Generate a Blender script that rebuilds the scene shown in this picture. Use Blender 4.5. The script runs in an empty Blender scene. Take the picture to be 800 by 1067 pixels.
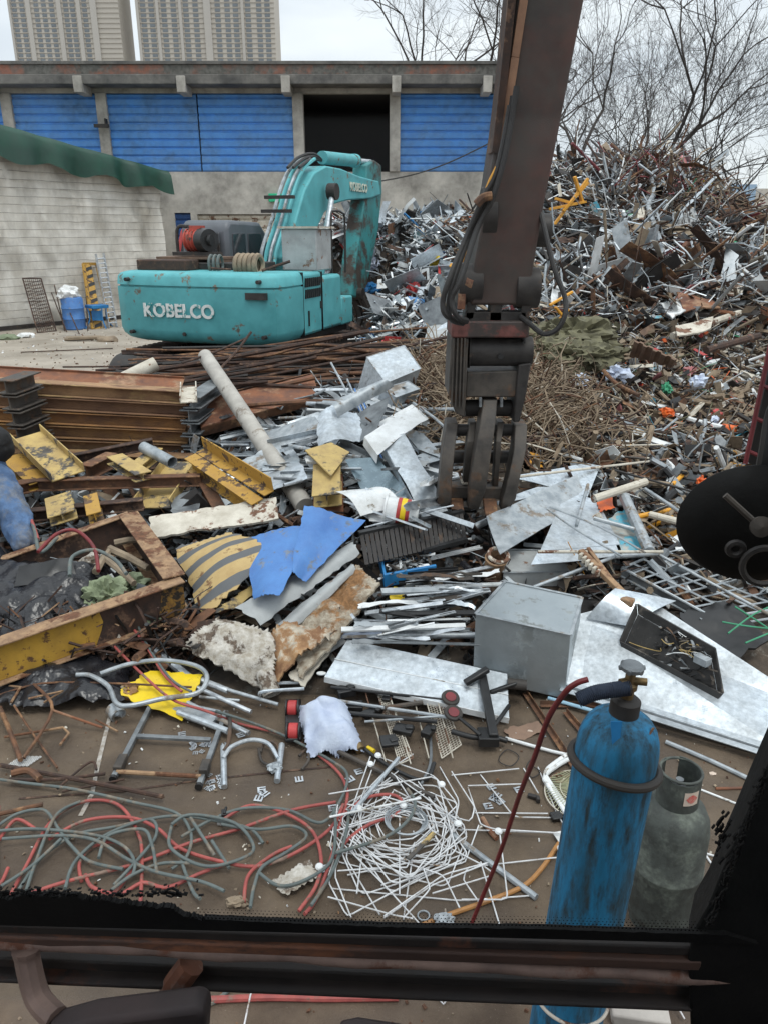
import bpy, bmesh, math, random
from mathutils import Vector as V, Matrix, noise
R = math.radians
random.seed(7)
rnd = random.Random(11)
COL = bpy.context.scene.collection
PITCH = R(20.1); F = 801.0; CX, CY, H = 400.0, 533.5, 2.9
cP, sP = math.cos(PITCH), math.sin(PITCH)
UP = V((0, 0, 1))

def ray(px, py):
    u = (px - CX) / F; v = (CY - py) / F
    return V((u, cP + v * sP, -sP + v * cP))
def pt(px, py, Y):
    d = ray(px, py); s = Y / d.y
    return V((d.x * s, Y, H + d.z * s))
def gp(px, py, z=0.0):
    d = ray(px, py); s = (z - H) / d.z
    return V((d.x * s, d.y * s, z))
def lerp_tab(tab, y):
    if y <= tab[0][0]: return tab[0][1]
    for (a, za), (b, zb) in zip(tab, tab[1:]):
        if y <= b:
            k = (y - a) / (b - a); return za + (zb - za) * k
    return tab[-1][1]
T_LEFT = [(4.15, 0), (4.6, .1), (5, .22), (6, .38), (7, .46), (8, .52), (9, .75), (10, .95), (11, .9), (12, .3), (12.8, 0), (50, 0)]
T_MID = [(4.2, 0), (4.5, .08), (4.9, .22), (5.3, .38), (6, .53), (6.8, .7), (8, .86), (9.5, 1.02), (10.5, 1.05), (11.5, 1.0), (13, .9), (14, 1.2), (16, 1.65), (20, 2.75), (22, 2.95), (23.5, 2.6), (26, 0), (50, 0)]
T_RIGHT = [(4.3, 0), (4.7, .1), (5, .2), (6, .42), (7, .6), (9, .86), (12, 1.5), (16, 2.85), (20, 4.05), (21, 4.1), (23, 3.3), (27, 0), (50, 0)]
def smooth(a, b, x):
    t = max(0.0, min(1.0, (x - a) / (b - a))); return t * t * (3 - 2 * t)
def hf(x, y):
    l = lerp_tab(T_LEFT, y); m = lerp_tab(T_MID, y); r = lerp_tab(T_RIGHT, y)
    if y < 11.5:
        kl = smooth(-1.4, -.4, x)
        l *= 1 - smooth(3.6, 5.4, -x) if y > 8.6 else 1
    else:
        # the excavator stands in a clear lane; only the middle heap rises beyond it
        k_ = smooth(19.6, 20.8, y); e0 = -1.2 + .17 * (y - 12); kl = smooth(e0, e0 + .9, x) * (1 - k_) + smooth(-2.8, -1.2, x) * k_
    z = l + (m - l) * kl
    if y > 12:
        z2 = z * (1 - smooth(2.2, 4.2, x) * (1 - .55)) if x < 4.3 else z * .55
        kr = smooth(2.6, 4.6, x) if y > 14 else smooth(1.4, 3.2, x)
        z = z2 + (r - z2) * kr
        fall = smooth(6.9, 8.1, x) * smooth(14, 18, y)
        z *= 1 - fall * .74; z *= 1 - .6 * smooth(10.5, 13, x)
    else:
        kr = smooth(.6, 2.2, x)
        z = z + (r - z) * kr
    if z > .05:
        z += .06 * min(1, z) * noise.noise(V((x * .9, y * .9, 3.1)))
    return z
def on(px, py, dz=0.0):
    d = ray(px, py); s = 2.2; step = .05
    while s < 60:
        p = V((d.x * s, d.y * s, H + d.z * s))
        if p.z <= hf(p.x, p.y) + dz:
            lo, hi = s - step, s
            for _ in range(12):
                m = (lo + hi) / 2
                q = V((d.x * m, d.y * m, H + d.z * m))
                if q.z <= hf(q.x, q.y) + dz: hi = m
                else: lo = m
            return V((d.x * hi, d.y * hi, H + d.z * hi))
        s += step
    return p

def inpoly(x, y, P):
    c = False
    for (x1, y1), (x2, y2) in zip(P, P[1:] + P[:1]):
        if (y1 > y) != (y2 > y) and x < (x2 - x1) * (y - y1) / (y2 - y1) + x1: c = not c
    return c
CLEAR = []
# ------------------------------------------------------------ materials
def M(name, c1, c2=None, rough=.6, metal=0.0, scale=6.0, c3=None, c3a=.5, c3s=2.5, bump=.25, c3rough=None, spec=.5, detail=6, stretch=None, dist=.01, sharp=.06, alpha=None):
    m = bpy.data.materials.new(name); m.use_nodes = True
    nt = m.node_tree; N = nt.nodes; Lk = nt.links; N.clear()
    out = N.new('ShaderNodeOutputMaterial'); b = N.new('ShaderNodeBsdfPrincipled')
    Lk.new(b.outputs[0], out.inputs[0])
    tc = N.new('ShaderNodeTexCoord'); oi = N.new('ShaderNodeObjectInfo')
    ml = N.new('ShaderNodeMath'); ml.operation = 'MULTIPLY'; ml.inputs[1].default_value = 37.0
    Lk.new(oi.outputs['Random'], ml.inputs[0])
    mp = N.new('ShaderNodeMapping'); Lk.new(tc.outputs['Object'], mp.inputs[0]); Lk.new(ml.outputs[0], mp.inputs['Location'])
    if stretch: mp.inputs['Scale'].default_value = stretch
    n1 = N.new('ShaderNodeTexNoise'); n1.inputs['Scale'].default_value = scale; n1.inputs['Detail'].default_value = detail; n1.inputs['Roughness'].default_value = .65
    Lk.new(mp.outputs[0], n1.inputs[0])
    c2 = c2 or tuple(x * .6 for x in c1)
    cr = N.new('ShaderNodeValToRGB'); cr.color_ramp.elements[0].position = .36; cr.color_ramp.elements[1].position = .64
    cr.color_ramp.elements[0].color = (*c2, 1); cr.color_ramp.elements[1].color = (*c1, 1)
    Lk.new(n1.outputs[0], cr.inputs[0]); col = cr.outputs[0]
    rr = N.new('ShaderNodeMapRange'); rr.inputs['To Min'].default_value = max(.05, rough - .12); rr.inputs['To Max'].default_value = min(1, rough + .12)
    rr.inputs['From Min'].default_value = .3; rr.inputs['From Max'].default_value = .7
    Lk.new(n1.outputs[0], rr.inputs[0]); rg = rr.outputs[0]; mt = None
    if c3:
        n2 = N.new('ShaderNodeTexNoise'); n2.inputs['Scale'].default_value = c3s; n2.inputs['Detail'].default_value = 9; n2.inputs['Roughness'].default_value = .7
        Lk.new(mp.outputs[0], n2.inputs[0])
        r2 = N.new('ShaderNodeMapRange'); th = .5 + (.5 - c3a) * .42
        r2.inputs['From Min'].default_value = th - sharp / 2; r2.inputs['From Max'].default_value = th + sharp / 2
        Lk.new(n2.outputs[0], r2.inputs[0])
        n3 = N.new('ShaderNodeTexNoise'); n3.inputs['Scale'].default_value = scale * 2.3; n3.inputs['Detail'].default_value = 5
        Lk.new(mp.outputs[0], n3.inputs[0])
        cr3 = N.new('ShaderNodeValToRGB'); cr3.color_ramp.elements[0].position = .35; cr3.color_ramp.elements[1].position = .65
        cr3.color_ramp.elements[0].color = (*[x * .55 for x in c3], 1); cr3.color_ramp.elements[1].color = (*c3, 1)
        Lk.new(n3.outputs[0], cr3.inputs[0])
        mx = N.new('ShaderNodeMix'); mx.data_type = 'RGBA'
        Lk.new(r2.outputs[0], mx.inputs[0]); Lk.new(col, mx.inputs[6]); Lk.new(cr3.outputs[0], mx.inputs[7]); col = mx.outputs[2]
        mr = N.new('ShaderNodeMix'); Lk.new(r2.outputs[0], mr.inputs[0]); Lk.new(rg, mr.inputs[2]); mr.inputs[3].default_value = .85 if c3rough is None else c3rough
        rg = mr.outputs[0]
        if metal > 0:
            mm = N.new('ShaderNodeMix'); Lk.new(r2.outputs[0], mm.inputs[0]); mm.inputs[2].default_value = metal; mm.inputs[3].default_value = 0.0
            mt = mm.outputs[0]
    Lk.new(col, b.inputs['Base Color']); Lk.new(rg, b.inputs['Roughness'])
    if mt: Lk.new(mt, b.inputs['Metallic'])
    else: b.inputs['Metallic'].default_value = metal
    b.inputs['Specular IOR Level'].default_value = spec
    if bump:
        bp = N.new('ShaderNodeBump'); bp.inputs['Strength'].default_value = bump; bp.inputs['Distance'].default_value = dist
        Lk.new(n1.outputs[0], bp.inputs['Height']); Lk.new(bp.outputs[0], b.inputs['Normal'])
    if alpha is not None: b.inputs['Alpha'].default_value = alpha
    m['c'] = 1
    return m
RUST = (.16, .065, .028); RUST2 = (.07, .032, .018)
m = {}
m['rust'] = M('rusty steel', (.17, .08, .042), (.065, .035, .022), .85, 0, 9, c3=(.28, .15, .075), c3a=.35, c3s=5, bump=.5)
m['rust_red'] = M('red rusty plate', (.24, .095, .045), (.11, .048, .03), .8, 0, 5, c3=(.34, .2, .12), c3a=.35, c3s=3, bump=.3)
m['rust_dark'] = M('dark rusty bar', (.075, .04, .028), (.03, .019, .015), .85, 0, 12, c3=(.17, .1, .065), c3a=.32, c3s=6)
m['rust_tan'] = M('tan scale on steel', (.36, .23, .13), (.2, .12, .07), .85, 0, 14, c3=(.16, .07, .035), c3a=.42, c3s=5, bump=.5)
m['steel_dk'] = M('dark greasy steel', (.05, .045, .042), (.025, .022, .021), .6, .3, 10, c3=(.10, .065, .045), c3a=.22, c3s=4, bump=.3)
m['steel_gr'] = M('scraped dark grey iron', (.10, .085, .072), (.045, .04, .036), .6, .3, 7, c3=(.13, .08, .052), c3a=.3, c3s=4, bump=.45)
m['stick'] = M('oily brown excavator paint', (.066, .055, .048), (.034, .029, .026), .6, .05, 3, c3=(.12, .05, .04), c3a=.2, c3s=1.1, bump=.2, sharp=.25)
m['galv'] = M('galvanised sheet', (.68, .74, .79), (.48, .53, .57), .34, .85, 22, c3=(.34, .36, .37), c3a=.38, c3s=1.6, c3rough=.55, bump=.12, detail=3, sharp=.3)  # dark patches: stains plus painted contrast of uneven reflections
m['galv2'] = M('dull galvanised steel', (.46, .49, .51), (.26, .29, .31), .5, .6, 9, c3=(.26, .22, .18), c3a=.3, c3s=4, bump=.2)
m['galv_dk'] = M('grey metal', (.26, .28, .29), (.13, .14, .15), .5, .5, 8, bump=.25)
m['alu'] = M('aluminium', (.7, .73, .75), (.42, .45, .48), .38, .8, 14, bump=.15)
m['white'] = M('white paint', (.78, .80, .81), (.55, .56, .55), .5, 0, 5, c3=(.3, .26, .2), c3a=.22, c3s=7, bump=.1)
m['white_wire'] = M('white coated wire', (.72, .73, .74), (.5, .5, .5), .5, 0, 12, c3=(.3, .2, .12), c3a=.2, c3s=9)
m['cream'] = M('peeling cream paint', (.6, .56, .48), (.42, .38, .31), .75, 0, 7, c3=(.2, .1, .06), c3a=.36, c3s=4, bump=.5, sharp=.03)
m['yellow'] = M('chipped yellow paint', (.50, .29, .045), (.36, .2, .04), .6, 0, 6, c3=(.13, .08, .05), c3a=.4, c3s=6, bump=.4, sharp=.04)
m['yellow_pale'] = M('dusty yellow paint', (.52, .38, .14), (.36, .25, .1), .7, 0, 6, c3=(.11, .1, .09), c3a=.38, c3s=4, bump=.4)
m['yellow_b'] = M('bright yellow sheet', (.80, .58, .01), (.62, .43, .01), .45, 0, 5, c3=(.3, .22, .05), c3a=.18, c3s=9, bump=.15)
m['yellow_f'] = M('orange yellow tube', (.75, .36, .03), (.55, .25, .03), .5, 0, 6, c3=(.3, .18, .1), c3a=.2, c3s=9)
m['blue'] = M('blue painted sheet', (.085, .23, .53), (.055, .16, .42), .5, 0, 4, c3=(.2, .24, .3), c3a=.24, c3s=7, bump=.4, dist=.03)
m['blue_pl'] = M('blue plastic', (.02, .2, .46), (.015, .13, .33), .4, 0, 5, bump=.1)
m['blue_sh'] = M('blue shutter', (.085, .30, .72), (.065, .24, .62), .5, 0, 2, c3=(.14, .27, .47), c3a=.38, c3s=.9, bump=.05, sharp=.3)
m['teal'] = M('worn teal paint', (.10, .40, .43), (.07, .31, .335), .6, 0, 2.6, c3=(.20, .18, .14), c3a=.23, c3s=3.4, bump=.1, sharp=.03)
m['teal_pl'] = M('teal painted sheet', (.08, .42, .55), (.06, .3, .42), .5, 0, 4, c3=(.45, .44, .4), c3a=.5, c3s=3)
m['grey_sheet'] = M('dull grey painted sheet', (.42, .44, .44), (.3, .31, .31), .55, .1, 4, c3=(.24, .13, .08), c3a=.22, c3s=5, bump=.2)
m['dirty_foam'] = M('dirty insulation', (.5, .45, .36), (.2, .15, .1), .95, 0, 16, c3=(.33, .17, .07), c3a=.36, c3s=3, bump=1.0, dist=.02)
m['dirty_white'] = M('dirty white felt', (.58, .55, .5), (.34, .3, .24), .95, 0, 20, c3=(.15, .11, .08), c3a=.36, c3s=7, bump=.9, dist=.02)
m['rust_rag'] = M('rust stained felt', (.45, .27, .13), (.2, .1, .05), .95, 0, 8, c3=(.55, .48, .38), c3a=.4, c3s=4, bump=.9, dist=.02)
m['black'] = M('black plastic', (.018, .018, .019), (.01, .01, .01), .4, 0, 6, bump=.15)
m['bag'] = M('black plastic film', (.022, .022, .025), (.013, .013, .016), .3, 0, 3.5, bump=.7, dist=.05, detail=4)
m['bag_w'] = M('pale blue white plastic film', (.56, .62, .73), (.42, .48, .62), .4, 0, 6, bump=.6, dist=.03)
m['green_rag'] = M('faded green cloth', (.22, .26, .17), (.13, .16, .1), .9, 0, 8, bump=.5)
m['olive'] = M('olive woven sack', (.17, .16, .095), (.085, .08, .05), .9, 0, 8, bump=.5)
m['tarp_g'] = M('dark green tarpaulin', (.010, .062, .040), (.006, .038, .025), .55, 0, 2, bump=.3)
m['tarp_w'] = M('weathered white tarpaulin', (.76, .735, .68), (.6, .575, .52), .75, 0, 1.6, c3=(.52, .48, .41), c3a=.35, c3s=1.1, bump=.35, sharp=.3, stretch=(1, 1, .45))
m['rope'] = M('dark rope', (.30, .28, .25), (.18, .165, .15), .9)
m['wood'] = M('weathered timber', (.30, .235, .165), (.17, .13, .09), .85, 0, 6, stretch=(1, 1, 1), bump=.5)
m['wood_dk'] = M('old brown board', (.2, .13, .09), (.11, .07, .05), .85, 0, 6, bump=.5)
m['twig'] = M('dry stalks', (.29, .22, .15), (.15, .11, .075), .9, 0, 8)
m['red'] = M('faded red plastic', (.5, .05, .05), (.3, .03, .03), .5)
m['red_dk'] = M('dark red steel', (.22, .035, .04), (.11, .02, .025), .6)
m['pink'] = M('dusty pink plastic', (.5, .2, .2), (.35, .14, .14), .6)
m['orange'] = M('orange plastic', (.75, .14, .02), (.5, .09, .02), .45)
m['green'] = M('green plastic', (.05, .3, .16), (.03, .2, .1), .5)
m['hose_red'] = M('red rubber hose', (.40, .095, .08), (.26, .055, .05), .65, 0, 14, c3=(.26, .18, .14), c3a=.36, c3s=8, bump=.1)
m['hose_gr'] = M('grey green rubber hose', (.125, .15, .145), (.08, .10, .097), .65, 0, 14, c3=(.22, .19, .15), c3a=.36, c3s=8, bump=.1)
m['hose_bk'] = M('black rubber hose', (.03, .028, .027), (.017, .016, .016), .6, 0, 14)
m['hose_wine'] = M('dark red rubber hose', (.2, .022, .024), (.12, .015, .016), .5, 0, 14)
m['hose_or'] = M('ochre rubber hose', (.42, .2, .06), (.3, .14, .045), .5, 0, 14)
m['concrete'] = M('concrete', (.54, .51, .46), (.42, .40, .36), .9, 0, 2.0, c3=(.2, .185, .165), c3a=.35, c3s=.7, bump=.3, sharp=.3)
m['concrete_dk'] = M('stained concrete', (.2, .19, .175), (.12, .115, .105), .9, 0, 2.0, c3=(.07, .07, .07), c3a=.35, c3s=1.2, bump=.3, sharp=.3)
m['brick'] = M('weathered brick', (.32, .12, .075), (.16, .09, .07), .9, 0, 3.5, c3=(.15, .145, .13), c3a=.62, c3s=.9, bump=.3, sharp=.15)
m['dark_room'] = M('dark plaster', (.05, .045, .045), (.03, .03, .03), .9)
m['glass_dk'] = M('dark glass', (.03, .035, .04), (.02, .02, .025), .12, 0, 2, bump=0)
m['oxy'] = M('worn blue cylinder paint', (.012, .21, .42), (.012, .11, .2), .6, 0, 16, c3=(.03, .06, .075), c3a=.40, c3s=30, bump=.3, stretch=(1, 1, .22), sharp=.2)
m['lpg'] = M('grimy grey green paint', (.07, .08, .072), (.04, .044, .04), .7, 0, 22, c3=(.15, .17, .145), c3a=.36, c3s=5, bump=.35, sharp=.12)
m['rubber'] = M('rubber', (.05, .042, .036), (.03, .026, .023), .7)
m['brass'] = M('tarnished brass', (.3, .2, .09), (.16, .12, .07), .45, .7)
m['pipe_gr'] = M('dusty grey pipe', (.44, .42, .38), (.32, .3, .27), .8, 0, 5, c3=(.24, .2, .16), c3a=.25, c3s=4)
m['cardboard'] = M('ribbed brown board', (.26, .17, .12), (.17, .11, .08), .85)
m['denim'] = M('faded blue denim', (.10, .18, .33), (.05, .095, .19), .9, 0, 9, c3=(.2, .21, .23), c3a=.35, c3s=6, bump=.9, dist=.03, sharp=.2, stretch=(1, 1, .6))
m['jacket'] = M('black jacket cloth', (.018, .018, .02), (.01, .01, .011), .85)
m['skin'] = M('skin', (.42, .24, .16), (.36, .2, .13), .55)
m['hair'] = M('black hair', (.012, .01, .01), (.008, .007, .007), .5)
m['bark'] = M('dark bark', (.055, .045, .04), (.03, .026, .024), .95)
m['motor_red'] = M('red machine paint', (.5, .075, .05), (.3, .05, .035), .5, 0, 4, c3=(.1, .06, .05), c3a=.3, c3s=4)
m['tower_a'] = M('haze muted beige tile', (.45, .42, .375), (.42, .39, .35), .85, 0, .05, bump=0)  # tower tile colours muted to stand in for distance haze
m['tower_b'] = M('haze muted grey tile', (.42, .40, .37), (.39, .37, .345), .85, 0, .05, bump=0)
m['tower_w'] = M('haze muted window', (.16, .18, .2), (.13, .15, .17), .3, 0, .05, bump=0)  # window tone carries the distance haze in its colour
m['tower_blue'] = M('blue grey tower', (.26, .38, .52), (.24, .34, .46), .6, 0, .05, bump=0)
m['fence'] = M('pale grey corrugated steel', (.42, .47, .48), (.36, .4, .41), .6, .1, 1.5, bump=.1)
m['cab_blk'] = M('black window frit', (.008, .0075, .007), (.005, .005, .005), .7, 0, 20, spec=.2)
m['cab_br'] = M('brown rusty cab frame', (.30, .205, .165), (.17, .115, .095), .65, 0, 16, c3=(.2, .08, .045), c3a=.3, c3s=7, bump=.2)
m['cab_dk'] = M('grimy dark cab frame', (.035, .026, .022), (.017, .014, .013), .7, 0, 14, c3=(.12, .05, .03), c3a=.28, c3s=5, bump=.2)
m['pedal'] = M('scuffed grey pad', (.07, .05, .048), (.035, .028, .028), .7, 0, 9)
m['paper'] = M('printed sticker', (.6, .5, .42), (.5, .4, .32), .6)
m['bright_g'] = M('green sign', (.02, .5, .25), (.02, .4, .2), .5)

# ------------------------------------------------------------ geometry
def frame(d, up=UP):
    d = d.normalized()
    if abs(d.dot(up)) > .985: up = V((0, 1, 0)) if abs(d.y) < .9 else V((1, 0, 0))
    s = d.cross(up).normalized(); u = s.cross(d).normalized()
    return d, s, u
class G:
    def __init__(s): s.v = []; s.f = []; s.m = []
    def add(s, vs, fs, mi=0):
        b = len(s.v); s.v.extend([(a[0], a[1], a[2]) for a in vs]); s.f.extend([[i + b for i in f] for f in fs]); s.m.extend([mi] * len(fs)); return s
    def box(s, c, size, rot=None, mi=0):
        c = V(c); x, y, z = [k / 2 for k in size]
        P = [V((a * x, b * y, d * z)) for d in (-1, 1) for b in (-1, 1) for a in (-1, 1)]
        if rot is not None: P = [rot @ p for p in P]
        return s.add([c + p for p in P], [(0, 2, 3, 1), (4, 5, 7, 6), (0, 1, 5, 4), (2, 6, 7, 3), (0, 4, 6, 2), (1, 3, 7, 5)], mi)
    def bb(s, x0, y0, z0, x1, y1, z1, mi=0): return s.box(((x0 + x1) / 2, (y0 + y1) / 2, (z0 + z1) / 2), (abs(x1 - x0), abs(y1 - y0), abs(z1 - z0)), None, mi)
    def seg(s, p0, p1, w, h, up=UP, mi=0): return s.prism([(-w / 2, -h / 2), (w / 2, -h / 2), (w / 2, h / 2), (-w / 2, h / 2)], p0, p1, up, mi)
    def prism(s, prof, p0, p1, up=UP, mi=0):
        p0, p1 = V(p0), V(p1); d, sd, u = frame(p1 - p0, up); n = len(prof)
        vs = [p0 + sd * a + u * b for a, b in prof] + [p1 + sd * a + u * b for a, b in prof]
        fs = [(i, (i + 1) % n, n + (i + 1) % n, n + i) for i in range(n)] + [tuple(range(n - 1, -1, -1)), tuple(range(n, 2 * n))]
        return s.add(vs, fs, mi)
    def tube(s, pts, r, n=8, mi=0, closed=False):
        pts = [V(p) for p in pts]; k = len(pts); rs = r if isinstance(r, (list, tuple)) else [r] * k
        vs = []; fs = []; pu = None
        for i, p in enumerate(pts):
            if closed: d = pts[(i + 1) % k] - pts[i - 1]
            else: d = pts[min(i + 1, k - 1)] - pts[max(i - 1, 0)]
            if d.length < 1e-9: d = V((0, 0, 1))
            d.normalize()
            if pu is None: _, sd, pu = frame(d)
            u = pu - d * pu.dot(d)
            if u.length < 1e-6: _, sd, u = frame(d)
            u.normalize(); sd = d.cross(u); pu = u
            for j in range(n):
                a = 2 * math.pi * j / n; vs.append(p + (sd * math.cos(a) + u * math.sin(a)) * rs[i])
        for i in range(k if closed else k - 1):
            i2 = (i + 1) % k
            for j in range(n): fs.append((i * n + j, i * n + (j + 1) % n, i2 * n + (j + 1) % n, i2 * n + j))
        if not closed: fs.append(tuple(range(n - 1, -1, -1))); fs.append(tuple(range((k - 1) * n, k * n)))
        return s.add(vs, fs, mi)
    def pipe(s, p0, p1, r, t=.004, n=16, mi=0):
        d, sd, u = frame(V(p1) - V(p0)); vs = []; fs = []
        for p, rr in ((p0, r), (p1, r), (p1, r - t), (p0, r - t)):
            for j in range(n):
                a = 2 * math.pi * j / n; vs.append(V(p) + (sd * math.cos(a) + u * math.sin(a)) * rr)
        for k in range(4):
            for j in range(n): fs.append((k * n + j, ((k + 1) % 4) * n + j, ((k + 1) % 4) * n + (j + 1) % n, k * n + (j + 1) % n))
        return s.add(vs, fs, mi)
    def lathe(s, prof, o, axis=UP, n=32, mi=0, sx=1.0):
        d, sd, u = frame(V(axis)); o = V(o); vs = []; fs = []; k = len(prof)
        for r, z in prof:
            for j in range(n):
                a = 2 * math.pi * j / n; vs.append(o + d * z + (sd * math.cos(a) * sx + u * math.sin(a)) * r)
        for i in range(k - 1):
            for j in range(n): fs.append((i * n + j, i * n + (j + 1) % n, (i + 1) * n + (j + 1) % n, (i + 1) * n + j))
        if prof[0][0] > 1e-5: fs.append(tuple(range(n - 1, -1, -1)))
        if prof[-1][0] > 1e-5: fs.append(tuple(range((k - 1) * n, k * n)))
        return s.add(vs, fs, mi)
    def torus(s, o, axis, Rr, r, n=36, m_=8, mi=0, sx=1.0):
        d, sd, u = frame(V(axis))
        return s.tube([V(o) + (sd * math.cos(2 * math.pi * j / n) * sx + u * math.sin(2 * math.pi * j / n)) * Rr for j in range(n)], r, m_, mi, True)
    def plate(s, pts, ext, mi=0):
        pts = [V(p) for p in pts]; e = V(ext); n = len(pts)
        return s.add(pts + [p + e for p in pts], [(i, (i + 1) % n, n + (i + 1) % n, n + i) for i in range(n)] + [tuple(range(n - 1, -1, -1)), tuple(range(n, 2 * n))], mi)
    def sheet(s, c, nx=12, ny=8, t=.003, amp=.0, fr=2.0, seed=0, jag=0.0, bend=None, mi=0, sharpness=0):
        a, b, cc, d = [V(p) for p in c]; nn = (b - a).cross(d - a).normalized()
        if nn.z < 0: nn = -nn
        top = []; rr = random.Random(seed); off = V((seed * 3.7, seed * 1.3, seed * 2.1))
        for j in range(ny + 1):
            for i in range(nx + 1):
                u, w = i / nx, j / ny
                p = (a * (1 - u) + b * u) * (1 - w) + (d * (1 - u) + cc * u) * w
                if jag and (i in (0, nx) or j in (0, ny)):
                    e = (b - a).normalized() * rr.uniform(-jag, jag) if i in (0, nx) else (d - a).normalized() * rr.uniform(-jag, jag)
                    p = p + e
                h = amp * noise.noise(p * fr + off) + amp * .4 * noise.noise(p * fr * 2.7 + off)
                if sharpness: h += sharpness * abs(noise.noise(p * fr * 1.5 + off * 2))
                if bend: h += bend(u, w)
                top.append(p + nn * h)
        n = nx + 1; N_ = n * (ny + 1); vs = [p + nn * t for p in top] + top; fs = []
        for j in range(ny):
            for i in range(nx):
                q = (j * n + i, j * n + i + 1, (j + 1) * n + i + 1, (j + 1) * n + i)
                fs.append(q); fs.append(tuple(N_ + k for k in reversed(q)))
        bd = [i for i in range(nx)] + [nx + j * n for j in range(ny)] + [ny * n + i for i in range(nx, 0, -1)] + [j * n for j in range(ny, 0, -1)]
        for k in range(len(bd)):
            p, q = bd[k], bd[(k + 1) % len(bd)]; fs.append((p, N_ + p, N_ + q, q))
        return s.add(vs, fs, mi)
    def lump(s, c, size, seed=0, sub=3, amp=.35, fr=2.2, rot=0, ridge=.25, mi=0, flat=True):
        bm = bmesh.new(); bmesh.ops.create_icosphere(bm, subdivisions=sub, radius=1)
        off = V((seed * 1.7, seed * 2.9, seed * .7)); Rz = Matrix.Rotation(rot, 3, 'Z'); c = V(c); vs = []
        for v in bm.verts:
            p = v.co.copy(); k = 1 + amp * noise.noise(p * fr + off) - ridge * abs(noise.noise(p * fr * 2.2 + off)) - ridge * .5 * abs(noise.noise(p * fr * 5 + off))
            p = p * k
            if flat and p.z < -.5: p.z = -.5
            vs.append(c + Rz @ V((p.x * size[0], p.y * size[1], p.z * size[2])))
        bm.verts.ensure_lookup_table(); fs = [[q.index for q in f.verts] for f in bm.faces]; bm.free()
        return s.add(vs, fs, mi)
def Ip(w, h, t): a, b, c = w / 2, h / 2, t / 2; return [(-a, -b), (a, -b), (a, -b + t), (c, -b + t), (c, b - t), (a, b - t), (a, b), (-a, b), (-a, b - t), (-c, b - t), (-c, -b + t), (-a, -b + t)]
def Up(w, h, t): a = w / 2; return [(-a, 0), (a, 0), (a, h), (a - t, h), (a - t, t), (-a + t, t), (-a + t, h), (-a, h)]
def Lp(w, h, t): return [(0, 0), (w, 0), (w, t), (t, t), (t, h), (0, h)]
def smooth_path(pts, k=6, closed=False):
    pts = [V(p) for p in pts]; n = len(pts); out = []
    for i in range(n if closed else n - 1):
        if closed: p = [pts[(i + j) % n] for j in (-1, 0, 1, 2)]
        else: p = [pts[max(0, i - 1)], pts[i], pts[i + 1], pts[min(n - 1, i + 2)]]
        for q in range(k):
            t = q / k
            out.append(.5 * ((2 * p[1]) + (p[2] - p[0]) * t + (2 * p[0] - 5 * p[1] + 4 * p[2] - p[3]) * t * t + (-p[0] + 3 * p[1] - 3 * p[2] + p[3]) * t ** 3))
    if not closed: out.append(pts[-1])
    return out

def wloc(o):
    p = V((0, 0, 0))
    while o: p += o.location; o = o.parent
    return p
def tag(o, label=None, cat=None, group=None, kind=None):
    if label: o['label'] = label
    if cat: o['category'] = cat
    if group: o['group'] = group
    if kind: o['kind'] = kind
    return o
def thing(name, loc, label, cat, group=None):
    o = bpy.data.objects.new(name, None); COL.objects.link(o); o.location = V(loc); o.empty_display_size = .1
    return tag(o, label, cat, group)
def build(g, name, mt, parent=None, label=None, cat=None, group=None, kind=None, bevel=0, ang=35, origin=None):
    mts = mt if isinstance(mt, (list, tuple)) else [mt]
    if parent is not None: o0 = wloc(parent)
    elif origin is not None: o0 = V(origin)
    else:
        xs = [v[0] for v in g.v]; ys = [v[1] for v in g.v]; zs = [v[2] for v in g.v]
        o0 = V(((min(xs) + max(xs)) / 2, (min(ys) + max(ys)) / 2, min(zs)))
    me = bpy.data.meshes.new(name)
    me.from_pydata([(v[0] - o0.x, v[1] - o0.y, v[2] - o0.z) for v in g.v], [], g.f)
    for q in mts: me.materials.append(m[q] if isinstance(q, str) else q)
    if len(mts) > 1: me.polygons.foreach_set('material_index', g.m)
    me.validate()
    bm = bmesh.new(); bm.from_mesh(me)
    if len(g.f) < 30000: bmesh.ops.recalc_face_normals(bm, faces=bm.faces)
    bm.to_mesh(me); bm.free()
    if ang:
        me.polygons.foreach_set('use_smooth', [True] * len(me.polygons)); me.set_sharp_from_angle(angle=R(ang))
    o = bpy.data.objects.new(name, me); COL.objects.link(o)
    if parent is not None: o.parent = parent
    else: o.location = o0
    if bevel:
        b = o.modifiers.new('Bevel', 'BEVEL'); b.width = bevel; b.segments = 2; b.limit_method = 'ANGLE'; b.angle_limit = R(40)
    return tag(o, label, cat, group, kind)
def dup(root, loc=None, rot=None, label=None, group=None):
    def cp(o, par):
        c = o.copy(); COL.objects.link(c); c.parent = par
        for ch in list(o.children): cp(ch, c)
        return c
    r = cp(root, None)
    if loc is not None: r.location = loc
    if rot is not None: r.rotation_euler = rot
    if label: r['label'] = label
    if group: r['group'] = group
    return r

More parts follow.
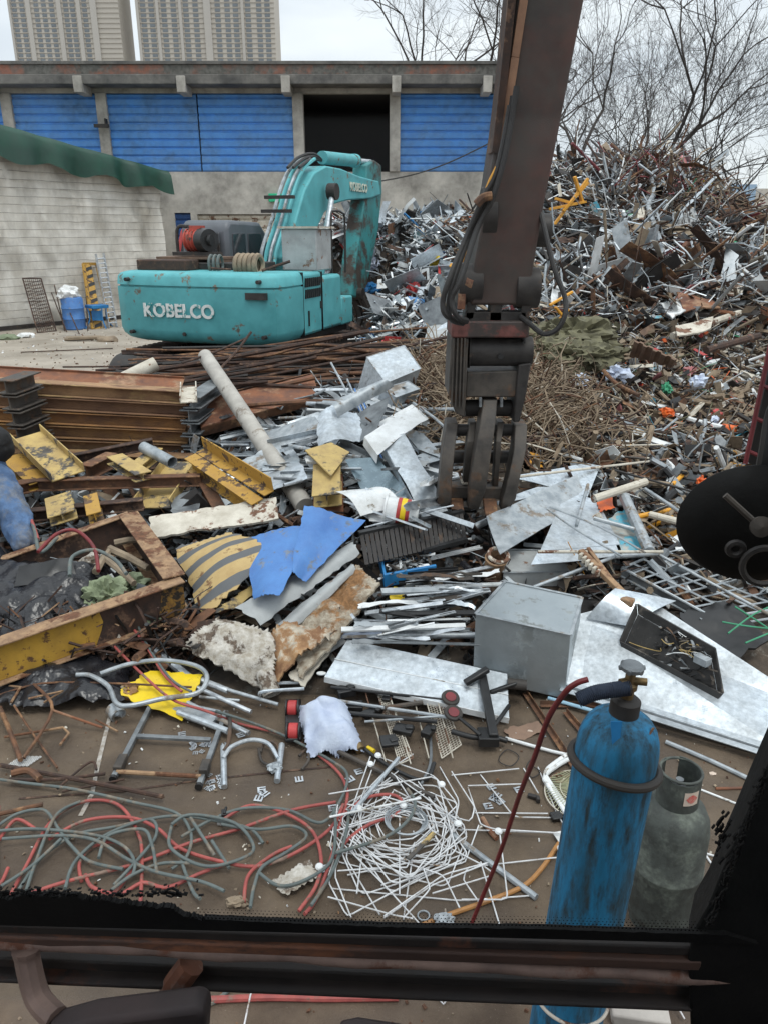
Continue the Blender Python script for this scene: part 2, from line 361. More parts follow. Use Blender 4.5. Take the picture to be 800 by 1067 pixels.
def text(s, name, p0, xdir, updir, size, mt, parent=None, ext=.006, label=None):
    cu = bpy.data.curves.new(name, 'FONT'); cu.body = s; cu.size = size; cu.extrude = ext; cu.align_x = 'CENTER'; cu.align_y = 'CENTER'
    try: cu.offset = size * .03
    except Exception: pass
    tmp = bpy.data.objects.new('tmp', cu); COL.objects.link(tmp)
    bpy.context.view_layer.update()
    me = bpy.data.meshes.new_from_object(tmp.evaluated_get(bpy.context.evaluated_depsgraph_get()))
    bpy.data.objects.remove(tmp)
    x = V(xdir).normalized(); z = x.cross(V(updir)).normalized(); y = z.cross(x)
    Mx = Matrix((x, y, z)).transposed().to_4x4(); p = V(p0)
    if parent is not None: p = p - wloc(parent)
    Mx.translation = p; me.transform(Mx); me.materials.clear(); me.materials.append(m[mt] if isinstance(mt, str) else mt)
    o = bpy.data.objects.new(name, me); COL.objects.link(o); o.parent = parent
    if label: o['label'] = label
    return o
# ------------------------------------------------------------ camera, light, sky
sc = bpy.context.scene
cam = bpy.data.cameras.new('camera'); co = bpy.data.objects.new('camera', cam); COL.objects.link(co); sc.camera = co
co.location = (0, 0, H); co.rotation_euler = (R(90) - PITCH, 0, 0)
cam.sensor_fit = 'VERTICAL'; cam.sensor_height = 36; cam.lens = 36 * F / 1067; cam.clip_start = .02; cam.clip_end = 3000
SUN_EL, SUN_PHI = R(69), R(35); SUN_AZ = math.pi - SUN_PHI
sun = bpy.data.lights.new('sun', 'SUN'); sun.energy = 1.45; sun.angle = R(22); sun.color = (1, .965, .92)
so = bpy.data.objects.new('sun', sun); COL.objects.link(so); so.location = (0, 0, 30)
so.rotation_euler = (R(90) - SUN_EL, 0, SUN_PHI)   # veiled sun, high behind the camera
w = bpy.data.worlds.new('World'); sc.world = w; w.use_nodes = True
nt = w.node_tree; N = nt.nodes; Lk = nt.links; N.clear()
bg = N.new('ShaderNodeBackground'); bg.inputs[1].default_value = .1
wo = N.new('ShaderNodeOutputWorld'); Lk.new(bg.outputs[0], wo.inputs[0])
sky = N.new('ShaderNodeTexSky'); sky.sky_type = 'NISHITA'; sky.sun_disc = False; sky.sun_elevation = SUN_EL; sky.sun_rotation = SUN_AZ
tc = N.new('ShaderNodeTexCoord'); mp = N.new('ShaderNodeMapping'); mp.inputs['Scale'].default_value = (1, 1, 3.2)
Lk.new(tc.outputs['Generated'], mp.inputs[0])
n1 = N.new('ShaderNodeTexNoise'); n1.inputs['Scale'].default_value = 2.6; n1.inputs['Detail'].default_value = 7; n1.inputs['Roughness'].default_value = .5
Lk.new(mp.outputs[0], n1.inputs[0])
cr = N.new('ShaderNodeValToRGB'); e = cr.color_ramp.elements; e[0].position = .32; e[0].color = (5.1, 5.5, 6.1, 1); e[1].position = .68; e[1].color = (7.7, 7.9, 8.1, 1)
Lk.new(n1.outputs[0], cr.inputs[0])
spz = N.new('ShaderNodeSeparateXYZ'); Lk.new(tc.outputs['Generated'], spz.inputs[0])      # overcast sky: brighter overhead than at the horizon
gz = N.new('ShaderNodeMapRange'); gz.inputs['From Min'].default_value = -.1; gz.inputs['From Max'].default_value = 1.0; gz.inputs['To Min'].default_value = .98; gz.inputs['To Max'].default_value = 2.0; Lk.new(spz.outputs['Z'], gz.inputs[0])
mg = N.new('ShaderNodeVectorMath'); mg.operation = 'SCALE'; Lk.new(cr.outputs[0], mg.inputs[0]); Lk.new(gz.outputs[0], mg.inputs['Scale'])
mx = N.new('ShaderNodeMix'); mx.data_type = 'RGBA'; mx.inputs[0].default_value = .9
Lk.new(sky.outputs[0], mx.inputs[6]); Lk.new(mg.outputs[0], mx.inputs[7]); Lk.new(mx.outputs[2], bg.inputs[0])
sc.view_settings.view_transform = 'Standard'; sc.view_settings.look = 'None'; sc.view_settings.exposure = .27; sc.view_settings.gamma = 1
sc.cycles.max_bounces = 6; sc.cycles.transparent_max_bounces = 12; sc.cycles.use_denoising = True

# ------------------------------------------------------------ ground
def ground_mat():
    q = bpy.data.materials.new('yard ground'); q.use_nodes = True; nt = q.node_tree; N = nt.nodes; Lk = nt.links
    b = N['Principled BSDF']; tc = N.new('ShaderNodeTexCoord')
    def nz(s, d=8, r=.6):
        n = N.new('ShaderNodeTexNoise'); n.inputs['Scale'].default_value = s; n.inputs['Detail'].default_value = d; n.inputs['Roughness'].default_value = r
        Lk.new(tc.outputs['Object'], n.inputs[0]); return n.outputs[0]
    def ramp(f, a, ca, bb, cb):
        c = N.new('ShaderNodeValToRGB'); c.color_ramp.elements[0].position = a; c.color_ramp.elements[1].position = bb
        c.color_ramp.elements[0].color = (*ca, 1); c.color_ramp.elements[1].color = (*cb, 1); Lk.new(f, c.inputs[0]); return c.outputs[0]
    def mix(f, a, c):
        x = N.new('ShaderNodeMix'); x.data_type = 'RGBA'; Lk.new(f, x.inputs[0]); Lk.new(a, x.inputs[6]); Lk.new(c, x.inputs[7]); return x.outputs[2]
    near = ramp(nz(3.0), .35, (.085, .06, .04), .65, (.165, .122, .083))
    speck = ramp(nz(90, 4, .8), .64, (0, 0, 0), .70, (1, 1, 1))
    rgb = N.new('ShaderNodeRGB'); rgb.outputs[0].default_value = (.36, .31, .24, 1)
    near = mix(speck, near, rgb.outputs[0])
    dark = ramp(nz(1.1), .46, (0, 0, 0), .62, (1, 1, 1)); rgb2 = N.new('ShaderNodeRGB'); rgb2.outputs[0].default_value = (.085, .062, .045, 1)
    mm = N.new('ShaderNodeMath'); mm.operation = 'MULTIPLY'; mm.inputs[1].default_value = .8; Lk.new(dark, mm.inputs[0])
    near = mix(mm.outputs[0], near, rgb2.outputs[0])
    far = ramp(nz(.8), .35, (.27, .235, .19), .65, (.40, .355, .295))
    sp = N.new('ShaderNodeSeparateXYZ'); Lk.new(tc.outputs['Object'], sp.inputs[0])
    mr = N.new('ShaderNodeMapRange'); mr.inputs['From Min'].default_value = 9; mr.inputs['From Max'].default_value = 12; Lk.new(sp.outputs['Y'], mr.inputs[0])
    Lk.new(mix(mr.outputs[0], near, far), b.inputs['Base Color'])
    Lk.new(ramp(nz(1.1), .42, (.92,) * 3, .62, (.42,) * 3), b.inputs['Roughness'])
    bp = N.new('ShaderNodeBump'); bp.inputs['Strength'].default_value = .9; bp.inputs['Distance'].default_value = .03; Lk.new(nz(9, 12, .75), bp.inputs['Height']); Lk.new(bp.outputs[0], b.inputs['Normal'])
    return q
m['ground'] = ground_mat()
g = G(); g.add([(-1500, -1500, 0), (1500, -1500, 0), (1500, 1500, 0), (-1500, 1500, 0)], [(0, 1, 2, 3)])
build(g, 'ground', 'ground', kind='structure', origin=(0, 0, 0), ang=0)
# old white line worn into the yard
g = G()
p = [gp(116, 742, .004), gp(104, 790, .004), gp(96, 828, .004), gp(84, 850, .004)]
for a, b in zip(p, p[1:]):
    s = V((.012, 0, 0)); g.add([a - s, a + s, b + s, b - s], [(0, 1, 2, 3)])
build(g, 'ground_marking', M('worn white line', (.42, .4, .37), (.22, .18, .14), .9, 0, 20, bump=0), kind='structure', ang=0)
g = G(); p = [gp(20, 832, .004), gp(130, 824, .004), gp(215, 812, .004), gp(300, 803, .004), gp(345, 799, .004)]
for a, b in zip(p, p[1:]):
    s = V((0, .007, 0)); g.add([a - s, b - s, b + s, a + s], [(0, 1, 2, 3)])
build(g, 'ground_joint', 'rust_dark', kind='structure', ang=0)

# ------------------------------------------------------------ industrial building
BY = 32.0
def bx(px): return pt(px, 200, BY).x
def bz(py): return pt(400, py, BY).z
bld = thing('industrial_building', (bx(260), BY + 6, 0), 'long two storey workshop with blue roller panels under a brick parapet', 'building')
XL, XR = bx(-150), bx(532); zt = bz(68); zs0, zs1 = bz(179), bz(97); zl = bz(236)
g = G()
ox0, ox1 = bx(318), bx(406)
lows = [(bx(180), bx(197), zl + .5), (bx(204), bx(286), zl + .45), (bx(336), bx(373), zl + .3), (bx(433), bx(482), zl)]
g.bb(XL, BY, zl + .6, XR, BY + .3, zs0)                         # middle wall band
xs = XL
for a, b, z in lows:
    g.bb(xs, BY, 0, a, BY + .3, zl + .6); g.bb(a, BY, z, b, BY + .3, zl + .6); xs = b
g.bb(xs, BY, 0, XR, BY + .3, zl + .6)
g.bb(XL, BY, zs1, XR, BY + .3, zt - .5)
g.bb(XR - .3, BY + .3, 0, XR, BY + 12, zt - .5); g.bb(XL, BY + .3, 0, XL + .3, BY + 12, zt - .5); g.bb(XL, BY + 12, 0, XR, BY + 12.3, zt - .5)
build(g, 'wall', 'concrete', bld)
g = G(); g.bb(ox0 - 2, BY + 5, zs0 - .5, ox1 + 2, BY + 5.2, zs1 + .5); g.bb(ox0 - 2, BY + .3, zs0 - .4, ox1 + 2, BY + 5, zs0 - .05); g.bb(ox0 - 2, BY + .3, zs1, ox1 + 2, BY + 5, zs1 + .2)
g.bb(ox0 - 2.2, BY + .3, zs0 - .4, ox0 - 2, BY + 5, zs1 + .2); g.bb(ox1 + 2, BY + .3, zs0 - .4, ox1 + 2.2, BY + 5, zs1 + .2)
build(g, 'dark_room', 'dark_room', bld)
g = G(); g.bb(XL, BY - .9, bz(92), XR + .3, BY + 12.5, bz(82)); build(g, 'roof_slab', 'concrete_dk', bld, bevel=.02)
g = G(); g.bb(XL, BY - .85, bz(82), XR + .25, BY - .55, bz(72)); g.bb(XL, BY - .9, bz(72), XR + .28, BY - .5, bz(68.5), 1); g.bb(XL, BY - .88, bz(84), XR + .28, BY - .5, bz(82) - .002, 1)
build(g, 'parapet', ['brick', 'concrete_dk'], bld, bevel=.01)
for px in (10, 104, 204, 305, 412, 500):
    g = G(); x = bx(px); g.bb(x - .16, BY - 1.0, bz(93) - .25, x + .16, BY, bz(84)); build(g, 'beam_end', 'concrete', bld, bevel=.02)
for px in (21, 116.5, 313.5, 411, 524):
    g = G(); x = bx(px); g.bb(x - .2, BY - .08, zs0, x + .2, BY + .3, zs1); build(g, 'column', 'concrete', bld, bevel=.02)
def shutter(x0, x1, z0, z1, y, mt, name='shutter', pitch=.28):
    prof = []; z = z0; pts = []
    while z < z1 - .01:
        e = min(z + pitch, z1); pts += [(0, z), (-.055, z + .05), (-.065, e - .06), (0, e - .015)]; z = e
    g = G(); n = len(pts); vs = [(x0, y + a, z) for a, z in pts] + [(x1, y + a, z) for a, z in pts]
    g.add(vs, [(i, n + i, n + i + 1, i + 1) for i in range(n - 1)]); g.bb(x0, y + .02, z0, x1, y + .05, z1)
    return build(g, name, mt, bld, ang=20)
for a, b in ((-60, 19), (23, 113), (120, 211.5), (213, 310), (415, 522)):
    shutter(bx(a), bx(b), zs0, zs1, BY + .1, 'blue_sh')
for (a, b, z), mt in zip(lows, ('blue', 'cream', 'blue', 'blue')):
    shutter(a, b, 0, z, BY + .16, mt if mt != 'blue' else M('dark blue door', (.03, .1, .3), (.02, .07, .2), .6), 'door', .3)  # blue doors get a plain darker blue
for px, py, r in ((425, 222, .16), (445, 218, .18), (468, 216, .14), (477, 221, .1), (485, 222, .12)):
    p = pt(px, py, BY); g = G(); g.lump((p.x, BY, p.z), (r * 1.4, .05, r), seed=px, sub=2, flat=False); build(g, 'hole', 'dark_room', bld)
g = G(); p0, p1 = pt(412, 186, BY - .6), pt(512, 148, BY - .6)
g.tube(smooth_path([pt(320, 200, BY - .5), p0, (p0 + p1) / 2 + V((0, 0, -.15)), p1], 5), .025, 5); build(g, 'sagging_cable', 'black', None, 'dark cable sagging across the workshop front towards the arm', 'cable')
g = G(); p = pt(287, 206, BY - .1); g.box(p, (.5, .15, .3)); build(g, 'wall_sign', 'bright_g', None, 'small green box sign on the workshop wall', 'sign', bevel=.02)
g = G(); p = pt(106, 131, BY - .3); g.box(p, (.55, .1, .12)); g.box(p + V((.15, .15, .1)), (.06, .3, .3)); build(g, 'wall_bracket', 'steel_dk', None, 'small dark bracket on the blue panels above the shed', 'bracket', bevel=.01)

# ------------------------------------------------------------ apartment towers, far away
def tower(pxl, pxr, Yt, label, cols, side, depth):
    x0, x1 = pt(pxl, 60, Yt).x, pt(pxr, 60, Yt).x; Wd = x1 - x0
    o = thing('apartment_tower', ((x0 + x1) / 2, Yt, 0), label, 'building', 'apartment towers behind the workshop')
    ztop = 210
    g = G(); g.bb(x0, Yt, 0, x1, Yt + depth, ztop); build(g, 'wall', 'tower_a', o)
    for a, b in side:
        g = G(); g.bb(x0 + a * Wd, Yt - 1.6, 0, x0 + b * Wd, Yt - .02, ztop + 2); build(g, 'pier', 'tower_b', o)
    win = G(); win.bb(-1, -.25, 0, 1, .1, 1.7)
    first = None; n = 0; rest = G()
    z0 = 112; rows = 19
    for r_ in range(rows):
        for c, wc in cols:
            x = x0 + c * Wd; z = z0 + r_ * 3.05
            if n < 96:
                if first is None:
                    g = G(); g.bb(x - wc, Yt - .3, z, x + wc, Yt + .05, z + 1.75); first = build(g, 'window', 'tower_w', o); fx, fz, fw = x, z, wc
                else:
                    d = first.copy(); COL.objects.link(d); d.parent = o; d.location = (x - fx, 0, z - fz)
                n += 1
            else: rest.bb(x - wc, Yt - .3, z, x + wc, Yt + .05, z + 1.75)
    if rest.v: build(rest, 'upper_windows', 'tower_w', o, kind='stuff')
    g = G()
    for r_ in range(rows): g.bb(x0 - .3, Yt - .45, z0 + r_ * 3.05 - .7, x1 + .3, Yt - .05, z0 + r_ * 3.05 - .35)
    build(g, 'floor_band', 'tower_a', o)
tower(17, 129, 620, 'beige apartment tower behind the workshop at the left edge', [(c, 1.6) for c in (.05, .12, .25, .32, .39, .52, .58, .69)], [(.0, .02), (.16, .2), (.44, .48), (.62, .655), (.745, .8)], 30)
tower(147, 288, 620, 'wider beige and grey apartment tower in the middle', [(c, 1.8) for c in (.05, .11, .2, .27, .36, .43, .59, .66, .72, .81, .89, .95)], [(.0, .02), (.145, .165), (.31, .33), (.49, .54), (.76, .78)], 30)
o = thing('glass_tower', pt(768, 230, 500), 'hazy blue tower beyond the trees at the right edge', 'building')
a, b = pt(758, 200, 500), pt(787, 200, 500)
g = G(); g.bb(a.x, 500, 0, b.x, 520, pt(770, 192, 500).z); build(g, 'facade', 'tower_blue', o)
g = G(); g.bb(b.x, 505, 0, b.x + 12, 520, pt(770, 196, 500).z); build(g, 'side_wing', 'tower_a', o)
o = thing('glass_tower', pt(690, 230, 560), 'faint blue tower seen through the bare branches', 'building')
a, b = pt(640, 200, 560), pt(690, 200, 560); g = G(); g.bb(a.x, 560, 0, b.x, 590, pt(690, 168, 560).z); build(g, 'facade', 'tower_blue', o)
# ------------------------------------------------------------ corrugated fence at the right
fn = thing('corrugated_fence', pt(800, 290, 22), 'pale grey corrugated steel fence behind the heap at right', 'fence')
g = G(); x0, x1 = pt(735, 280, 24).x, pt(735, 280, 24).x + 14; zt_ = pt(770, 234, 24).z; n = 160
vs = [];
for i in range(n):
    x = x0 + (x1 - x0) * i / (n - 1); y = 24 + (.03 if i % 4 in (0, 1) else -.03)
    vs += [(x, y, 0), (x, y, zt_)]
g.add(vs, [(2 * i, 2 * i + 2, 2 * i + 3, 2 * i + 1) for i in range(n - 1)]); build(g, 'steel_sheet', 'fence', fn, ang=0)
g = G(); z = pt(780, 264, 23.9).z; g.bb(x0, 23.88, z - .05, x1, 23.96, z + .05); g.bb(x0, 23.88, .6, x1, 23.96, .7); build(g, 'rail', 'galv_dk', fn)
for x in (x0 + .1, x0 + 3, x0 + 6, x0 + 9): 
    g = G(); g.bb(x - .05, 23.8, 0, x + .05, 23.88, zt_ + .05); build(g, 'post', 'galv_dk', fn)

# ------------------------------------------------------------ tarpaulin covered shed at the left
A0 = gp(0, 345); B0 = gp(178, 327); dirv = (B0 - A0).normalized()
A = A0 - dirv * 5; nrm = V((dirv.y, -dirv.x, 0)).normalized()          # towards the yard
if nrm.y > 0: nrm = -nrm
def shed_z(p):   # top height along the wall
    k = (p - A0).length * (1 if (p - A0).dot(dirv) > 0 else -1) / (B0 - A0).length
    za, zb = pt(0, 122, A0.y).z, pt(178, 178, B0.y).z
    return za + (zb - za) * k
shed = thing('tarpaulin_shed', (A0 + B0) / 2 - nrm * 3, 'shed wrapped in weathered white tarpaulin with a dark green top cover', 'shed')
L_ = (B0 - A).length
nx, ny = 110, 44; vs = []; fs = []
for j in range(ny + 1):
    for i in range(nx + 1):
        p = A + dirv * (L_ * i / nx); zt2 = shed_z(p); w_ = j / ny; z = .12 + (zt2 - .12) * w_
        q = V((i / nx * L_, z, 0)); d = .14 * noise.noise(q * .9) + .09 * noise.noise(V((q.x * 2.4 + q.y, q.y * 1.1, 2))) + .035 * (1 - abs(noise.noise(V((q.x * 1.6 + q.y * .8, q.y * .5, 7))) * 2)) + .02 * noise.noise(q * 5)
        d += .006 * abs(math.sin(z / .235 * math.pi)); d *= 1 - .8 * w_ ** 5
        r_ = p + nrm * (.02 + d); vs.append((r_.x, r_.y, z))
for j in range(ny):
    for i in range(nx): a = j * (nx + 1) + i; fs.append((a, a + 1, a + nx + 2, a + nx + 1))
g = G(); g.add(vs, fs)
pb = B0 - nrm * 7                                     # end wall of the shed
g.add([B0 + UP * .1, pb + UP * .1, pb + UP * shed_z(B0), B0 + UP * shed_z(B0)], [(0, 1, 2, 3)])
build(g, 'tarpaulin_wall', 'tarp_w', shed, ang=180)
k = 0; z = .35
while z < 5.3:
    g = G(); pp = []
    for i in range(60):
        p = A + dirv * (L_ * i / 59)
        if z > shed_z(p) - .3: break
        pp.append(p + nrm * (.115 + .03 * noise.noise(V((i * .3, z * 3, 0)))) + UP * (z + .02 * noise.noise(V((i * .4, z * 5, 1)))))
    if len(pp) > 2: g.tube(pp, .008, 5); build(g, 'rope', 'rope', shed)
    z += .235
g = G(); nx = 150; rows = [(-3, .5), (-.4, .12), (0, .02), (.1, -.15), (.13, -.4), (.16, -.75)]; vs = []; fs = []
for j, (off, dz) in enumerate(rows):
    for i in range(nx + 1):
        p = A + dirv * ((L_ + .25) * i / nx); s_ = i / nx * L_
        fold = (.22 * math.sin(s_ * 4.4 + noise.noise(V((s_ * .7, 0, 0))) * 4) + .05 * math.sin(s_ * 8.3)) * (j / 5 if j > 1 else 0)
        sc_ = 1 + (.3 * abs(math.sin(s_ * 1.7 + .6)) + .15 * noise.noise(V((s_ * 1.9, 4, 0)))) * (1 if j > 3 else 0)
        taper = 1.25 - .5 * (i / nx)
        z = shed_z(p) + (dz * sc_ * taper if dz < 0 else dz)
        q = p + nrm * (off + fold * .55 + (.27 if j > 1 else 0)); vs.append((q.x, q.y, z))
for j in range(len(rows) - 1):
    for i in range(nx): a = j * (nx + 1) + i; fs.append((a, a + 1, a + nx + 2, a + nx + 1))
g.add(vs, fs); build(g, 'top_cover', 'tarp_g', shed, ang=180)
g = G(); p = A + nrm * .1; q = B0 + nrm * .1; g.seg(V((p.x, p.y, .08)), V((q.x, q.y, .08)), .1, .12); build(g, 'base_beam', 'steel_dk', shed)

# things leaning on the shed, in the yard corner
def wallp(px, py): return gp(px, py, .01)
def leaning(px, py, pxt, pyt, off=.25):       # ground foot and the point above it leaning on the wall
    f = gp(px, py, .005); 
    d = ray(pxt, pyt); q0 = A0 + nrm * off; s = (q0 - V((0, 0, H))).dot(nrm) / d.dot(nrm); return f, V((d.x * s, d.y * s, H + d.z * s))
o = thing('mesh_panel', gp(50, 345), 'rusty steel mesh panel leaning against the white shed', 'mesh panel')
f0, t0 = leaning(40, 347, 24, 290); f1, t1 = leaning(59, 345, 43, 290)
g = G(); [g.tube([a, b], .022, 6) for a, b in ((f0, t0), (f1, t1), (t0, t1), (f0, f1))]; build(g, 'frame', 'rust_dark', o)
g = G()
for k in range(1, 9): g.tube([f0.lerp(f1, k / 9), t0.lerp(t1, k / 9)], .008, 4)
for k in range(1, 16): g.tube([f0.lerp(t0, k / 16), f1.lerp(t1, k / 16)], .008, 4)
for k in range(0, 15): g.tube([f0.lerp(t0, k / 16), f1.lerp(t1, (k + 1.5) / 16)], .008, 4)
build(g, 'mesh', 'rust_dark', o)
o = thing('blue_drum', gp(78, 342), 'blue plastic drum in the yard corner with rusty rods leaning on it', 'drum')
g = G(); c = gp(79, 343); c.z = 0
g.lathe([(.3, 0), (.33, .04), (.33, .3), (.345, .33), (.33, .36), (.33, .62), (.345, .65), (.33, .68), (.33, .92), (.29, .98), (.27, .98)], c, n=24); build(g, 'barrel', 'blue', o)
g = G(); g.lump(c + V((-.05, -.05, 1.08)), (.36, .34, .26), 5, 3, ridge=.35); build(g, 'plastic_sack', 'white', None, 'crumpled white sack resting on top of the blue drum', 'sack')
o = thing('striped_barrier', gp(107, 340), 'yellow barrier board with black diagonal stripes leaning on the shed', 'barrier')
f0, t0 = leaning(97, 343, 87, 275, .2); f1, t1 = leaning(115, 341, 101, 275, .2)
g = G(); [g.seg(a, b, .09, .05, nrm) for a, b in ((f0, t0), (f1, t1))]; g.seg(t0, t1, .09, .05, nrm); build(g, 'frame', 'yellow', o)
a_, b_ = f0.lerp(f1, .12), f0.lerp(f1, .55); c_, d_ = t0.lerp(t1, .12), t0.lerp(t1, .55)
g = G(); g.plate([a_, b_, d_, c_], nrm * .02); build(g, 'board', 'yellow', o)
g = G()
for k in range(8):
    u0, u1 = (k + .1) / 8, (k + .5) / 8; g.plate([a_.lerp(c_, u0) + nrm * .025, b_.lerp(d_, u0 + .03) + nrm * .025, b_.lerp(d_, u1 + .03) + nrm * .025, a_.lerp(c_, u1) + nrm * .025], nrm * .006)
build(g, 'stripe', 'black', o)
o = thing('ladder', gp(118, 340), 'white aluminium ladder leaning against the shed beside the excavator', 'ladder')
f0, t0 = leaning(114, 342, 100, 265, .2); f1, t1 = leaning(122, 341, 108, 264, .2)
for a, b in ((f0, t0), (f1, t1)):
    g = G(); g.seg(a, b, .04, .07, nrm); build(g, 'rail', 'alu', o)
first = None
for k in range(1, 15):
    g = G(); a, b = f0.lerp(t0, k / 15), f1.lerp(t1, k / 15); g.tube([a, b], .022, 6); build(g, 'rung', 'alu', o)
o = thing('plastic_stool', gp(104, 342), 'small blue stand on curved legs beside the ladder', 'stand')
c = gp(104, 342); c.z = 0
g = G(); g.lathe([(.36, .62), (.38, .64), (.38, .72), (.3, .72)], c, n=4); build(g, 'tray', 'blue_pl', o, bevel=.01)
for sx in (-1, 1):
    for sy in (-1, 1):
        g = G(); g.tube(smooth_path([c + V((sx * .22, sy * .2, .62)), c + V((sx * .2, sy * .18, .3)), c + V((sx * .32, sy * .3, .02))], 4), .02, 6); build(g, 'leg', 'blue_pl', o)
g = G(); g.box(c + V((0, -.1, .4)), (.3, .04, .3)); build(g, 'panel', 'blue_pl', o)
g = G(); g.box(gp(87, 352, .05), (.95, .5, .05), Matrix.Rotation(.25, 3, 'Z')); g.box(gp(87, 352, .1), (.8, .1, .05), Matrix.Rotation(.25, 3, 'Z')); build(g, 'wooden_board', 'wood', None, 'flat tan timber board lying on the yard by the drum', 'board', bevel=.005)
for k, (a, b, c, d) in enumerate(((70, 346, 54, 305), (83, 348, 62, 300), (68, 345, 57, 297), (92, 345, 90, 303))):
    f0, t0 = leaning(a, b, c, d, .4); g = G(); g.tube([f0, t0], .018, 6); build(g, 'steel_rod', 'rust_dark', None, 'thin rusty rod leaning between mesh panel and drum', 'rod', 'rods leaning in the yard corner')
for k, (px, py, s) in enumerate(((8, 352, .25), (28, 350, .2), (112, 354, .22))):
    g = G(); g.lump(gp(px, py, .04), (s * 1.6, s, .12), 40 + k, 2, ridge=.4); build(g, 'rag', ['green_rag', 'white', 'wood'][k], None, ['green rag lying on the yard at the left edge', 'pale scrap of cloth on the yard below the shed', 'small tan heap of rubbish beside the excavator'][k], 'litter')
g = G(); g.tube([gp(22, 367, .03), gp(118, 363, .03)], .015, 6); build(g, 'steel_rod', 'rust_dark', None, 'long dark rod lying alone on the open yard', 'rod')
# ------------------------------------------------------------ teal excavator
YAW = R(19); ff = V((math.sin(YAW), math.cos(YAW), 0)); rr_ = V((math.cos(YAW), -math.sin(YAW), 0))
O = V((-2.97, 12.46, .15))
def L(t, s, z): return O + ff * t + rr_ * s + UP * z
Rm = Matrix((rr_, ff, UP)).transposed()
def lbox(g, t0, t1, s0, s1, z0, z1, mi=0): g.box(L((t0 + t1) / 2, (s0 + s1) / 2, (z0 + z1) / 2), (abs(s1 - s0), abs(t1 - t0), abs(z1 - z0)), Rm, mi)
EX = thing('excavator', L(1.8, 0, -.15), 'worn teal excavator with lettering on its counterweight, parked behind the rusty bars', 'excavator')
def ring(ins):
    P = []
    for s, t in ((-1.62, 1.0), (-1.62, .45), (-1.54, .18), (-1.3, .03), (-.7, -.03), (0, -.05), (.6, -.03), (1.15, .02), (1.36, .12), (1.42, .35), (1.42, 1.0)):
        P.append((t + (ins if t < .9 else 0), s - math.copysign(ins, s) * (1 if abs(s) > .9 else abs(s))))
    return P
g = G(); zs = [(1.04, .2), (1.08, .09), (1.16, .025), (1.25, 0), (1.90, 0), (1.905, .03), (1.93, .03), (1.935, 0), (2.06, .015), (2.11, .05), (2.135, .12)]; vs = []; n = 11
for z, i in zs: vs += [L(t, s, z) for t, s in ring(i)]
fs = [(a * n + k, a * n + (k + 1) % n, (a + 1) * n + (k + 1) % n, (a + 1) * n + k) for a in range(len(zs) - 1) for k in range(n)] + [tuple(range(n - 1, -1, -1)), tuple(range((len(zs) - 1) * n, len(zs) * n))]
g.add(vs, fs); cw = build(g, 'counterweight', 'teal', EX, ang=40)
g = G(); lbox(g, -.035, .05, .92, 1.26, 1.76, 1.86); lbox(g, .25, .4, -1.45, -1.40, 1.7, 1.9); build(g, 'recess', 'steel_dk', cw)
text('KOBELCO', 'lettering', L(-.06, -.27, 1.55), rr_, UP, .285, M('worn white lettering', (.72, .74, .72), (.6, .62, .6), .6, 0, 8, c3=(.08, .4, .41), c3a=.36, c3s=9), cw, .005)
g = G(); lbox(g, .99, 1.0, -1.6, 1.425, 1.1, 2.12); lbox(g, 1.80, 1.808, .5, 1.41, 1.12, 2.1); build(g, 'panel_gap', 'black', EX)
g = G()
for s_, z_ in ((-1.2, 1.2), (1.2, 1.2), (-1.2, 2.02), (1.15, 2.02), (-.2, 1.2)): g.tube([L(-.06, s_, z_), L(.04, s_, z_)], .03, 10)
build(g, 'bolt_head', 'steel_dk', cw)
g = G(); lbox(g, 1.2, 1.22, 1.40, 1.425, 1.25, 1.5); lbox(g, 1.70, 1.73, 1.40, 1.43, 1.5, 1.62); build(g, 'door_hinge', 'steel_dk', EX)
g = G(); lbox(g, 1.0, 1.80, .5, 1.40, 1.1, 2.1); bodyp = build(g, 'side_door', 'teal', EX, bevel=.05)
g = G()
for k in range(8): g.seg(L(1.10 + k * .08, 1.405, 1.88), L(1.13 + k * .08, 1.405, 2.02), .02, .05, rr_)
for k in range(8): g.seg(L(1.10 + k * .08, 1.405, 1.70), L(1.13 + k * .08, 1.405, 1.84), .02, .05, rr_)
build(g, 'vent', 'black', bodyp)
g = G(); lbox(g, 1.81, 2.75, .55, 1.38, 1.1, 2.02); build(g, 'tank', 'teal', EX, bevel=.06)
g = G(); lbox(g, 2.75, 3.3, .75, 1.38, 1.1, 1.6); build(g, 'toolbox', 'teal', EX, bevel=.03)
g = G(); lbox(g, 1.0, 1.9, -1.40, -.5, 1.1, 2.0); build(g, 'left_door', 'teal', EX, bevel=.04)
g = G(); lbox(g, .9, 3.2, -1.3, 1.3, .98, 1.12); lbox(g, 1.0, 3.2, -.5, .5, 1.12, 1.95); lbox(g, .95, 1.8, -1.35, .55, 1.95, 2.25); build(g, 'deck', 'steel_dk', EX, bevel=.02)
g = G(); g.lathe([(.7, 0), (.7, .2), (.62, .2)], L(1.9, 0, .8), n=32); build(g, 'slew_ring', 'steel_dk', EX)
for s in (-1.1, 1.1):
    g = G(); pf = []
    for a in range(0, 13): th = math.pi / 2 + math.pi * a / 12; pf.append((-.15 + .42 * math.cos(th), .44 + .42 * math.sin(th)))
    for a in range(0, 13): th = -math.pi / 2 + math.pi * a / 12; pf.append((3.6 + .42 * math.cos(th), .44 + .42 * math.sin(th)))
    g.plate([L(t, s - .28, z) for t, z in pf], rr_ * .56); tr = build(g, 'track', 'steel_dk', EX)
    g = G()
    for k in range(26):
        for z in (0.01, .87): lbox(g, -.1 + k * .145, -.02 + k * .145, s - .3, s + .3, z - .02, z + .03)
    build(g, 'track_shoe', 'rust_dark', tr)
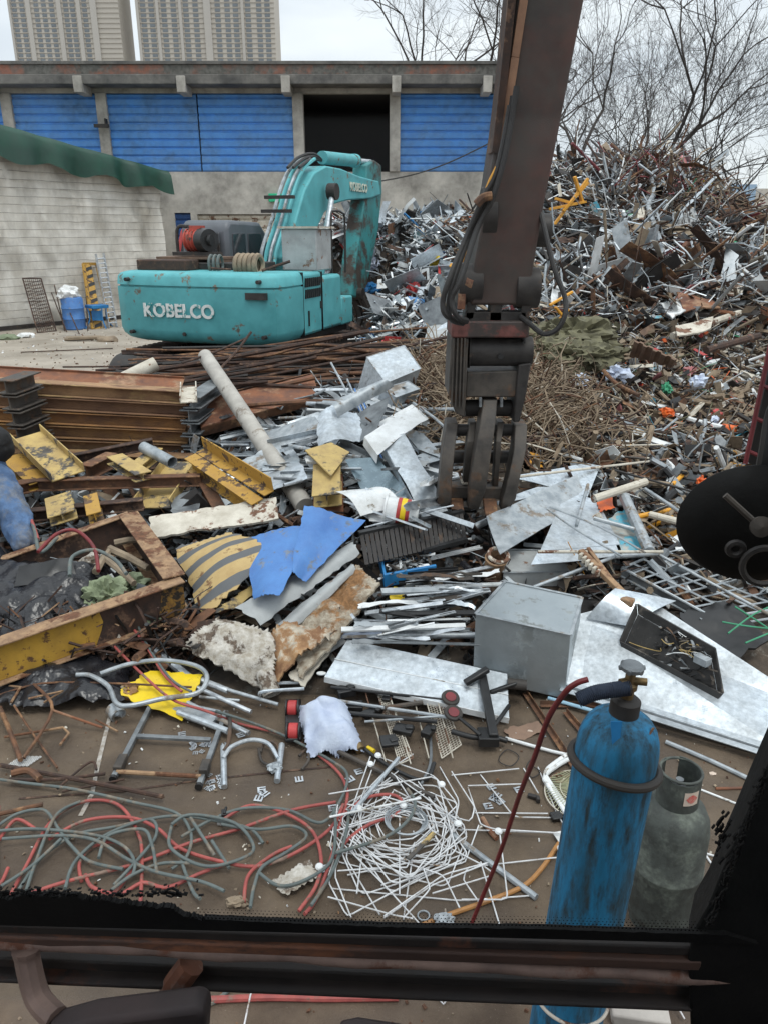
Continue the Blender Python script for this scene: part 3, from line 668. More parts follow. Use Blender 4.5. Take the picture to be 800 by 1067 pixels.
g = G(); lbox(g, .4, 3.2, -.8, .8, .35, .8); build(g, 'undercarriage', 'steel_dk', EX)
# cab
g = G(); pf = [(1.95, 1.15), (3.65, 1.15), (3.75, 1.9), (3.5, 2.7), (3.25, 2.9), (2.1, 2.93), (1.98, 2.8)]
g.plate([L(t, -1.42, z) for t, z in pf], rr_ * .95); cabp = build(g, 'cab', M('faded grey cab paint', (.12, .13, .15), (.08, .09, .1), .5, 0, 2), EX, bevel=.07)
g = G(); lbox(g, 1.915, 1.955, -1.3, -.6, 2.05, 2.72); build(g, 'rear_window', 'glass_dk', cabp, bevel=.03)
g = G(); lbox(g, 2.15, 2.62, -.475, -.455, 2.0, 2.7); lbox(g, 2.72, 3.25, -.475, -.455, 1.9, 2.7); build(g, 'side_window', 'glass_dk', cabp, bevel=.01)
g = G(); g.tube(smooth_path([L(1.6, -1.25, 2.1), L(1.6, -1.25, 2.75), L(1.66, -1.1, 2.82), L(1.66, -1.02, 2.75), L(1.62, -1.0, 2.2)], 4), .03, 6); g.tube([L(1.62, -.45, 2.1), L(1.62, -.45, 2.55)], .03, 6); build(g, 'exhaust', 'steel_dk', EX)
g = G(); lbox(g, 1.9, 2.55, .62, 1.28, 2.1, 2.78); t_ = build(g, 'tank_box', 'grey_sheet', EX, bevel=.02)
g = G(); lbox(g, 1.86, 2.6, .57, 1.33, 2.785, 2.82); build(g, 'lid', 'cream', t_)
g = G(); g.tube(smooth_path([L(3.4, 1.2, 2.0), L(3.4, 1.2, 2.9), L(3.3, 1.2, 3.05), L(2.9, 1.2, 3.08), L(2.75, 1.2, 2.95), L(2.75, 1.2, 2.0)], 5), .02, 6); build(g, 'handrail', 'steel_dk', EX)
# boom, traced on the machine's own mid plane
def bp(px, py, s=0):
    d = ray(px, py); q0 = L(0, s, 0) - V((0, 0, H)); k = q0.dot(rr_) / d.dot(rr_); return V((d.x * k, d.y * k, H + d.z * k))
def plated(pts, wd, name, mt, par, bev=.03, s=0):
    g = G(); P = [bp(*p) for p in pts]; g.plate([p + rr_ * (s - wd / 2) for p in P], rr_ * wd); return build(g, name, mt, par, bevel=bev)
bo = plated([(290, 284), (288, 268), (297, 232), (307, 198), (317, 180), (330, 173), (346, 176), (366, 184), (386, 189), (388, 203), (378, 207), (352, 209), (338, 213), (328, 222), (317, 246), (306, 275), (300, 284)], .44, 'boom', 'teal', EX)
st = plated([(375, 172), (383, 167), (390, 172), (391, 200), (387, 240), (377, 290), (368, 312), (360, 308), (364, 268), (371, 220), (374, 196)], .36, 'stick', M('grimy teal paint', (.035, .25, .26), (.03, .16, .16), .6, 0, 2, c3=(.07, .055, .045), c3a=.48, c3s=1.6, bump=.2, sharp=.1), EX)
g = G(); a, b = bp(335, 172) + rr_ * .02 + UP * .14, bp(386, 170) + UP * .02; g.tube([a, a.lerp(b, .62)], .13, 14); g.tube([a.lerp(b, .6), a.lerp(b, .66)], .145, 14); c1 = build(g, 'stick_cylinder', 'teal', EX)
g = G(); g.tube([a.lerp(b, .65), b], .06, 10); build(g, 'rod', 'alu', c1)
for s in (-.42, .42):
    g = G(); a, b = L(3.7, s, 1.5), bp(327, 200) + rr_ * s; g.tube([a, a.lerp(b, .45)], .11, 12); c1 = build(g, 'boom_cylinder', 'teal', EX)
    g = G(); g.tube([a.lerp(b, .44), b], .06, 10); build(g, 'rod', 'alu', c1)
    g = G(); g.tube([b - rr_ * .09, b + rr_ * .09], .16, 12); build(g, 'pin', 'steel_dk', c1)
for k, s in enumerate((-.2, -.1, .0, .1)):
    g = G(); P = [bp(x, y) + rr_ * s + V((-.02, -.12, .03)) for x, y in ((283, 276), (286, 260), (295, 232), (305, 197), (314, 178), (325, 168))]
    P = [P[0] + V((-.15 + .05 * k, -.25, -.1))] + P
    g.tube(smooth_path(P, 5), .034, 6); build(g, 'hydraulic_pipe', 'teal' if k % 2 else 'galv2', EX)
for k in range(3):
    g = G(); P = [bp(308, 178) + rr_ * (-.15 + .12 * k) + V((0, -.1, .05)), bp(316, 164 + 2 * k) + rr_ * (-.1 + .1 * k), bp(326, 160 + 3 * k), bp(336, 170) + UP * .05]
    g.tube(smooth_path(P, 6), .03, 6); build(g, 'hose', 'hose_bk', EX)
g = G()
for t in (.35, .75): 
    p = bp(291, 228).lerp(bp(299, 192), t - .2); g.box(p + V((-.05, -.15, .04)) , (.6, .08, .06), Rm)
build(g, 'pipe_clamp', 'steel_dk', bo)
text('KOBELCO', 'lettering', bp(364, 196) + rr_ * .235, ff, UP, .24, M('yellowed lettering', (.6, .6, .5), (.45, .5, .42), .6, 0, 8, c3=(.04, .36, .38), c3a=.25, c3s=7), bo, .008)
g = G(); p = bp(366, 306); g.tube([p - rr_ * .3, p + rr_ * .3], .14, 12)
for k in (-1, 0, 1): g.tube(smooth_path([p + rr_ * k * .2, p + rr_ * k * .25 + V((.2, .1, -.5)), p + rr_ * k * .2 + V((.05, 0, -1.0))], 4), [.09] * 8 + [.03], 6)
build(g, 'claw', 'steel_dk', EX)
# machinery riding on the engine deck
o = thing('engine_block', L(1.3, -.62, 2.25), 'red motor with a round black end sitting on a pallet on the teal excavator', 'motor')
g = G(); c = L(1.25, -.62, 2.60); g.tube([c - rr_ * .2, c + rr_ * .12], .17, 16)
for k in range(5): g.tube([c - rr_ * (.18 - k * .07), c - rr_ * (.16 - k * .07)], .19, 16)
g.box(c + UP * .18, (.2, .18, .1), Rm); build(g, 'housing', 'motor_red', o)
g = G(); g.tube([c + rr_ * .11 - ff * .02, c + rr_ * .28 - ff * .1], [.2, .18], 18); g.tube([c + rr_ * .28 - ff * .1, c + rr_ * .33 - ff * .1], .09, 12); build(g, 'fan_cover', 'black', o)
g = G(); g.box(L(1.25, -.65, 2.38), (.8, .3, .06), Rm); build(g, 'foot', 'steel_dk', o)
g = G(); lbox(g, .98, 1.6, -1.3, -.1, 2.30, 2.335)
for s in (-1.25, -.7, -.15): lbox(g, .98, 1.6, s - .04, s + .04, 2.25, 2.30)
build(g, 'pallet', 'wood_dk', None, 'small wooden pallet under the red motor on the excavator', 'pallet')
g = G(); 
for k in range(5): g.torus(L(.75, .42 + k * .085, 2.235), rr_, .14, .045, 20, 6)
build(g, 'hose_coil', 'wood', None, 'tan ribbed coil lying on the excavator counterweight', 'coil')
g = G()
for k in range(3): g.torus(L(.8, -.12 + k * .08, 2.24), rr_ + ff * .2, .13, .025, 20, 6)
build(g, 'hose_coil', 'hose_gr', None, 'grey green coil below the red motor on the excavator', 'coil')
g = G(); lbox(g, .55, .95, -1.4, -.45, 2.13, 2.3); build(g, 'toolbox', 'rust_dark', None, 'long rusty box lying on the left end of the excavator counterweight', 'box', bevel=.02)
g = G(); g.tube([L(.5, .95, 2.16), L(.7, 1.35, 2.3)], .025, 6); g.tube([L(.5, .4, 2.17), L(.4, .1, 2.19)], .02, 6); build(g, 'iron_bar', 'rust_dark', None, 'short dark bars lying on the excavator counterweight', 'bar')
# reddish vehicle behind
o = thing('red_vehicle', pt(184, 300, 17.5) * 1 - UP * 0, 'small red cab standing behind the grey excavator cab', 'vehicle'); o.location.z = 0
x0, x1 = pt(175, 250, 17.5).x, pt(240, 250, 17.5).x; zt_ = pt(180, 237, 17.5).z
g = G(); g.bb(x0, 17.5, .5, x1, 19.3, zt_ - .8); g.plate([(x0 + .05, 17.5, zt_ - .8), (x1, 17.5, zt_ - .8), (x1, 17.5, zt_), (x0 + .3, 17.5, zt_)], (0, 1.7, 0)); build(g, 'cab', 'red', o, bevel=.08)
g = G(); g.plate([(x0 + .2, 17.48, zt_ - .75), (x0 + .85, 17.48, zt_ - .75), (x0 + .85, 17.48, zt_ - .12), (x0 + .36, 17.48, zt_ - .12)], (0, .03, 0)); build(g, 'window', 'glass_dk', o)
for x in (x0 + .3, x1 - .3):
    for y in (17.8, 19.0):
        g = G(); g.tube([(x - .12, y, .4), (x + .12, y, .4)], .4, 20); build(g, 'wheel', 'rubber', o)

# ------------------------------------------------------------ the excavator the picture is taken from
OX = thing('excavator', (0, -.6, 0), 'dark oil stained excavator seen from its cab, with its stick and grapple over the scrap', 'excavator')
def slab(pxs, Y, th, name, mt, par, bev=.012, label=None):
    g = G(); g.plate([pt(x, y, Y) for x, y in pxs], (0, th, 0)); return build(g, name, mt, par, bevel=bev, label=label)
# stick: tapering box from top of the frame down to the linkage
def quadbox(g, top, bot, Yt, Yb, th, mi=0):
    a, b = [pt(x, y, Yt) for x, y in top]; c, d = [pt(x, y, Yb) for x, y in bot]; e = V((0, th, 0))
    g.add([a, b, d, c, a + e, b + e, d + e, c + e], [(0, 1, 2, 3), (7, 6, 5, 4), (0, 4, 5, 1), (1, 5, 6, 2), (2, 6, 7, 3), (3, 7, 4, 0)], mi)
g = G(); ta, tb = pt(541, -60, 5.85), pt(616, -60, 5.85)
ctl = [((541, -60), (617, -60), 5.85), ((536, 0), (608, 0), 5.85), ((519, 130), (583, 130), 5.9), ((504, 220), (565, 220), 5.95), ((494, 275), (556, 275), 5.97), ((490, 318), (549, 318), 6.0)]
vs = []
for a, b, Y in ctl:
    th = .62 - .25 * (Y - 5.85) / .15
    vs += [pt(a[0], a[1], Y), pt(b[0], b[1], Y), pt(b[0], b[1], Y) + V((0, th, 0)), pt(a[0], a[1], Y) + V((0, th, 0))]
fs = [(0, 1, 2, 3), tuple(len(vs) - k for k in (1, 2, 3, 4))]
for i in range(len(ctl) - 1):
    for j in range(4): fs.append((i * 4 + j, i * 4 + (j + 1) % 4, (i + 1) * 4 + (j + 1) % 4, (i + 1) * 4 + j))
g.add(vs, fs); stk = build(g, 'stick', 'stick', OX, bevel=.02)
g = G(); 
P = [pt(549, -40, 5.84), pt(545, 0, 5.84), pt(536, 60, 5.86), pt(527, 120, 5.88), pt(522, 156, 5.9)]
for a, b in zip(P, P[1:]): g.seg(a, b, .055, .03, V((0, -1, 0)))
build(g, 'wear_strip', M('bare orange brown steel', (.36, .2, .12), (.24, .13, .08), .6, .2, 5), stk, bevel=.004)
g = G(); P = [pt(535, -40, 5.95), pt(530, 0, 5.95), pt(521, 90, 5.98), pt(513, 160, 6.0)]
for a, b in zip(P, P[1:]): g.seg(a, b, .05, .3, V((0, -1, 0)))
build(g, 'side_flange', 'rust_dark', stk)
# high boom, out of the picture above and to the right
g = G(); path = [(1.15, .3, 1.6), (1.1, 1.0, 3.2), (1.08, 2.2, 5.3), (1.15, 4.2, 5.9), (1.2, 6.2, 5.3)]
for a, b in zip(path, path[1:]): g.seg(a, b, .4, .55)
bm_ = build(g, 'boom', 'stick', OX, bevel=.03)
top = pt(578, -60, 5.85); g = G(); g.seg(top + V((0, .3, -.1)), V((1.2, 6.2, 5.5)), .42, .6, V((0, 1, 0))); build(g, 'stick_head', 'stick', OX, bevel=.03)
# hoses hanging round the linkage
hs = [[(534, 100), (523, 170), (508, 205), (489, 245), (473, 290), (467, 318), (470, 333), (482, 337)],
      [(531, 110), (518, 175), (503, 206), (485, 248), (468, 290), (461, 315), (466, 330), (486, 335)],
      [(538, 90), (526, 160), (512, 208), (496, 240), (480, 290), (470, 312), (476, 330), (486, 334)]]
for k, P in enumerate(hs):
    g = G(); g.tube(smooth_path([pt(x, y, 5.8 - .02 * k - .15 * (1 if 3 < i < 7 else 0)) for i, (x, y) in enumerate(P)], 6), .02, 8); build(g, 'hydraulic_hose', 'hose_bk', OX)
g = G(); g.tube(smooth_path([pt(x, y, 5.78) for x, y in ((527, 130), (519, 168), (510, 188), (503, 206))], 5), .012, 6); build(g, 'yellow_sleeve', 'yellow_f', OX)
g = G(); g.tube(smooth_path([pt(x, y, 5.72) for x, y in ((512, 204), (503, 206), (496, 213))], 3), .03, 8); build(g, 'hose_coupling', 'rust', OX)
g = G(); g.tube(smooth_path([pt(x, y, Y) for x, y, Y in ((563, 180, 6.05), (562, 214, 6.0), (567, 240, 5.9), (577, 280, 5.8), (588, 310, 5.75), (588, 328, 5.7), (580, 343, 5.7), (566, 348, 5.75), (552, 338, 5.9), (542, 330, 6.0))], 6), .019, 8); build(g, 'hydraulic_hose', 'hose_bk', OX)
g = G()
for a, b in (((548, 300), 0), ((489, 296), 1)):
    p = pt(a[0], a[1], 6.1); g.tube([p - V((.09, 0, 0)), p + V((.09, 0, 0))], .15, 20)
g.tube([pt(500, 225, 6.12), pt(515, 225, 6.12)], .2, 20); g.tube([pt(553, 240, 6.15), pt(572, 240, 6.15)], .12, 20)
build(g, 'pin_boss', 'steel_dk', OX, bevel=.008)
g = G(); p0, p1 = pt(484, 294, 6.0), pt(491, 296, 6.0); g.tube([p0, p1], .055, 12)
p0, p1 = pt(481, 306, 5.98), pt(480, 322, 5.98); g.tube([p0, p1], .03, 8); build(g, 'pin', 'rust_red', OX)
# neck with two openings
g = G()
for poly in ([(488, 300), (499, 300), (493, 332), (484, 335)], [(546, 300), (556, 306), (549, 338), (541, 334)], [(511, 312), (523, 312), (522, 338), (509, 338)], [(489, 304), (549, 304), (548, 314), (490, 313)], [(484, 325), (548, 325), (548, 340), (482, 340)]):
    g.plate([pt(x, y, 6.02) for x, y in poly], (0, .16, 0))
build(g, 'neck_bracket', 'steel_dk', OX, bevel=.006)
GR = thing('grapple', pt(510, 550, 6.2), None, None); GR.parent = OX; GR.location = pt(510, 550, 6.2) - OX.location
slab([(471, 335), (551, 335), (551, 352), (470, 352)], 5.95, .5, 'top_plate', M('rust patched plate', (.075, .055, .048), (.045, .035, .032), .7, .1, 8, c3=(.17, .065, .055), c3a=.42, c3s=4, bump=.3), GR)
g = G(); a, b = pt(488, 366, 6.1), pt(553, 366, 6.1); g.tube([a, b], .115, 24); g.tube([pt(487, 366, 6.1), pt(489, 366, 6.1)], .13, 24); build(g, 'cross_tube', 'steel_dk', GR, bevel=.006)
g = G(); p = pt(521, 371, 5.985); g.tube([p + V((0, -.02, 0)), p + V((0, .06, 0))], .022, 12)
p = pt(545, 356, 5.985); g.tube([p + V((0, -.02, 0)), p + V((0, .06, 0))], .012, 12); build(g, 'bolt', 'black', GR)
slab([(470, 352), (488, 352), (484, 436), (474, 430), (467, 412)], 5.98, .45, 'side_plate', 'steel_gr', GR)
g = G()
for x in (472.5, 476.5, 480.5, 484): g.seg(pt(x, 352, 5.965), pt(x - 2.5, 424, 5.965), .012, .02, V((0, -1, 0)))
build(g, 'side_rib', 'steel_gr', GR)
slab([(540, 380), (553, 378), (548, 410), (541, 440), (534, 440)], 6.0, .42, 'side_plate', 'steel_dk', GR)
slab([(486, 388), (543, 386), (541, 414), (484, 414)], 6.03, .3, 'front_plate', 'steel_gr', GR)
g = G(); g.tube([pt(484, 425, 6.2), pt(537, 425, 6.2)], .07, 16); g.tube([pt(466, 448, 6.2), pt(540, 448, 6.2)], .05, 14); g.tube([pt(470, 476, 6.2), pt(536, 476, 6.2)], .055, 14); build(g, 'cross_pin', 'steel_dk', GR)
g = G(); 
for x in (500, 522):
    g.tube([pt(x, 414, 6.0), pt(x, 424, 6.0)], .012, 8)
build(g, 'grease_line', 'galv_dk', GR)
def tine(pxs, Y0, Y1, th, name='tine', mt='steel_gr'):
    g = G(); n = len(pxs) // 2; l = pxs[:n]; r = pxs[n:]; vs = []
    for i in range(n):
        k = i / (n - 1); Y = Y0 + (Y1 - Y0) * k - .14 * math.sin(k * math.pi)
        a, b = pt(l[i][0], l[i][1], Y), pt(r[i][0], r[i][1], Y); vs += [a, b, b + V((0, th * (1 - .45 * k), 0)), a + V((0, th * (1 - .45 * k), 0))]
    fs = [(0, 1, 2, 3), tuple(len(vs) - q for q in (1, 2, 3, 4))]
    for i in range(n - 1):
        for j in range(4): fs.append((i * 4 + j, i * 4 + (j + 1) % 4, (i + 1) * 4 + (j + 1) % 4, (i + 1) * 4 + j))
    g.add(vs, fs); return build(g, name, mt, GR, bevel=.008)
tine([(465, 441), (461, 466), (458, 495), (455, 522), (458, 530)] + [(477, 441), (474, 466), (471, 495), (470, 522), (466, 530)], 6.1, 5.95, .22)
tine([(503, 416), (500, 440), (494, 475), (489, 510), (487, 530)] + [(518, 416), (516, 440), (511, 475), (506, 510), (498, 532)], 6.05, 5.9, .24)
tine([(536, 443), (535, 468), (530, 495), (523, 520), (521, 532)] + [(549, 443), (548, 468), (542, 495), (537, 520), (529, 533)], 6.1, 5.95, .22)
tine([(489, 440), (486, 460), (483, 490), (481, 508)] + [(496, 440), (494, 460), (491, 490), (489, 508)], 6.16, 6.1, .15, 'rear_tine')
tine([(518, 440), (516, 460), (514, 490), (512, 515)] + [(525, 440), (522, 460), (520, 490), (518, 515)], 6.16, 6.1, .15, 'rear_tine')
slab([(467, 507), (492, 507), (490, 520), (465, 520)], 6.02, .16, 'tooth_bar', 'steel_gr', GR); slab([(503, 508), (526, 508), (522, 521), (502, 521)], 6.02, .16, 'tooth_bar', 'steel_gr', GR)
tine([(470, 520), (470, 530), (472, 545)] + [(482, 520), (483, 532), (482, 543)], 6.0, 5.95, .1, 'tooth', 'rust'); tine([(503, 521), (505, 536), (511, 549), (516, 554)] + [(517, 521), (518, 534), (519, 545), (518, 553)], 5.98, 5.9, .1, 'tooth', 'rust')

# cab shell round the camera
g = G(); g.bb(-.68, -.95, 3.28, .74, .52, 3.36); g.bb(-.68, -.95, 3.36, .74, .2, 3.4); build(g, 'roof', 'cab_dk', OX, bevel=.02)
g = G(); g.bb(-.68, -.98, 1.5, .74, -.93, 2.6); g.bb(-.68, -.98, 3.05, .74, -.93, 3.28); g.bb(-.68, -.98, 2.6, -.58, -.93, 3.05); g.bb(.64, -.98, 2.6, .74, -.93, 3.05); build(g, 'rear_wall', 'cab_dk', OX)
g = G(); g.bb(-.70, -.93, 1.5, -.66, .2, 2.35); g.bb(.72, -.93, 1.5, .76, .45, 2.4); build(g, 'side_wall', 'cab_dk', OX)
g = G()
for x in (-.68, .74): g.bb(x - .04, -.3, 2.3, x + .04, -.2, 3.3); g.bb(x - .04, -.95, 2.3, x + .04, -.85, 3.3)
build(g, 'door_post', 'cab_dk', OX)
g = G(); g.bb(-.68, -.95, 1.45, .74, .5, 1.5); build(g, 'cab_floor', 'cab_dk', OX)
g = G(); g.bb(-.25, -.75, 1.5, .25, -.2, 1.95); g.bb(-.22, -.72, 1.95, .22, -.25, 2.06); g.bb(-.22, -.85, 2.0, .22, -.72, 2.6); build(g, 'seat', 'black', OX, bevel=.04)
g = G(); 
for k in range(1): g.seg(V((-.68, .52, 3.25)), V((-.66, .6, 2.1)), .06, .06); 
build(g, 'left_pillar', 'cab_blk', OX, bevel=.01)
# lower windscreen frame
Yf = .56
g = G(); top = []; rr2 = random.Random(3); px = -90
while px < 760:
    base = lerp_tab([(-90, 938), (0, 932), (60, 930), (120, 936), (180, 944), (215, 958), (400, 966), (560, 968), (745, 974), (800, 974)], px)
    j = (5 * noise.noise(V((px * .06, 0, 0))) + 2 * noise.noise(V((px * .4, 3, 0))) + .7 * rr2.uniform(-1, 1)) if px < 212 else rr2.uniform(-.5, .5); top.append((px, base + j + (4 if px < 212 else 0))); px += 1.1 if px < 215 else 6
P = [pt(x, y, Yf) for x, y in top] + [pt(790, 984, Yf), pt(-90, 962, Yf)]
g.plate(P, (0, .006, 0)); build(g, 'window_seal', 'cab_blk', OX, ang=0)
g = G(); rr2 = random.Random(5)
for k in range(240):
    x = rr2.choice([rr2.uniform(-5, 60), rr2.uniform(60, 215), rr2.uniform(20, 200)]); y = 934 - abs(rr2.gauss(0, 4.5)); p = pt(x, y, Yf + .002); r_ = rr2.uniform(.0003, .001)
    g.box(p, (r_ * rr2.uniform(1.5, 8), .002, r_), Matrix.Rotation(rr2.uniform(-.5, .5), 3, 'Y'))
for k in range(300):
    t = rr2.random(); x = 800 - 62 * t; y = 800 + 165 * t; x -= abs(rr2.gauss(0, 5)) - 4; p = pt(x, y, .545); r_ = rr2.uniform(.0003, .0009)
    g.box(p, (r_, .002, r_ * rr2.uniform(2, 6)), Matrix.Rotation(rr2.uniform(.1, .6), 3, 'Y'))
for k in range(40):
    p = pt(rr2.gauss(752, 5), rr2.gauss(868, 12), .545); g.box(p, (.0012, .002, rr2.uniform(.002, .007)), Matrix.Rotation(.45, 3, 'Y'))
build(g, 'paint_speck', 'cab_blk', OX, ang=0, kind='stuff')
g = G()
for row in range(4):
    for k in range(130):
        px = 205 + k * 4.1 + (row % 2) * 2.05; py = lerp_tab([(205, 958), (400, 964), (560, 966), (745, 972)], px) - 2.2 - row * 3.0; p = pt(px, py, Yf); r_ = .0011 - row * .00018
        g.add([p + V((math.cos(a) * r_, -.0005, math.sin(a) * r_)) for a in [q * math.pi / 3 for q in range(6)]], [(0, 1, 2, 3, 4, 5)])
build(g, 'frit_dot', 'cab_blk', OX, ang=0, kind='stuff')
def bar(x0, y0, x1, y1, hpx, depth, name, mt, Y=.57, bev=.002, rnd_=False):
    g = G(); a, b = pt(x0, y0, Y), pt(x1, y1, Y); n = 24; h = hpx / 801 * .77
    if rnd_: g.tube([a.lerp(b, i / n) + V((0, .0012 * math.sin(i * 1.9), .0015 * math.sin(i * 1.3))) for i in range(n + 1)], h / 2, 12)
    else: g.seg(a, b, depth, h)
    return build(g, name, mt, OX, bevel=0 if rnd_ else bev)
bar(-90, 957, 724, 983.0, 12, .02, 'lower_channel', 'cab_dk', .575)
bar(-90, 964, 724, 993.7, 13, .03, 'lower_channel', M('reddish brown sill paint', (.10, .055, .04), (.05, .03, .024), .7, 0, 12, c3=(.25, .1, .05), c3a=.35, c3s=6, stretch=(.3, 1, 1)), .575)
bar(-90, 976, 760, 1019, 15, 0, 'sill_tube', 'cab_br', .565, rnd_=True)
bar(-90, 994, 724, 1029.3, 24, .02, 'lower_channel', 'cab_dk', .58)
bar(-90, 1005, 724, 1039.3, 5, .03, 'lower_lip', 'cab_dk', .57)
# right hand pillar
g = G(); vs = []
lft = [(838, 690), (812, 770), (796, 806), (783, 836), (768, 872), (752, 908), (738, 944), (722, 972), (716, 1000), (720, 1100)]
for x, y in lft:
    Y = .6 - .05 * (y - 690) / 400; a, b = pt(x, y, Y), pt(x + 160, y + 20, Y); vs += [a, b, b + V((0, .05, 0)), a + V((0.02, .05, 0))]
fs = [(0, 1, 2, 3), tuple(len(vs) - q for q in (1, 2, 3, 4))]
for i in range(len(lft) - 1):
    for j in range(4): fs.append((i * 4 + j, i * 4 + (j + 1) % 4, (i + 1) * 4 + (j + 1) % 4, (i + 1) * 4 + j))
g.add(vs, fs); build(g, 'right_pillar', 'cab_blk', OX, bevel=.003)
g = G(); a = pt(850, 680, .62); g.seg(a, V((a.x + .12, .52, 3.3)), .09, .06); build(g, 'upper_pillar', 'cab_blk', OX, bevel=.01)
# pedals in the footwell
g = G(); g.tube(smooth_path([pt(28, 988, .56), pt(30, 1005, .555), pt(40, 1040, .54), pt(60, 1062, .52)], 5), [.014, .0135, .013] + [.012] * 13, 10); build(g, 'pedal_arm', 'cab_br', OX)
g = G(); g.tube(smooth_path([pt(200, 1004, .565), pt(192, 1015, .563), pt(182, 1030, .56), pt(175, 1056, .55)], 5), .0135, 10); build(g, 'pedal_arm', 'cab_br', OX)
g = G(); P = [(32, 1100), (48, 1078), (92, 1066), (206, 1052), (215, 1060), (210, 1130), (40, 1140)]; g.plate([pt(x, y, .50) for x, y in P], (0, .03, -.004)); build(g, 'foot_pad', 'pedal', OX, bevel=.006)
g = G(); P = [(352, 1092), (372, 1088), (425, 1096), (430, 1140), (350, 1140)]; g.plate([pt(x, y, .48) for x, y in P], (0, .03, -.004)); build(g, 'foot_pad', 'pedal', OX, bevel=.004)
# windscreen
gl = bpy.data.materials.new('windscreen glass'); gl.use_nodes = True; nt = gl.node_tree; nt.nodes.clear()
out = nt.nodes.new('ShaderNodeOutputMaterial'); tr = nt.nodes.new('ShaderNodeBsdfTransparent'); gs = nt.nodes.new('ShaderNodeBsdfGlossy'); gs.inputs['Roughness'].default_value = .05
mxs = nt.nodes.new('ShaderNodeMixShader'); mxs.inputs[0].default_value = .006; tr.inputs[0].default_value = (.97, .985, .98, 1)
nt.links.new(tr.outputs[0], mxs.inputs[1]); nt.links.new(gs.outputs[0], mxs.inputs[2]); nt.links.new(mxs.outputs[0], out.inputs[0]); gl['c'] = 1; m['glass'] = gl
g = G(); g.plate([V((-.66, Yf + .008, 2.16)), V((.72, Yf + .008, 2.16)), V((.72, .53, 3.27)), V((-.66, .53, 3.27))], (0, .004, 0)); build(g, 'windscreen', 'glass', OX, ang=0)
# mirror and guard outside
g = G(); c = pt(787, 550, 1.28); ax = V((.25, 1, .1)).normalized(); g.lathe([(.0, -.028), (.04, -.027), (.08, -.02), (.106, -.004), (.115, .012), (.113, .02), (.104, .022), (.0, .022)], c, ax, 48, sx=1.16); mi = build(g, 'mirror', 'cab_blk', OX)
g = G(); 
a = pt(755, 516, 1.22); b = pt(790, 548, 1.2); g.tube([a, b, pt(830, 560, 1.2)], .0055, 8); g.lathe([(0, 0), (.016, 0), (.018, .01), (0, .014)], b, (0, -1, .2), 18); build(g, 'bracket', 'steel_gr', mi)
g = G(); g.torus(pt(796, 590, 1.2), ax, .035, .006, 24, 6); g.torus(pt(766, 572, 1.22), ax, .012, .006, 16, 6); build(g, 'clamp', 'steel_dk', mi)
g = G(); g.tube(smooth_path([pt(795, 500, 1.3), pt(800, 470, 1.3), pt(812, 420, 1.3), pt(860, 380, 1.2)], 5), .016, 10); build(g, 'mirror_arm', 'black', OX)
GD = G(); P = [(803, 362), (776, 482), (860, 530), (880, 340)]; g = G(); g.plate([pt(x + (3 if i in (0, 1) else 0), y, 1.9) for i, (x, y) in enumerate(P)], (0, .02, 0)); build(g, 'side_guard', 'black', OX)
g = G(); g.tube([pt(803, 355, 1.88), pt(776, 483, 1.88)], .006, 8)
for y, x in ((402, 794), (436, 787), (470, 779)): g.tube([pt(x, y, 1.88), pt(x + 60, y + 26, 1.88)], .005, 8)
build(g, 'guard_rail', 'red_dk', OX)
# lower machine, tracks under the camera
g = G(); g.bb(-1.25, -3.2, .95, 1.3, -.95, 1.5); g.bb(.78, -1, .95, 1.5, .6, 1.6); g.bb(-.7, -.95, .95, .76, -.1, 1.45); build(g, 'body', 'stick', OX, bevel=.03)
# ------------------------------------------------------------ the lie of the heaps
g = G(); xs = [-7 + .16 * i for i in range(150)]; ys = [4.0 + .16 * j for j in range(150)]; nx = len(xs)
for y in ys:
    for x in xs:
        z = hf(x, y); z2 = z - .05 + (.07 * noise.noise(V((x * 3, y * 3, 0))) if z > .08 else 0); g.v.append((x, y, z2 - (.05 if z < .02 else 0)))
for j in range(len(ys) - 1):
    for i in range(nx - 1):
        a = j * nx + i
        if max(hf(xs[i], ys[j]), hf(xs[i + 1], ys[j + 1]), hf(xs[i], ys[j + 1]), hf(xs[i + 1], ys[j])) > .015: g.f.append([a, a + 1, a + nx + 1, a + nx]); g.m.append(0)
build(g, 'heap_ground', M('dirt and scrap with painted gap shade', (.10, .075, .055), (.035, .028, .022), .9, 0, 5, c3=(.2, .18, .15), c3a=.3, c3s=9, bump=.8, dist=.04), kind='structure', origin=(0, 0, 0), ang=180)  # dirt fill darkened, shade of the gaps between scrap put into its colour

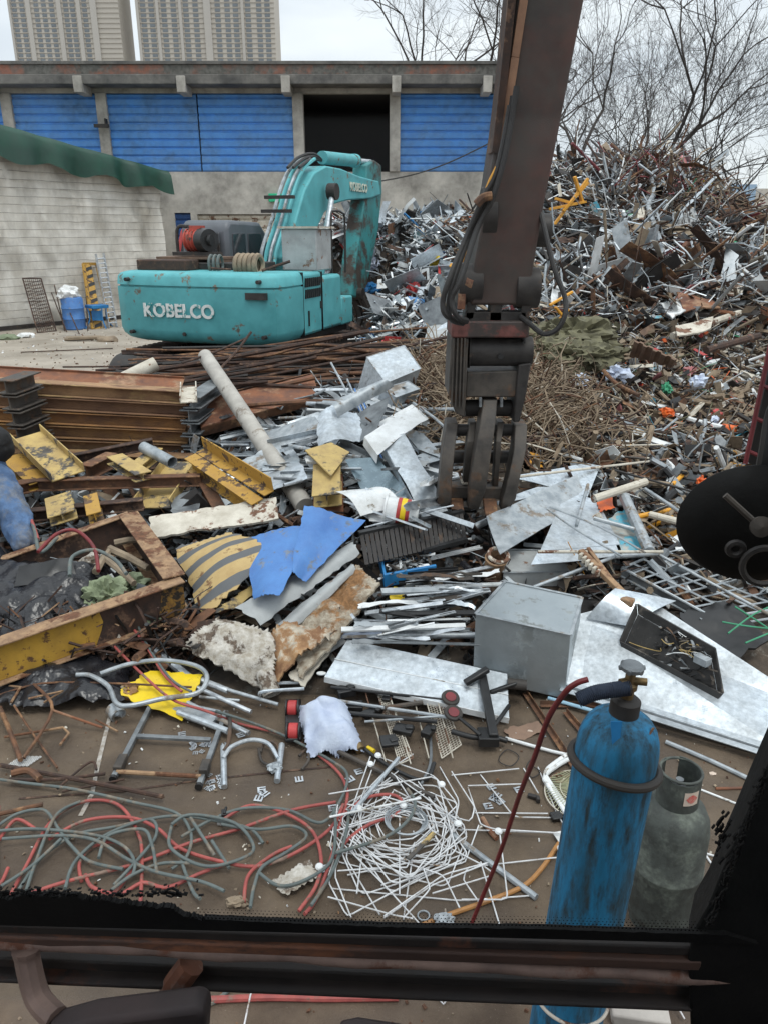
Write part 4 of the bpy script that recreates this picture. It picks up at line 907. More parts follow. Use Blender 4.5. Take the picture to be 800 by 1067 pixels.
# ------------------------------------------------------------ loose scrap that nobody could count
def rvec(r, flat=.5): return V((r.uniform(-1, 1), r.uniform(-1, 1), r.uniform(-flat, flat))).normalized()
def strip(g, c, L_, w, t, r, mi, curl=.5, k=5, flat=.45):
    d = rvec(r, flat); side = d.cross(UP + rvec(r) * .8).normalized(); P = [c.copy()]; up = side.cross(d)
    ax = rvec(r, 1); a = r.uniform(-curl, curl) * 1.6
    for i in range(k): d = Matrix.Rotation(a / k + r.uniform(-.1, .1) * curl, 3, ax) @ d; P.append(P[-1] + d * (L_ / k))
    cc = (P[0] + P[-1]) / 2 - c; vs = []
    tw = r.uniform(-.5, .5)
    for i, p in enumerate(P):
        s = Matrix.Rotation(tw * i / k, 3, d) @ side; n = s.cross(d).normalized(); p = p - cc
        vs += [p + s * w / 2, p - s * w / 2, p - s * w / 2 + n * t, p + s * w / 2 + n * t]
    fs = [(0, 1, 2, 3), tuple(len(vs) - q for q in (1, 2, 3, 4))]
    for i in range(k):
        for j in range(4): fs.append((i * 4 + j, i * 4 + (j + 1) % 4, (i + 1) * 4 + (j + 1) % 4, (i + 1) * 4 + j))
    g.add(vs, fs, mi)
def twig(g, c, L_, rad, r, mi, curl=1.0, k=5, flat=.5, n=4):
    d = rvec(r, flat); P = [V((0, 0, 0))]; ax = rvec(r, 1); a = r.uniform(-curl, curl)
    for i in range(k): d = Matrix.Rotation(a / k * 1.6 + r.uniform(-.18, .18) * curl, 3, ax) @ d; P.append(P[-1] + d * (L_ / k))
    cc = (P[0] + P[-1]) / 2; g.tube([c + p - cc for p in P], rad, n, mi)
def chunk(g, c, s, r, mi):
    n = r.randint(4, 6); P = []; d1 = rvec(r, .6); d2 = d1.cross(rvec(r, 1)).normalized()
    for i in range(n): a = 2 * math.pi * i / n + r.uniform(-.3, .3); q = r.uniform(.5, 1.1) * s; P.append(c + d1 * math.cos(a) * q + d2 * math.sin(a) * q * r.uniform(.45, .9))
    g.plate(P, d1.cross(d2).normalized() * r.uniform(.004, .05) * (1 if s > .1 else .4), mi)
def fold(g, c, s, r, mi):   # bent plate: two panels meeting at an angle
    d1 = rvec(r, .5); d2 = d1.cross(rvec(r, 1)).normalized(); n = d1.cross(d2); a = r.uniform(.3, 1.4)
    w = s * r.uniform(.3, .8); l = s; e = (d2 * math.cos(a) + n * math.sin(a)) * w * r.uniform(.3, 1)
    g.plate([c, c + d1 * l, c + d1 * l * .95 + d2 * w, c + d2 * w], n * .006, mi); g.plate([c, c + d1 * l, c + d1 * l + e, c + e * .8], d2 * .006, mi)
def bits(name, region, count, mats, weights, kinds, size, label=None, seed=0, lift=(.0, .22), rim=None, density=None, cat=None, kw=None, curl=.6):
    r = random.Random(seed); g = G(); n = 0; tries = 0; cum = weights
    while n < count and tries < count * 12:
        tries += 1
        x = r.uniform(region[0], region[1]); y = r.uniform(region[2], region[3])
        if density and r.random() > density(x, y): continue
        z = hf(x, y)
        if any(inpoly(x, y, Q) for Q in CLEAR) or (x > 8.0 and y > 15.5 and r.random() < .6): continue
        if z < .12 or (rim and not rim(x, y, z)): continue
        c = V((x, y, z + r.uniform(*lift))); mi = r.choices(range(len(mats)), cum)[0]; s = r.uniform(*size) * (1 + .0 * y); k = r.choices(['strip', 'twig', 'chunk', 'fold', 'tube'], kinds)[0]
        if k == 'strip': strip(g, c, s * 1.7, s * r.uniform(.06, .28), .006, r, mi, curl)
        elif k == 'twig': twig(g, c, s * 2.2, r.uniform(.003, .010) if y < 12 else r.uniform(.006, .016), r, mi, curl * 1.6)
        elif k == 'chunk': chunk(g, c, s * .5, r, mi)
        elif k == 'fold': fold(g, c, s * .8, r, mi)
        else: twig(g, c, s * 2.0, r.uniform(.012, .035), r, mi, .25, 3, .6, 6)
        n += 1
    return build(g, name, mats, None, label, cat, kind='stuff', ang=30)
def foot(c, dy=0, lift=0): return [tuple(on(x, y, lift).xy) for x, y in c]
CLEAR += [foot([(492, 700), (500, 650), (560, 600), (612, 622), (596, 715)]), foot([(340, 712), (360, 660), (535, 700), (540, 760)]), foot([(595, 720), (608, 640), (690, 612), (840, 740), (840, 800)]),
          foot([(520, 600), (528, 570), (600, 572), (606, 600)]), foot([(385, 620), (385, 585), (450, 575), (462, 605)])]
# big mixed heap, right
pal = ['rust', 'rust_dark', 'galv2', 'galv_dk', 'white', 'steel_dk', 'wood', 'rust_red', 'twig', 'cream', 'red', 'green', 'teal_pl', 'orange', 'pink', 'black']
wt = [7, 11, 20, 15, 11, 18, 6, 4, 8, 9, 1.0, .5, .5, .4, .9, 12]
bits('mixed_scrap', (1.6, 11.0, 11.5, 23.5), 17500, pal, wt, [5, 6, 2.0, 2.0, 1.8], (.12, .5), 'huge mixed scrap heap at the right behind the excavator arm', 1, (-.05, .4), cat='scrap heap')
bits('rod_tangle', (5.4, 8.0, 15.5, 21.5), 1100, ['rust', 'rust_dark', 'steel_dk', 'twig', 'red_dk'], [6, 14, 8, 8, 3], [0, 10, 0, 0, 1.2], (.25, .75), 'tangle of thin rusty rods and wire near the crest of the right heap', 24, (.1, .55), cat='rods', curl=1.3)
bits('rod_tangle', (2.0, 8, 12, 20), 1400, ['rust', 'rust_dark', 'steel_dk', 'galv2', 'galv', 'white'], [3, 5, 6, 12, 7, 7], [0, 10, 0, 0, 2.5], (.3, .8), 'thin bent rods and pipes woven through the right heap', 25, (.1, .45), cat='rods', curl=1.0)
bits('long_scrap', (1.8, 8.0, 11.8, 22.8), 1000, ['rust', 'rust_dark', 'galv2', 'galv', 'white', 'steel_dk', 'wood', 'cream', 'red_dk'], [10, 14, 18, 8, 6, 14, 8, 4, 2], [7, 5, 0, 0, 4], (.55, 1.25), 'long bent strips, bars and pipes tangled over the right heap', 21, (.1, .42), cat='scrap bars', curl=.9)
bits('plate_scrap', (1.8, 9.4, 11.8, 22.0), 260, ['galv2', 'galv_dk', 'white', 'steel_dk', 'cream', 'wood_dk', 'rust_red', 'rust'], [9, 14, 4, 14, 5, 6, 4, 9], [3, 0, 2, 5, 0], (.35, .85), 'larger bent plates and boards over the right heap', 22, (.08, .34), cat='scrap plates')
bits('long_scrap', (-1.6, 4, 12.6, 23.2), 420, ['galv', 'galv2', 'white', 'galv_dk', 'rust_dark'], [10, 10, 6, 8, 6], [7, 2, 0, 3, 2], (.45, .95), 'longer pale strips over the silvery heap', 23, (.08, .3), cat='scrap strips', curl=1.0)
bits('mixed_scrap', (.9, 8, 8.0, 12.2), 8500, ['rust', 'rust_dark', 'galv2', 'white', 'steel_dk', 'wood', 'twig', 'cream', 'red', 'green', 'orange', 'teal_pl', 'olive', 'pink', 'black'], [9, 10, 7, 6, 12, 10, 22, 8, 1, .8, 1, .6, 3, 1, 6], [3, 5, 4, 1.5, .8], (.05, .27), 'litter of small mixed scrap at the foot of the right heap', 2, (-.03, .14), cat='scrap litter')
bits('mixed_scrap', (1.4, 7, 5.2, 8.2), 3600, ['rust', 'rust_dark', 'galv2', 'white', 'steel_dk', 'wood', 'twig', 'cream', 'black', 'yellow_f', 'galv_dk'], [8, 10, 10, 5, 14, 8, 10, 5, 12, 1, 10], [4, 3, 2.5, 2, 2.5], (.05, .34), 'loose metal scrap around the grey wire shelf at right', 3, (-.03, .12), cat='scrap litter')
# shredded pale metal heap, middle
bits('shredded_metal', (-1.8, 4.2, 12.2, 24.2), 9500, ['galv', 'alu', 'white', 'galv_dk', 'black', 'rust', 'red', 'blue_pl', 'cream', 'steel_dk'], [18, 14, 14, 14, 12, 5, 2.0, 1, 4, 12], [4, 1.2, 3, 3, .8], (.12, .5), 'silvery shredded metal heap between the teal excavator and the arm', 4, (-.05, .3), cat='scrap heap')
# dry stalk tangle left and right of the grapple
def dens(x, y): return max(0, 1 - ((x - 1.35) / 1.25) ** 2) * max(.1, 1 - ((y - 9.3) / 2.2) ** 2)
bits('dry_stalks', (.2, 3.4, 6.9, 11.6), 4200, ['twig', 'wood', 'rust', 'rust_dark', 'cream'], [20, 7, 4, 4, 1], [0, 12, 0, 0, .1], (.12, .5), 'tangle of dry brown stalks and wire beside the grapple', 5, (0, .28), density=dens, cat='stalks', curl=1.1)
bits('mixed_scrap', (-3.6, .6, 6.0, 9.6), 1700, ['galv', 'galv2', 'galv_dk', 'steel_dk', 'rust', 'rust_dark', 'white', 'wood'], [14, 12, 12, 12, 7, 9, 3, 2], [5, 2, 2, 2.5, 1], (.08, .4), 'loose grey offcuts under the beams and the pale pole', 6, (-.03, .08), cat='scrap litter')
bits('mixed_scrap', (-3.9, 2.4, 4.45, 6.3), 2000, ['galv2', 'galv_dk', 'steel_dk', 'rust', 'rust_dark', 'white', 'black', 'bag', 'wood'], [9, 9, 14, 7, 12, 2, 14, 4, 3], [4, 2.5, 2, 2, 1.5], (.05, .26), 'dark small scrap in the near heap below the felt', 7, (-.03, .05), cat='scrap litter')
bits('rusty_tangle', (-3.6, -1.3, 4.15, 4.9), 750, ['rust_dark', 'rust', 'black', 'rust_tan'], [12, 6, 5, 1], [2, 8, 1, 0, .5], (.1, .35), 'dark tangle of rusty wire and bars at the left under the yellow beam', 8, (-.02, .1), rim=lambda x, y, z: True, cat='scrap litter', curl=1.0)
# specks and crumbs on the bare yard
g = G(); r = random.Random(9)
for k in range(900):
    x = r.uniform(-2.4, 3.4); y = r.uniform(2.1, 4.5); s = r.uniform(.003, .011)
    chunk(g, V((x, y, .004)), s, r, r.choices([0, 1, 2, 3], [5, 4, 1, 3])[0])
build(g, 'grit', ['wood', 'rust', 'white', 'cream'], None, 'crumbs of rust and grit on the bare yard', 'grit', kind='stuff')
g = G()
for k in range(1400):
    x = r.uniform(-14, 0); y = r.uniform(12.5, 28); s = r.uniform(.01, .05)
    if hf(x, y) < .05: chunk(g, V((x, y, .01)), s, r, r.choices([0, 1, 2, 3], [5, 4, 2, 3])[0])
build(g, 'grit', ['wood', 'rust', 'white', 'cream'], None, 'crumbs of rubbish on the open yard behind', 'grit', kind='stuff')

# ------------------------------------------------------------ countable things in the far heaps
def item(g, name, mt, label, cat, group=None, bevel=0, **k): return build(g, name, mt, None, label, cat, group, None, bevel, **k)
def yframe(pxs, Y, r, label, name='yellow_tubing'):
    o = thing(name, pt(pxs[0][0][0], pxs[0][0][1], Y), label, 'frame')
    for a, b in pxs:
        g = G(); g.seg(pt(*a, Y - .02 * (a[0] % 3)), pt(*b, Y + .1), r * 2, r * 1.4); build(g, 'tube', 'yellow_f', o, bevel=.004)
yframe([((574, 238), (612, 186)), ((572, 218), (610, 210)), ((586, 220), (612, 190)), ((578, 207), (600, 213)), ((598, 184), (606, 210))], 16.5, .035, 'orange yellow tube frame sticking out high on the right heap')
yframe([((478, 262), (494, 257)), ((477, 264), (492, 280)), ((482, 262), (498, 276)), ((470, 276), (482, 288))], 11.5, .04, 'orange yellow tubes seen through the loop of the left hose')
yframe([((565, 352), (592, 322)), ((572, 318), (596, 304)), ((578, 320), (588, 332))], 10.6, .02, 'thin yellow sticks poking out behind the right hose')
def rib(px, py, px2, py2, w, name, mt, label, cat, lift=.35, th=.04, group=None):
    a, b = on(px, py, lift), on(px2, py2, lift); g = G(); g.seg(a, b, w, th); return item(g, name, mt, label, cat, group, .004)
g = G(); c = [on(655, 372, .25), on(700, 384, .25), on(704, 376, .5), on(660, 356, .55)]; g.sheet(c, 30, 6, .02, .01, 3, 1, bend=lambda u, w: .02 * (1 if int(u * 9) % 2 else 0)); item(g, 'ribbed_panel', 'cardboard', 'brown ribbed board lying on the lower right heap', 'panel')
g = G()
for (x, y, s, k) in ((602, 352, .5, 1), (580, 350, .38, 2), (620, 372, .33, 3), (596, 372, .36, 4), (572, 366, .3, 5)):
    g = G(); g.lump(on(x, y, .32), (s * 1.25, s * .8, s * .62), k, 4, .5, 1.8, ridge=.6, flat=False)
    item(g, 'woven_sack', 'olive', {1: 'largest olive sack, topmost in the pile right of the grapple', 2: 'olive sack closest to the hanging right hose', 3: 'olive sack at the right end of the pile by the brown board', 4: 'crumpled olive sack below the largest one', 5: 'small olive sack low beside the grapple plate'}[k], 'sack', 'olive sacks right of the grapple')
def tubething(pxs, r, name, mt, label, cat, lift=.3, group=None, n=8, k=4):
    g = G(); P = [on(x, y, lift) for x, y in pxs]; g.tube(smooth_path(P, k) if len(P) > 2 else P, r, n); return item(g, name, mt, label, cat, group)
tubething([(676, 180), (681, 200), (675, 215), (683, 240), (690, 262), (690, 275)], .05, 'bent_duct', 'galv2', 'long bent grey pipe running down the upper right heap', 'pipe', .55)
tubething([(676, 182), (690, 176), (700, 180)], .045, 'bent_pipe', 'galv2', 'short bent pipe at the crest of the right heap', 'pipe', .6)
for k, (pxs, r_, mt, lb) in enumerate([
    ([(690, 288), (722, 300), (752, 262)], .045, 'red_dk', 'dark red bar bent upwards at the right end of the heap'), ([(700, 262), (735, 282), (760, 296)], .05, 'red_dk', 'dark red bar sloping down the right side of the heap'),
    ([(755, 290), (765, 262)], .04, 'rust_dark', 'upright rusty post beside the red plastic at right'), ([(778, 305), (798, 285)], .05, 'galv2', 'short grey tube pointing up at the right edge'),
    ([(705, 300), (716, 322)], .07, 'white', 'thick white tube standing on the right heap'), ([(640, 300), (672, 312), (700, 330)], .04, 'galv', 'long grey tube lying across the right heap'),
    ([(570, 316), (640, 308)], .05, 'wood', 'pale timber lying level above the olive sacks'), ([(572, 322), (650, 318)], .04, 'wood', 'thin timber just under the level pale timber'),
    ([(700, 350), (770, 326)], .05, 'cream', 'long cream bar across the lower right heap'), ([(735, 365), (790, 350)], .05, 'rust_dark', 'dark bar beside the right guard rail'),
    ([(690, 428), (720, 438), (752, 446)], .035, 'white', 'white tube with an orange end on the litter'), ([(640, 432), (640, 462)], .022, 'galv2', 'short upright grey strip in the brown litter'),
    ([(550, 453), (600, 441)], .03, 'cream', 'pale slat over the dry stalks'), ([(612, 455), (680, 478)], .02, 'black', 'thin black bar in the litter below the stalks'),
    ([(600, 350), (620, 330), (640, 352)], .03, 'twig', 'bent brown bar above the sacks'), ([(628, 386), (642, 400), (665, 412)], .025, 'rust', 'bent rusty rod in front of the sacks')]):
    tubething(pxs, r_, 'scrap_bar', mt, lb, 'bar', .3 if pxs[0][1] < 400 else .12)
g = G(); e = on(752, 446, .12); g.tube([e, e + V((.14, .02, -.03))], [.05, .055], 10); item(g, 'orange_stopper', 'orange', 'bright orange cap on the end of the white tube', 'cap')
cols = [(722, 262, .2, 'red', 'bright red crumpled plastic at the right end of the heap'), (728, 272, .15, 'red', 'smaller red scrap under the bright red plastic'), (746, 272, .12, 'pink', 'pink plastic scrap near the red plastic'), (736, 198, .25, 'yellow_b', 'yellow scrap near the top right of the heap'),
        (646, 222, .14, 'red', 'small red scrap in the middle of the upper heap'), (628, 222, .2, 'cream', 'cream fabric scrap left of the small red one'), (706, 200, .28, 'pink', 'dusty pink cloth below the crest of the heap'), (712, 178, .35, 'pink', 'pinkish sheet bundle on the crest of the heap'),
        (747, 280, .13, 'pink', 'round pink scrap low on the right of the heap'), (608, 232, .15, 'bag_w', 'white scrap on the left slope of the right heap'), (570, 278, .18, 'bag_w', 'violet white bag right of the arm'), (700, 288, .13, 'rust_red', 'round rusty can on the right heap'),
        (680, 372, .12, 'red', 'red scrap just above the brown board'), (718, 387, .1, 'pink', 'pink scrap to the right of the brown board'), (605, 398, .14, 'bag_w', 'white bag in front of the olive sacks'), (643, 390, .16, 'bag_w', 'pale bag between sacks and brown board'), (727, 398, .13, 'bag_w', 'blue white bag right of the brown board'),
        (694, 405, .1, 'green', 'green scrap below the brown board'), (694, 430, .09, 'orange', 'orange scrap in the middle of the brown litter'), (746, 431, .07, 'red', 'small red scrap in the litter near the guard rail'), (744, 438, .07, 'bag_w', 'small blue white scrap beside the small red one'),
        (623, 384, .07, 'orange', 'orange peel sized scrap near the sacks'), (642, 417, .07, 'cream', 'round cream lump in the brown litter'), (730, 502, .07, 'orange', 'orange red scrap above the mirror'), (455, 276, .22, 'yellow_b', 'yellow bag on the silvery heap left of the hoses'),
        (430, 302, .2, 'red', 'red scrap in the silvery heap'), (442, 294, .16, 'red', 'second smaller red scrap in the silvery heap'), (388, 275, .25, 'bag_w', 'pale bag beside the teal stick'), (388, 300, .2, 'blue_pl', 'round blue scrap below the teal stick'), (377, 285, .16, 'blue_pl', 'small blue scrap touching the teal stick'),
        (386, 358, .13, 'orange', 'orange lump above the upright steel duct'), (400, 343, .15, 'white', 'white lump behind the rusty bars')]
for k, (x, y, s, mt, lb) in enumerate(cols):
    g = G(); g.lump(on(x, y, s * .9 + .08), (s * 1.1, s * .7, s * .8), 60 + k, 3, .6, 2, rot=k, ridge=.7, flat=False); item(g, 'plastic_scrap', mt, lb, 'plastic scrap')
for k, (c, mt, lb) in enumerate([([(626, 270), (640, 275), (640, 300), (622, 295)], 'galv_dk', 'grey sheet standing on the left of the right heap'), ([(578, 280), (586, 268), (592, 312), (574, 318)], 'white', 'white wedge shaped board right of the hanging hose'),
    ([(686, 318), (706, 312), (720, 322), (700, 332)], 'white', 'white crumpled sheet in the middle of the right heap'), ([(700, 300), (735, 310), (750, 322), (712, 326)], 'rust_red', 'reddish brown sheet beside the white sheet'), ([(703, 340), (742, 332), (740, 342), (705, 352)], 'cream', 'cream padded slab low on the right heap'),
    ([(745, 290), (775, 300), (770, 312), (745, 305)], 'cream', 'grey white slab at the right end of the heap'), ([(600, 240), (640, 228), (645, 236), (606, 250)], 'galv2', 'long pale sheet on the left shoulder of the right heap'),
    ([(385, 335), (420, 328), (440, 338), (395, 350)], 'grey_sheet', 'dull grey sheet at the foot of the silvery heap'), ([(445, 345), (472, 338), (472, 352), (440, 360)], 'grey_sheet', 'pale grey board left of the grapple top plate'), ([(452, 300), (474, 300), (470, 330), (448, 328)], 'wood', 'tan board standing behind the left hoses')]):
    g = G(); g.sheet([on(*p, .38 if p[1] < 380 else .15) for p in c], 8, 6, .02, .08, 2, k + 3); item(g, 'scrap_sheet', mt, lb, 'sheet')
g = G(); g.torus(on(719, 262, .5), (.2, -1, .4), .14, .05, 20, 8); item(g, 'rusty_ring', 'rust_red', 'round rusty ring on the right heap', 'ring')

# ------------------------------------------------------------ bare trees
def tree(px, py, Y, h, seed, label, lean=0.0, spread=1.0, levels=6, rad0=.11):
    r = random.Random(seed); b = pt(px, py, Y); b.z = 0; o = thing('bare_tree', b, label, 'tree', 'bare trees behind the heap'); tr = G(); cr = G()
    def grow(p, d, L_, rad, lv):
        if rad < .004: rad = .004
        k = 4 if lv < 4 else 3; P = [p]; 
        for i in range(k):
            d = (d + V((r.uniform(-1, 1), r.uniform(-1, 1), r.uniform(-.6, .9))) * (.2 if lv < 2 else .3)).normalized(); P.append(P[-1] + d * L_ / k)
        tgt = tr if lv < 2 else cr
        tgt.tube(P, [rad * (1 - .35 * i / k) for i in range(k + 1)], 7 if lv < 2 else (4 if lv < 4 else 3))
        if lv >= levels: return
        nb = r.choice([2, 2, 3]) if lv < levels - 2 else r.choice([3, 4])
        for q in range(nb):
            a = r.uniform(.25, .75) * spread; ax = d.cross(rvec(r, 1)).normalized(); d2 = (Matrix.Rotation(a, 3, ax) @ d + UP * .12).normalized()
            s = P[-1] if q < 2 else P[r.randint(1, k)]
            grow(s, d2, L_ * r.uniform(.62, .88), rad * .54, lv + 1)
        if lv >= 1:
            for q in range(2):
                s = P[r.randint(1, k)]; d2 = (Matrix.Rotation(r.uniform(.5, 1.1), 3, d.cross(rvec(r, 1)).normalized()) @ d).normalized(); grow(s, d2, L_ * .5, rad * .3, max(lv + 2, levels - 1))
    d0 = V((lean, 0, 1)).normalized()
    n0 = r.choice([3, 4])
    tr.tube([b, b + d0 * h * .12], [rad0 * 2, rad0 * 1.7], 9)
    for q in range(n0):
        a = 2 * math.pi * q / n0; grow(b + d0 * h * .11, (d0 + V((math.cos(a), math.sin(a), 0)) * .35 * spread).normalized(), h * .26, rad0, 0)
    build(tr, 'trunk', 'bark', o, ang=80); build(cr, 'crown', 'bark', o, ang=0)
tree(575, 200, 27, 13.5, 3, 'tall bare tree rising directly behind the excavator arm', .5, 1.15, 7, .13)
tree(665, 200, 30, 10, 9, 'bare tree behind the crest of the right heap', .1, 1.2, 6, .085)
tree(800, 230, 26, 9, 21, 'spreading bare tree at the right edge above the fence', -.1, 1.1, 6, .07)
tree(512, 150, 47, 21, 5, 'thin bare treetop showing over the workshop roof left of the arm', -.12, 1.15, 7, .2)
tree(640, 150, 44, 14, 13, 'distant bare tree between the two nearer ones', .0, 1.05, 6)
# points given by their place in the view and a distance; never sunk into the heap below them
pt_raw = pt
def pt(px, py, Y, lift=.09):
    p = pt_raw(px, py, Y)
    if 4.3 < Y < 11.9 and p.z < hf(p.x, p.y) + lift: return on(px, py, lift)
    return p
# ------------------------------------------------------------ rusty bars in front of the teal excavator
r = random.Random(31)
def rebar(P, rad, label='long thin rusty bar in the heap of bars in front of the teal excavator', group='rusty bars before the teal excavator', mt='rust_dark', n=6):
    g = G(); g.tube(smooth_path(P, 4) if len(P) > 2 else P, rad, n); return item(g, 'rusty_bar', mt, label, 'bar', group)
for k in range(185):
    x0 = r.uniform(-4.6, -1.9); y0 = r.uniform(9.0, 11.6); L_ = r.uniform(2.0, 4.6); a = R(r.gauss(9, 11)); zc = .98 + r.uniform(0, .36) * (1 - abs(y0 - 10.4) / 1.6)
    if x0 < -3.6: zc = min(zc, r.uniform(.75, 1.05))
    P = []
    for i in range(4):
        t = i / 3; x = x0 + math.cos(a) * L_ * t; y = y0 + math.sin(a) * L_ * t * .8; P.append(V((x, min(y, 12.0), zc + (.14 * r.uniform(-.5, .7)) + .02 * k / 170 + .12 * t)))
    rebar(P, r.uniform(.010, .026), mt=r.choice(['rust_dark', 'rust_dark', 'rust', 'steel_dk']))
def bx2(a, ya, za, b, yb, zb): return V((pt(a, 400, ya).x, ya, za)), V((pt(b, 400, yb).x, yb, zb))
for k, (px, py, qx, qy, Y, rad) in enumerate(((90, 397, 385, 345, 9.6, .03), (150, 402, 400, 352, 9.4, .024), (100, 386, 360, 366, 10.0, .02), (190, 378, 258, 352, 9.0, .014), (230, 384, 262, 346, 9.0, .016), (180, 400, 330, 372, 9.0, .02), (232, 400, 470, 350, 9.5, .02), (250, 380, 440, 366, 9.8, .022))):
    rebar([pt(px, py, Y), pt((px + qx) / 2, (py + qy) / 2 + 2, Y + .3), pt(qx, qy, Y + .6)], rad, ['dark bar lying highest across the heap of rusty bars', 'second highest bar, parallel to the topmost one', 'straight bar crossing the rusty heap below the lettering', 'short rod sticking up at the left of the rusty heap', 'thin rod leaning up against the excavator side', 'brown bar just behind the pale pole end', 'bar running right from the rust plate towards the grapple', 'bar lying behind the upright duct'][k], None)
# pipe stubs and pole
g = G(); g.pipe(pt(128, 396, 9.0), pt(163, 379, 9.2), .085, .008, 20); item(g, 'pipe_stub', 'cream', 'short pale stub of pipe with a yellowed end behind the beam stack', 'pipe')
g = G(); a, b = pt(214, 371, 9.3), pt(318, 528, 6.55); g.tube([a - (b - a).normalized() * .06, a, a.lerp(b, .3), a.lerp(b, .6), b], [.045, .085, .087, .086, .085], 20); item(g, 'grey_pole', 'pipe_gr', 'long dusty grey pole leaning diagonally over the galvanised scrap', 'pole')
# rust plate (bent channel)
o = thing('rust_plate', pt(270, 440, 8.6), 'broad red rusty channel lying behind the pale pole', 'channel')
A_, B_, C_, D_ = pt(203, 437, 8.3), pt(327, 392, 9.2), pt(333, 405, 9.0), pt(209, 450, 8.2)
g = G(); g.sheet([pt(200, 420, 8.7), pt(326, 391, 9.4), pt(333, 413, 8.9), pt(210, 446, 8.1)], 14, 6, .012, .02, 2, 4); build(g, 'web', 'rust_red', o)
g = G(); g.sheet([pt(198, 418, 8.75), pt(325, 389, 9.45), pt(325, 396, 9.5), pt(199, 424, 8.8)], 14, 2, .012, .01, 2, 5); g.sheet([pt(210, 446, 8.1), pt(333, 413, 8.9), pt(334, 420, 8.95), pt(211, 455, 8.15)], 14, 2, .012, .01, 2, 5); build(g, 'flange', 'rust', o)

# ------------------------------------------------------------ stack of I beams
def ibeam(a, b, w_, h_, t_, label, mt='rust', group=None, up=UP, name='steel_beam', bevel=.003, paint=None):
    g = G(); g.prism(Ip(w_, h_, t_), a, b, up); o = item(g, name, mt, label, 'steel beam', group, bevel); return o
rows = ['topmost', 'second from the top', 'third from the top', 'fourth from the top', 'fifth from the top', 'lowest']
for k in range(6):
    yl, yr = 401 + k * 15.0, 413 + k * 13.6
    jl, jr = [0, -6, 4, 9, 18, 30][k], [0, 2, -1, 1, -1, 4][k]
    a = pt(-60, yl - 3, 7.9); b = pt(196 + jr, yr, 8.15); a2 = a.copy()
    ibeam(a, b, .2, .135, .012, 'rusty I beam, %s in the long stack at the left' % rows[k], M('stack rust %d' % k, [(.38, .23, .12), (.25, .14, .075), (.34, .17, .06), (.32, .18, .07), (.27, .17, .09), (.36, .22, .1)][k], (.14, .07, .04), .85, 0, 5, c3=(.42, .28, .13), c3a=.22 if k else .4, c3s=3, bump=.4, stretch=(.5, 1, 1)))
    # grey cut ends standing beside: neighbouring stack, seen end on
for k in range(5):
    y = 420 + k * 13.5; c = pt(198 + [2, -1, 1, 0, 3][k], y, 8.0)
    ibeam(c, c + V((.10, .9, .02)), .2, .125, .014, 'short beam end on, %s in the small pile at the end of the long stack' % ['topmost', 'second', 'third', 'fourth', 'lowest'][k], 'galv_dk')
for k in range(5):
    y = 404 + k * 16.5; c = pt(6 + k * 4, y, 7.45)
    ibeam(c, c + V((.10, .42, .02)), .2, .14, .014, 'dark beam end on, %s of the pile at the far left edge' % ['topmost', 'second', 'third', 'fourth', 'lowest'][k], 'steel_gr')
a, b = pt(183, 418, 7.9), pt(211, 413, 7.75)
g = G(); g.prism(Up(.17, .07, .012), pt(197, 404, 8.3), pt(197, 420, 7.6)); item(g, 'steel_channel', 'cream', 'small pale channel lying open side up on the right end of the beam stack', 'channel', bevel=.003)
g = G(); g.prism(Up(.4, .04, .012), pt(-40, 391, 8.3), pt(190, 404, 8.5), (0, -.3, 1)); item(g, 'steel_channel', 'rust_red', 'wide reddish channel lying flat on top of the long beam stack', 'channel', bevel=.003)

# ------------------------------------------------------------ yellow beam offcuts
def offcut(pxa, Ya, pxb, Yb, w_, h_, label, mt='yellow', up=UP, t_=.012, kind='I'):
    a, b = pt(*pxa, Ya), pt(*pxb, Yb); g = G(); g.prism(Ip(w_, h_, t_) if kind == 'I' else Up(w_, h_, t_) if kind == 'U' else Lp(w_, h_, t_), a, b, up)
    return item(g, 'beam_offcut', mt, label, 'steel beam', None, .003)
offcut((28, 455), 7.2, (72, 497), 6.5, .30, .09, 'yellow open channel in the upper left pile, its inside grey at the far end', 'yellow_pale', (0.2, -.45, 1), kind='U')
offcut((15, 478), 7.0, (46, 505), 6.55, .25, .08, 'yellow and rusty beam under the open yellow channel', 'yellow', (.2, -.3, 1))
offcut((193, 482), 7.2, (160, 530), 6.35, .34, .10, 'yellow open channel with a dark grey patch, in the middle of the left pile', 'yellow_pale', (-.1, -.5, 1), kind='U')
offcut((214, 468), 6.9, (286, 512), 6.1, .10, .14, 'upper of two parallel yellow beams left of the grey pole', 'yellow', (.1, -.5, 1), kind='L')
offcut((200, 482), 6.8, (270, 530), 6.05, .12, .15, 'lower of two parallel yellow beams left of the grey pole', 'yellow', (.1, -.5, 1))
offcut((120, 478), 6.9, (150, 497), 6.5, .16, .08, 'small yellow offcut behind the open channels', 'yellow_pale')
offcut((138, 492), 6.7, (165, 470), 7.1, .13, .08, 'pale yellow offcut with a dark end by the small grey tube', 'yellow_pale')
offcut((90, 492), 6.75, (118, 478), 7.1, .14, .13, 'dark rusty offcut standing between the yellow channels', 'rust')
offcut((62, 520), 6.3, (66, 540), 5.95, .22, .09, 'pale yellow offcut seen end on, low at the left', 'yellow_pale', (0, -.5, 1))
offcut((96, 520), 6.3, (100, 540), 5.95, .12, .1, 'small yellow box end low at the left', 'yellow_b' if 0 else 'yellow', (0, -.5, 1))
offcut((40, 505), 6.5, (210, 500), 6.6, .1, .10, 'long dark red beam lying level below the yellow channels', 'rust')
offcut((20, 538), 6.1, (150, 525), 6.3, .1, .10, 'dark beam low behind the big steel frame', 'rust_dark')
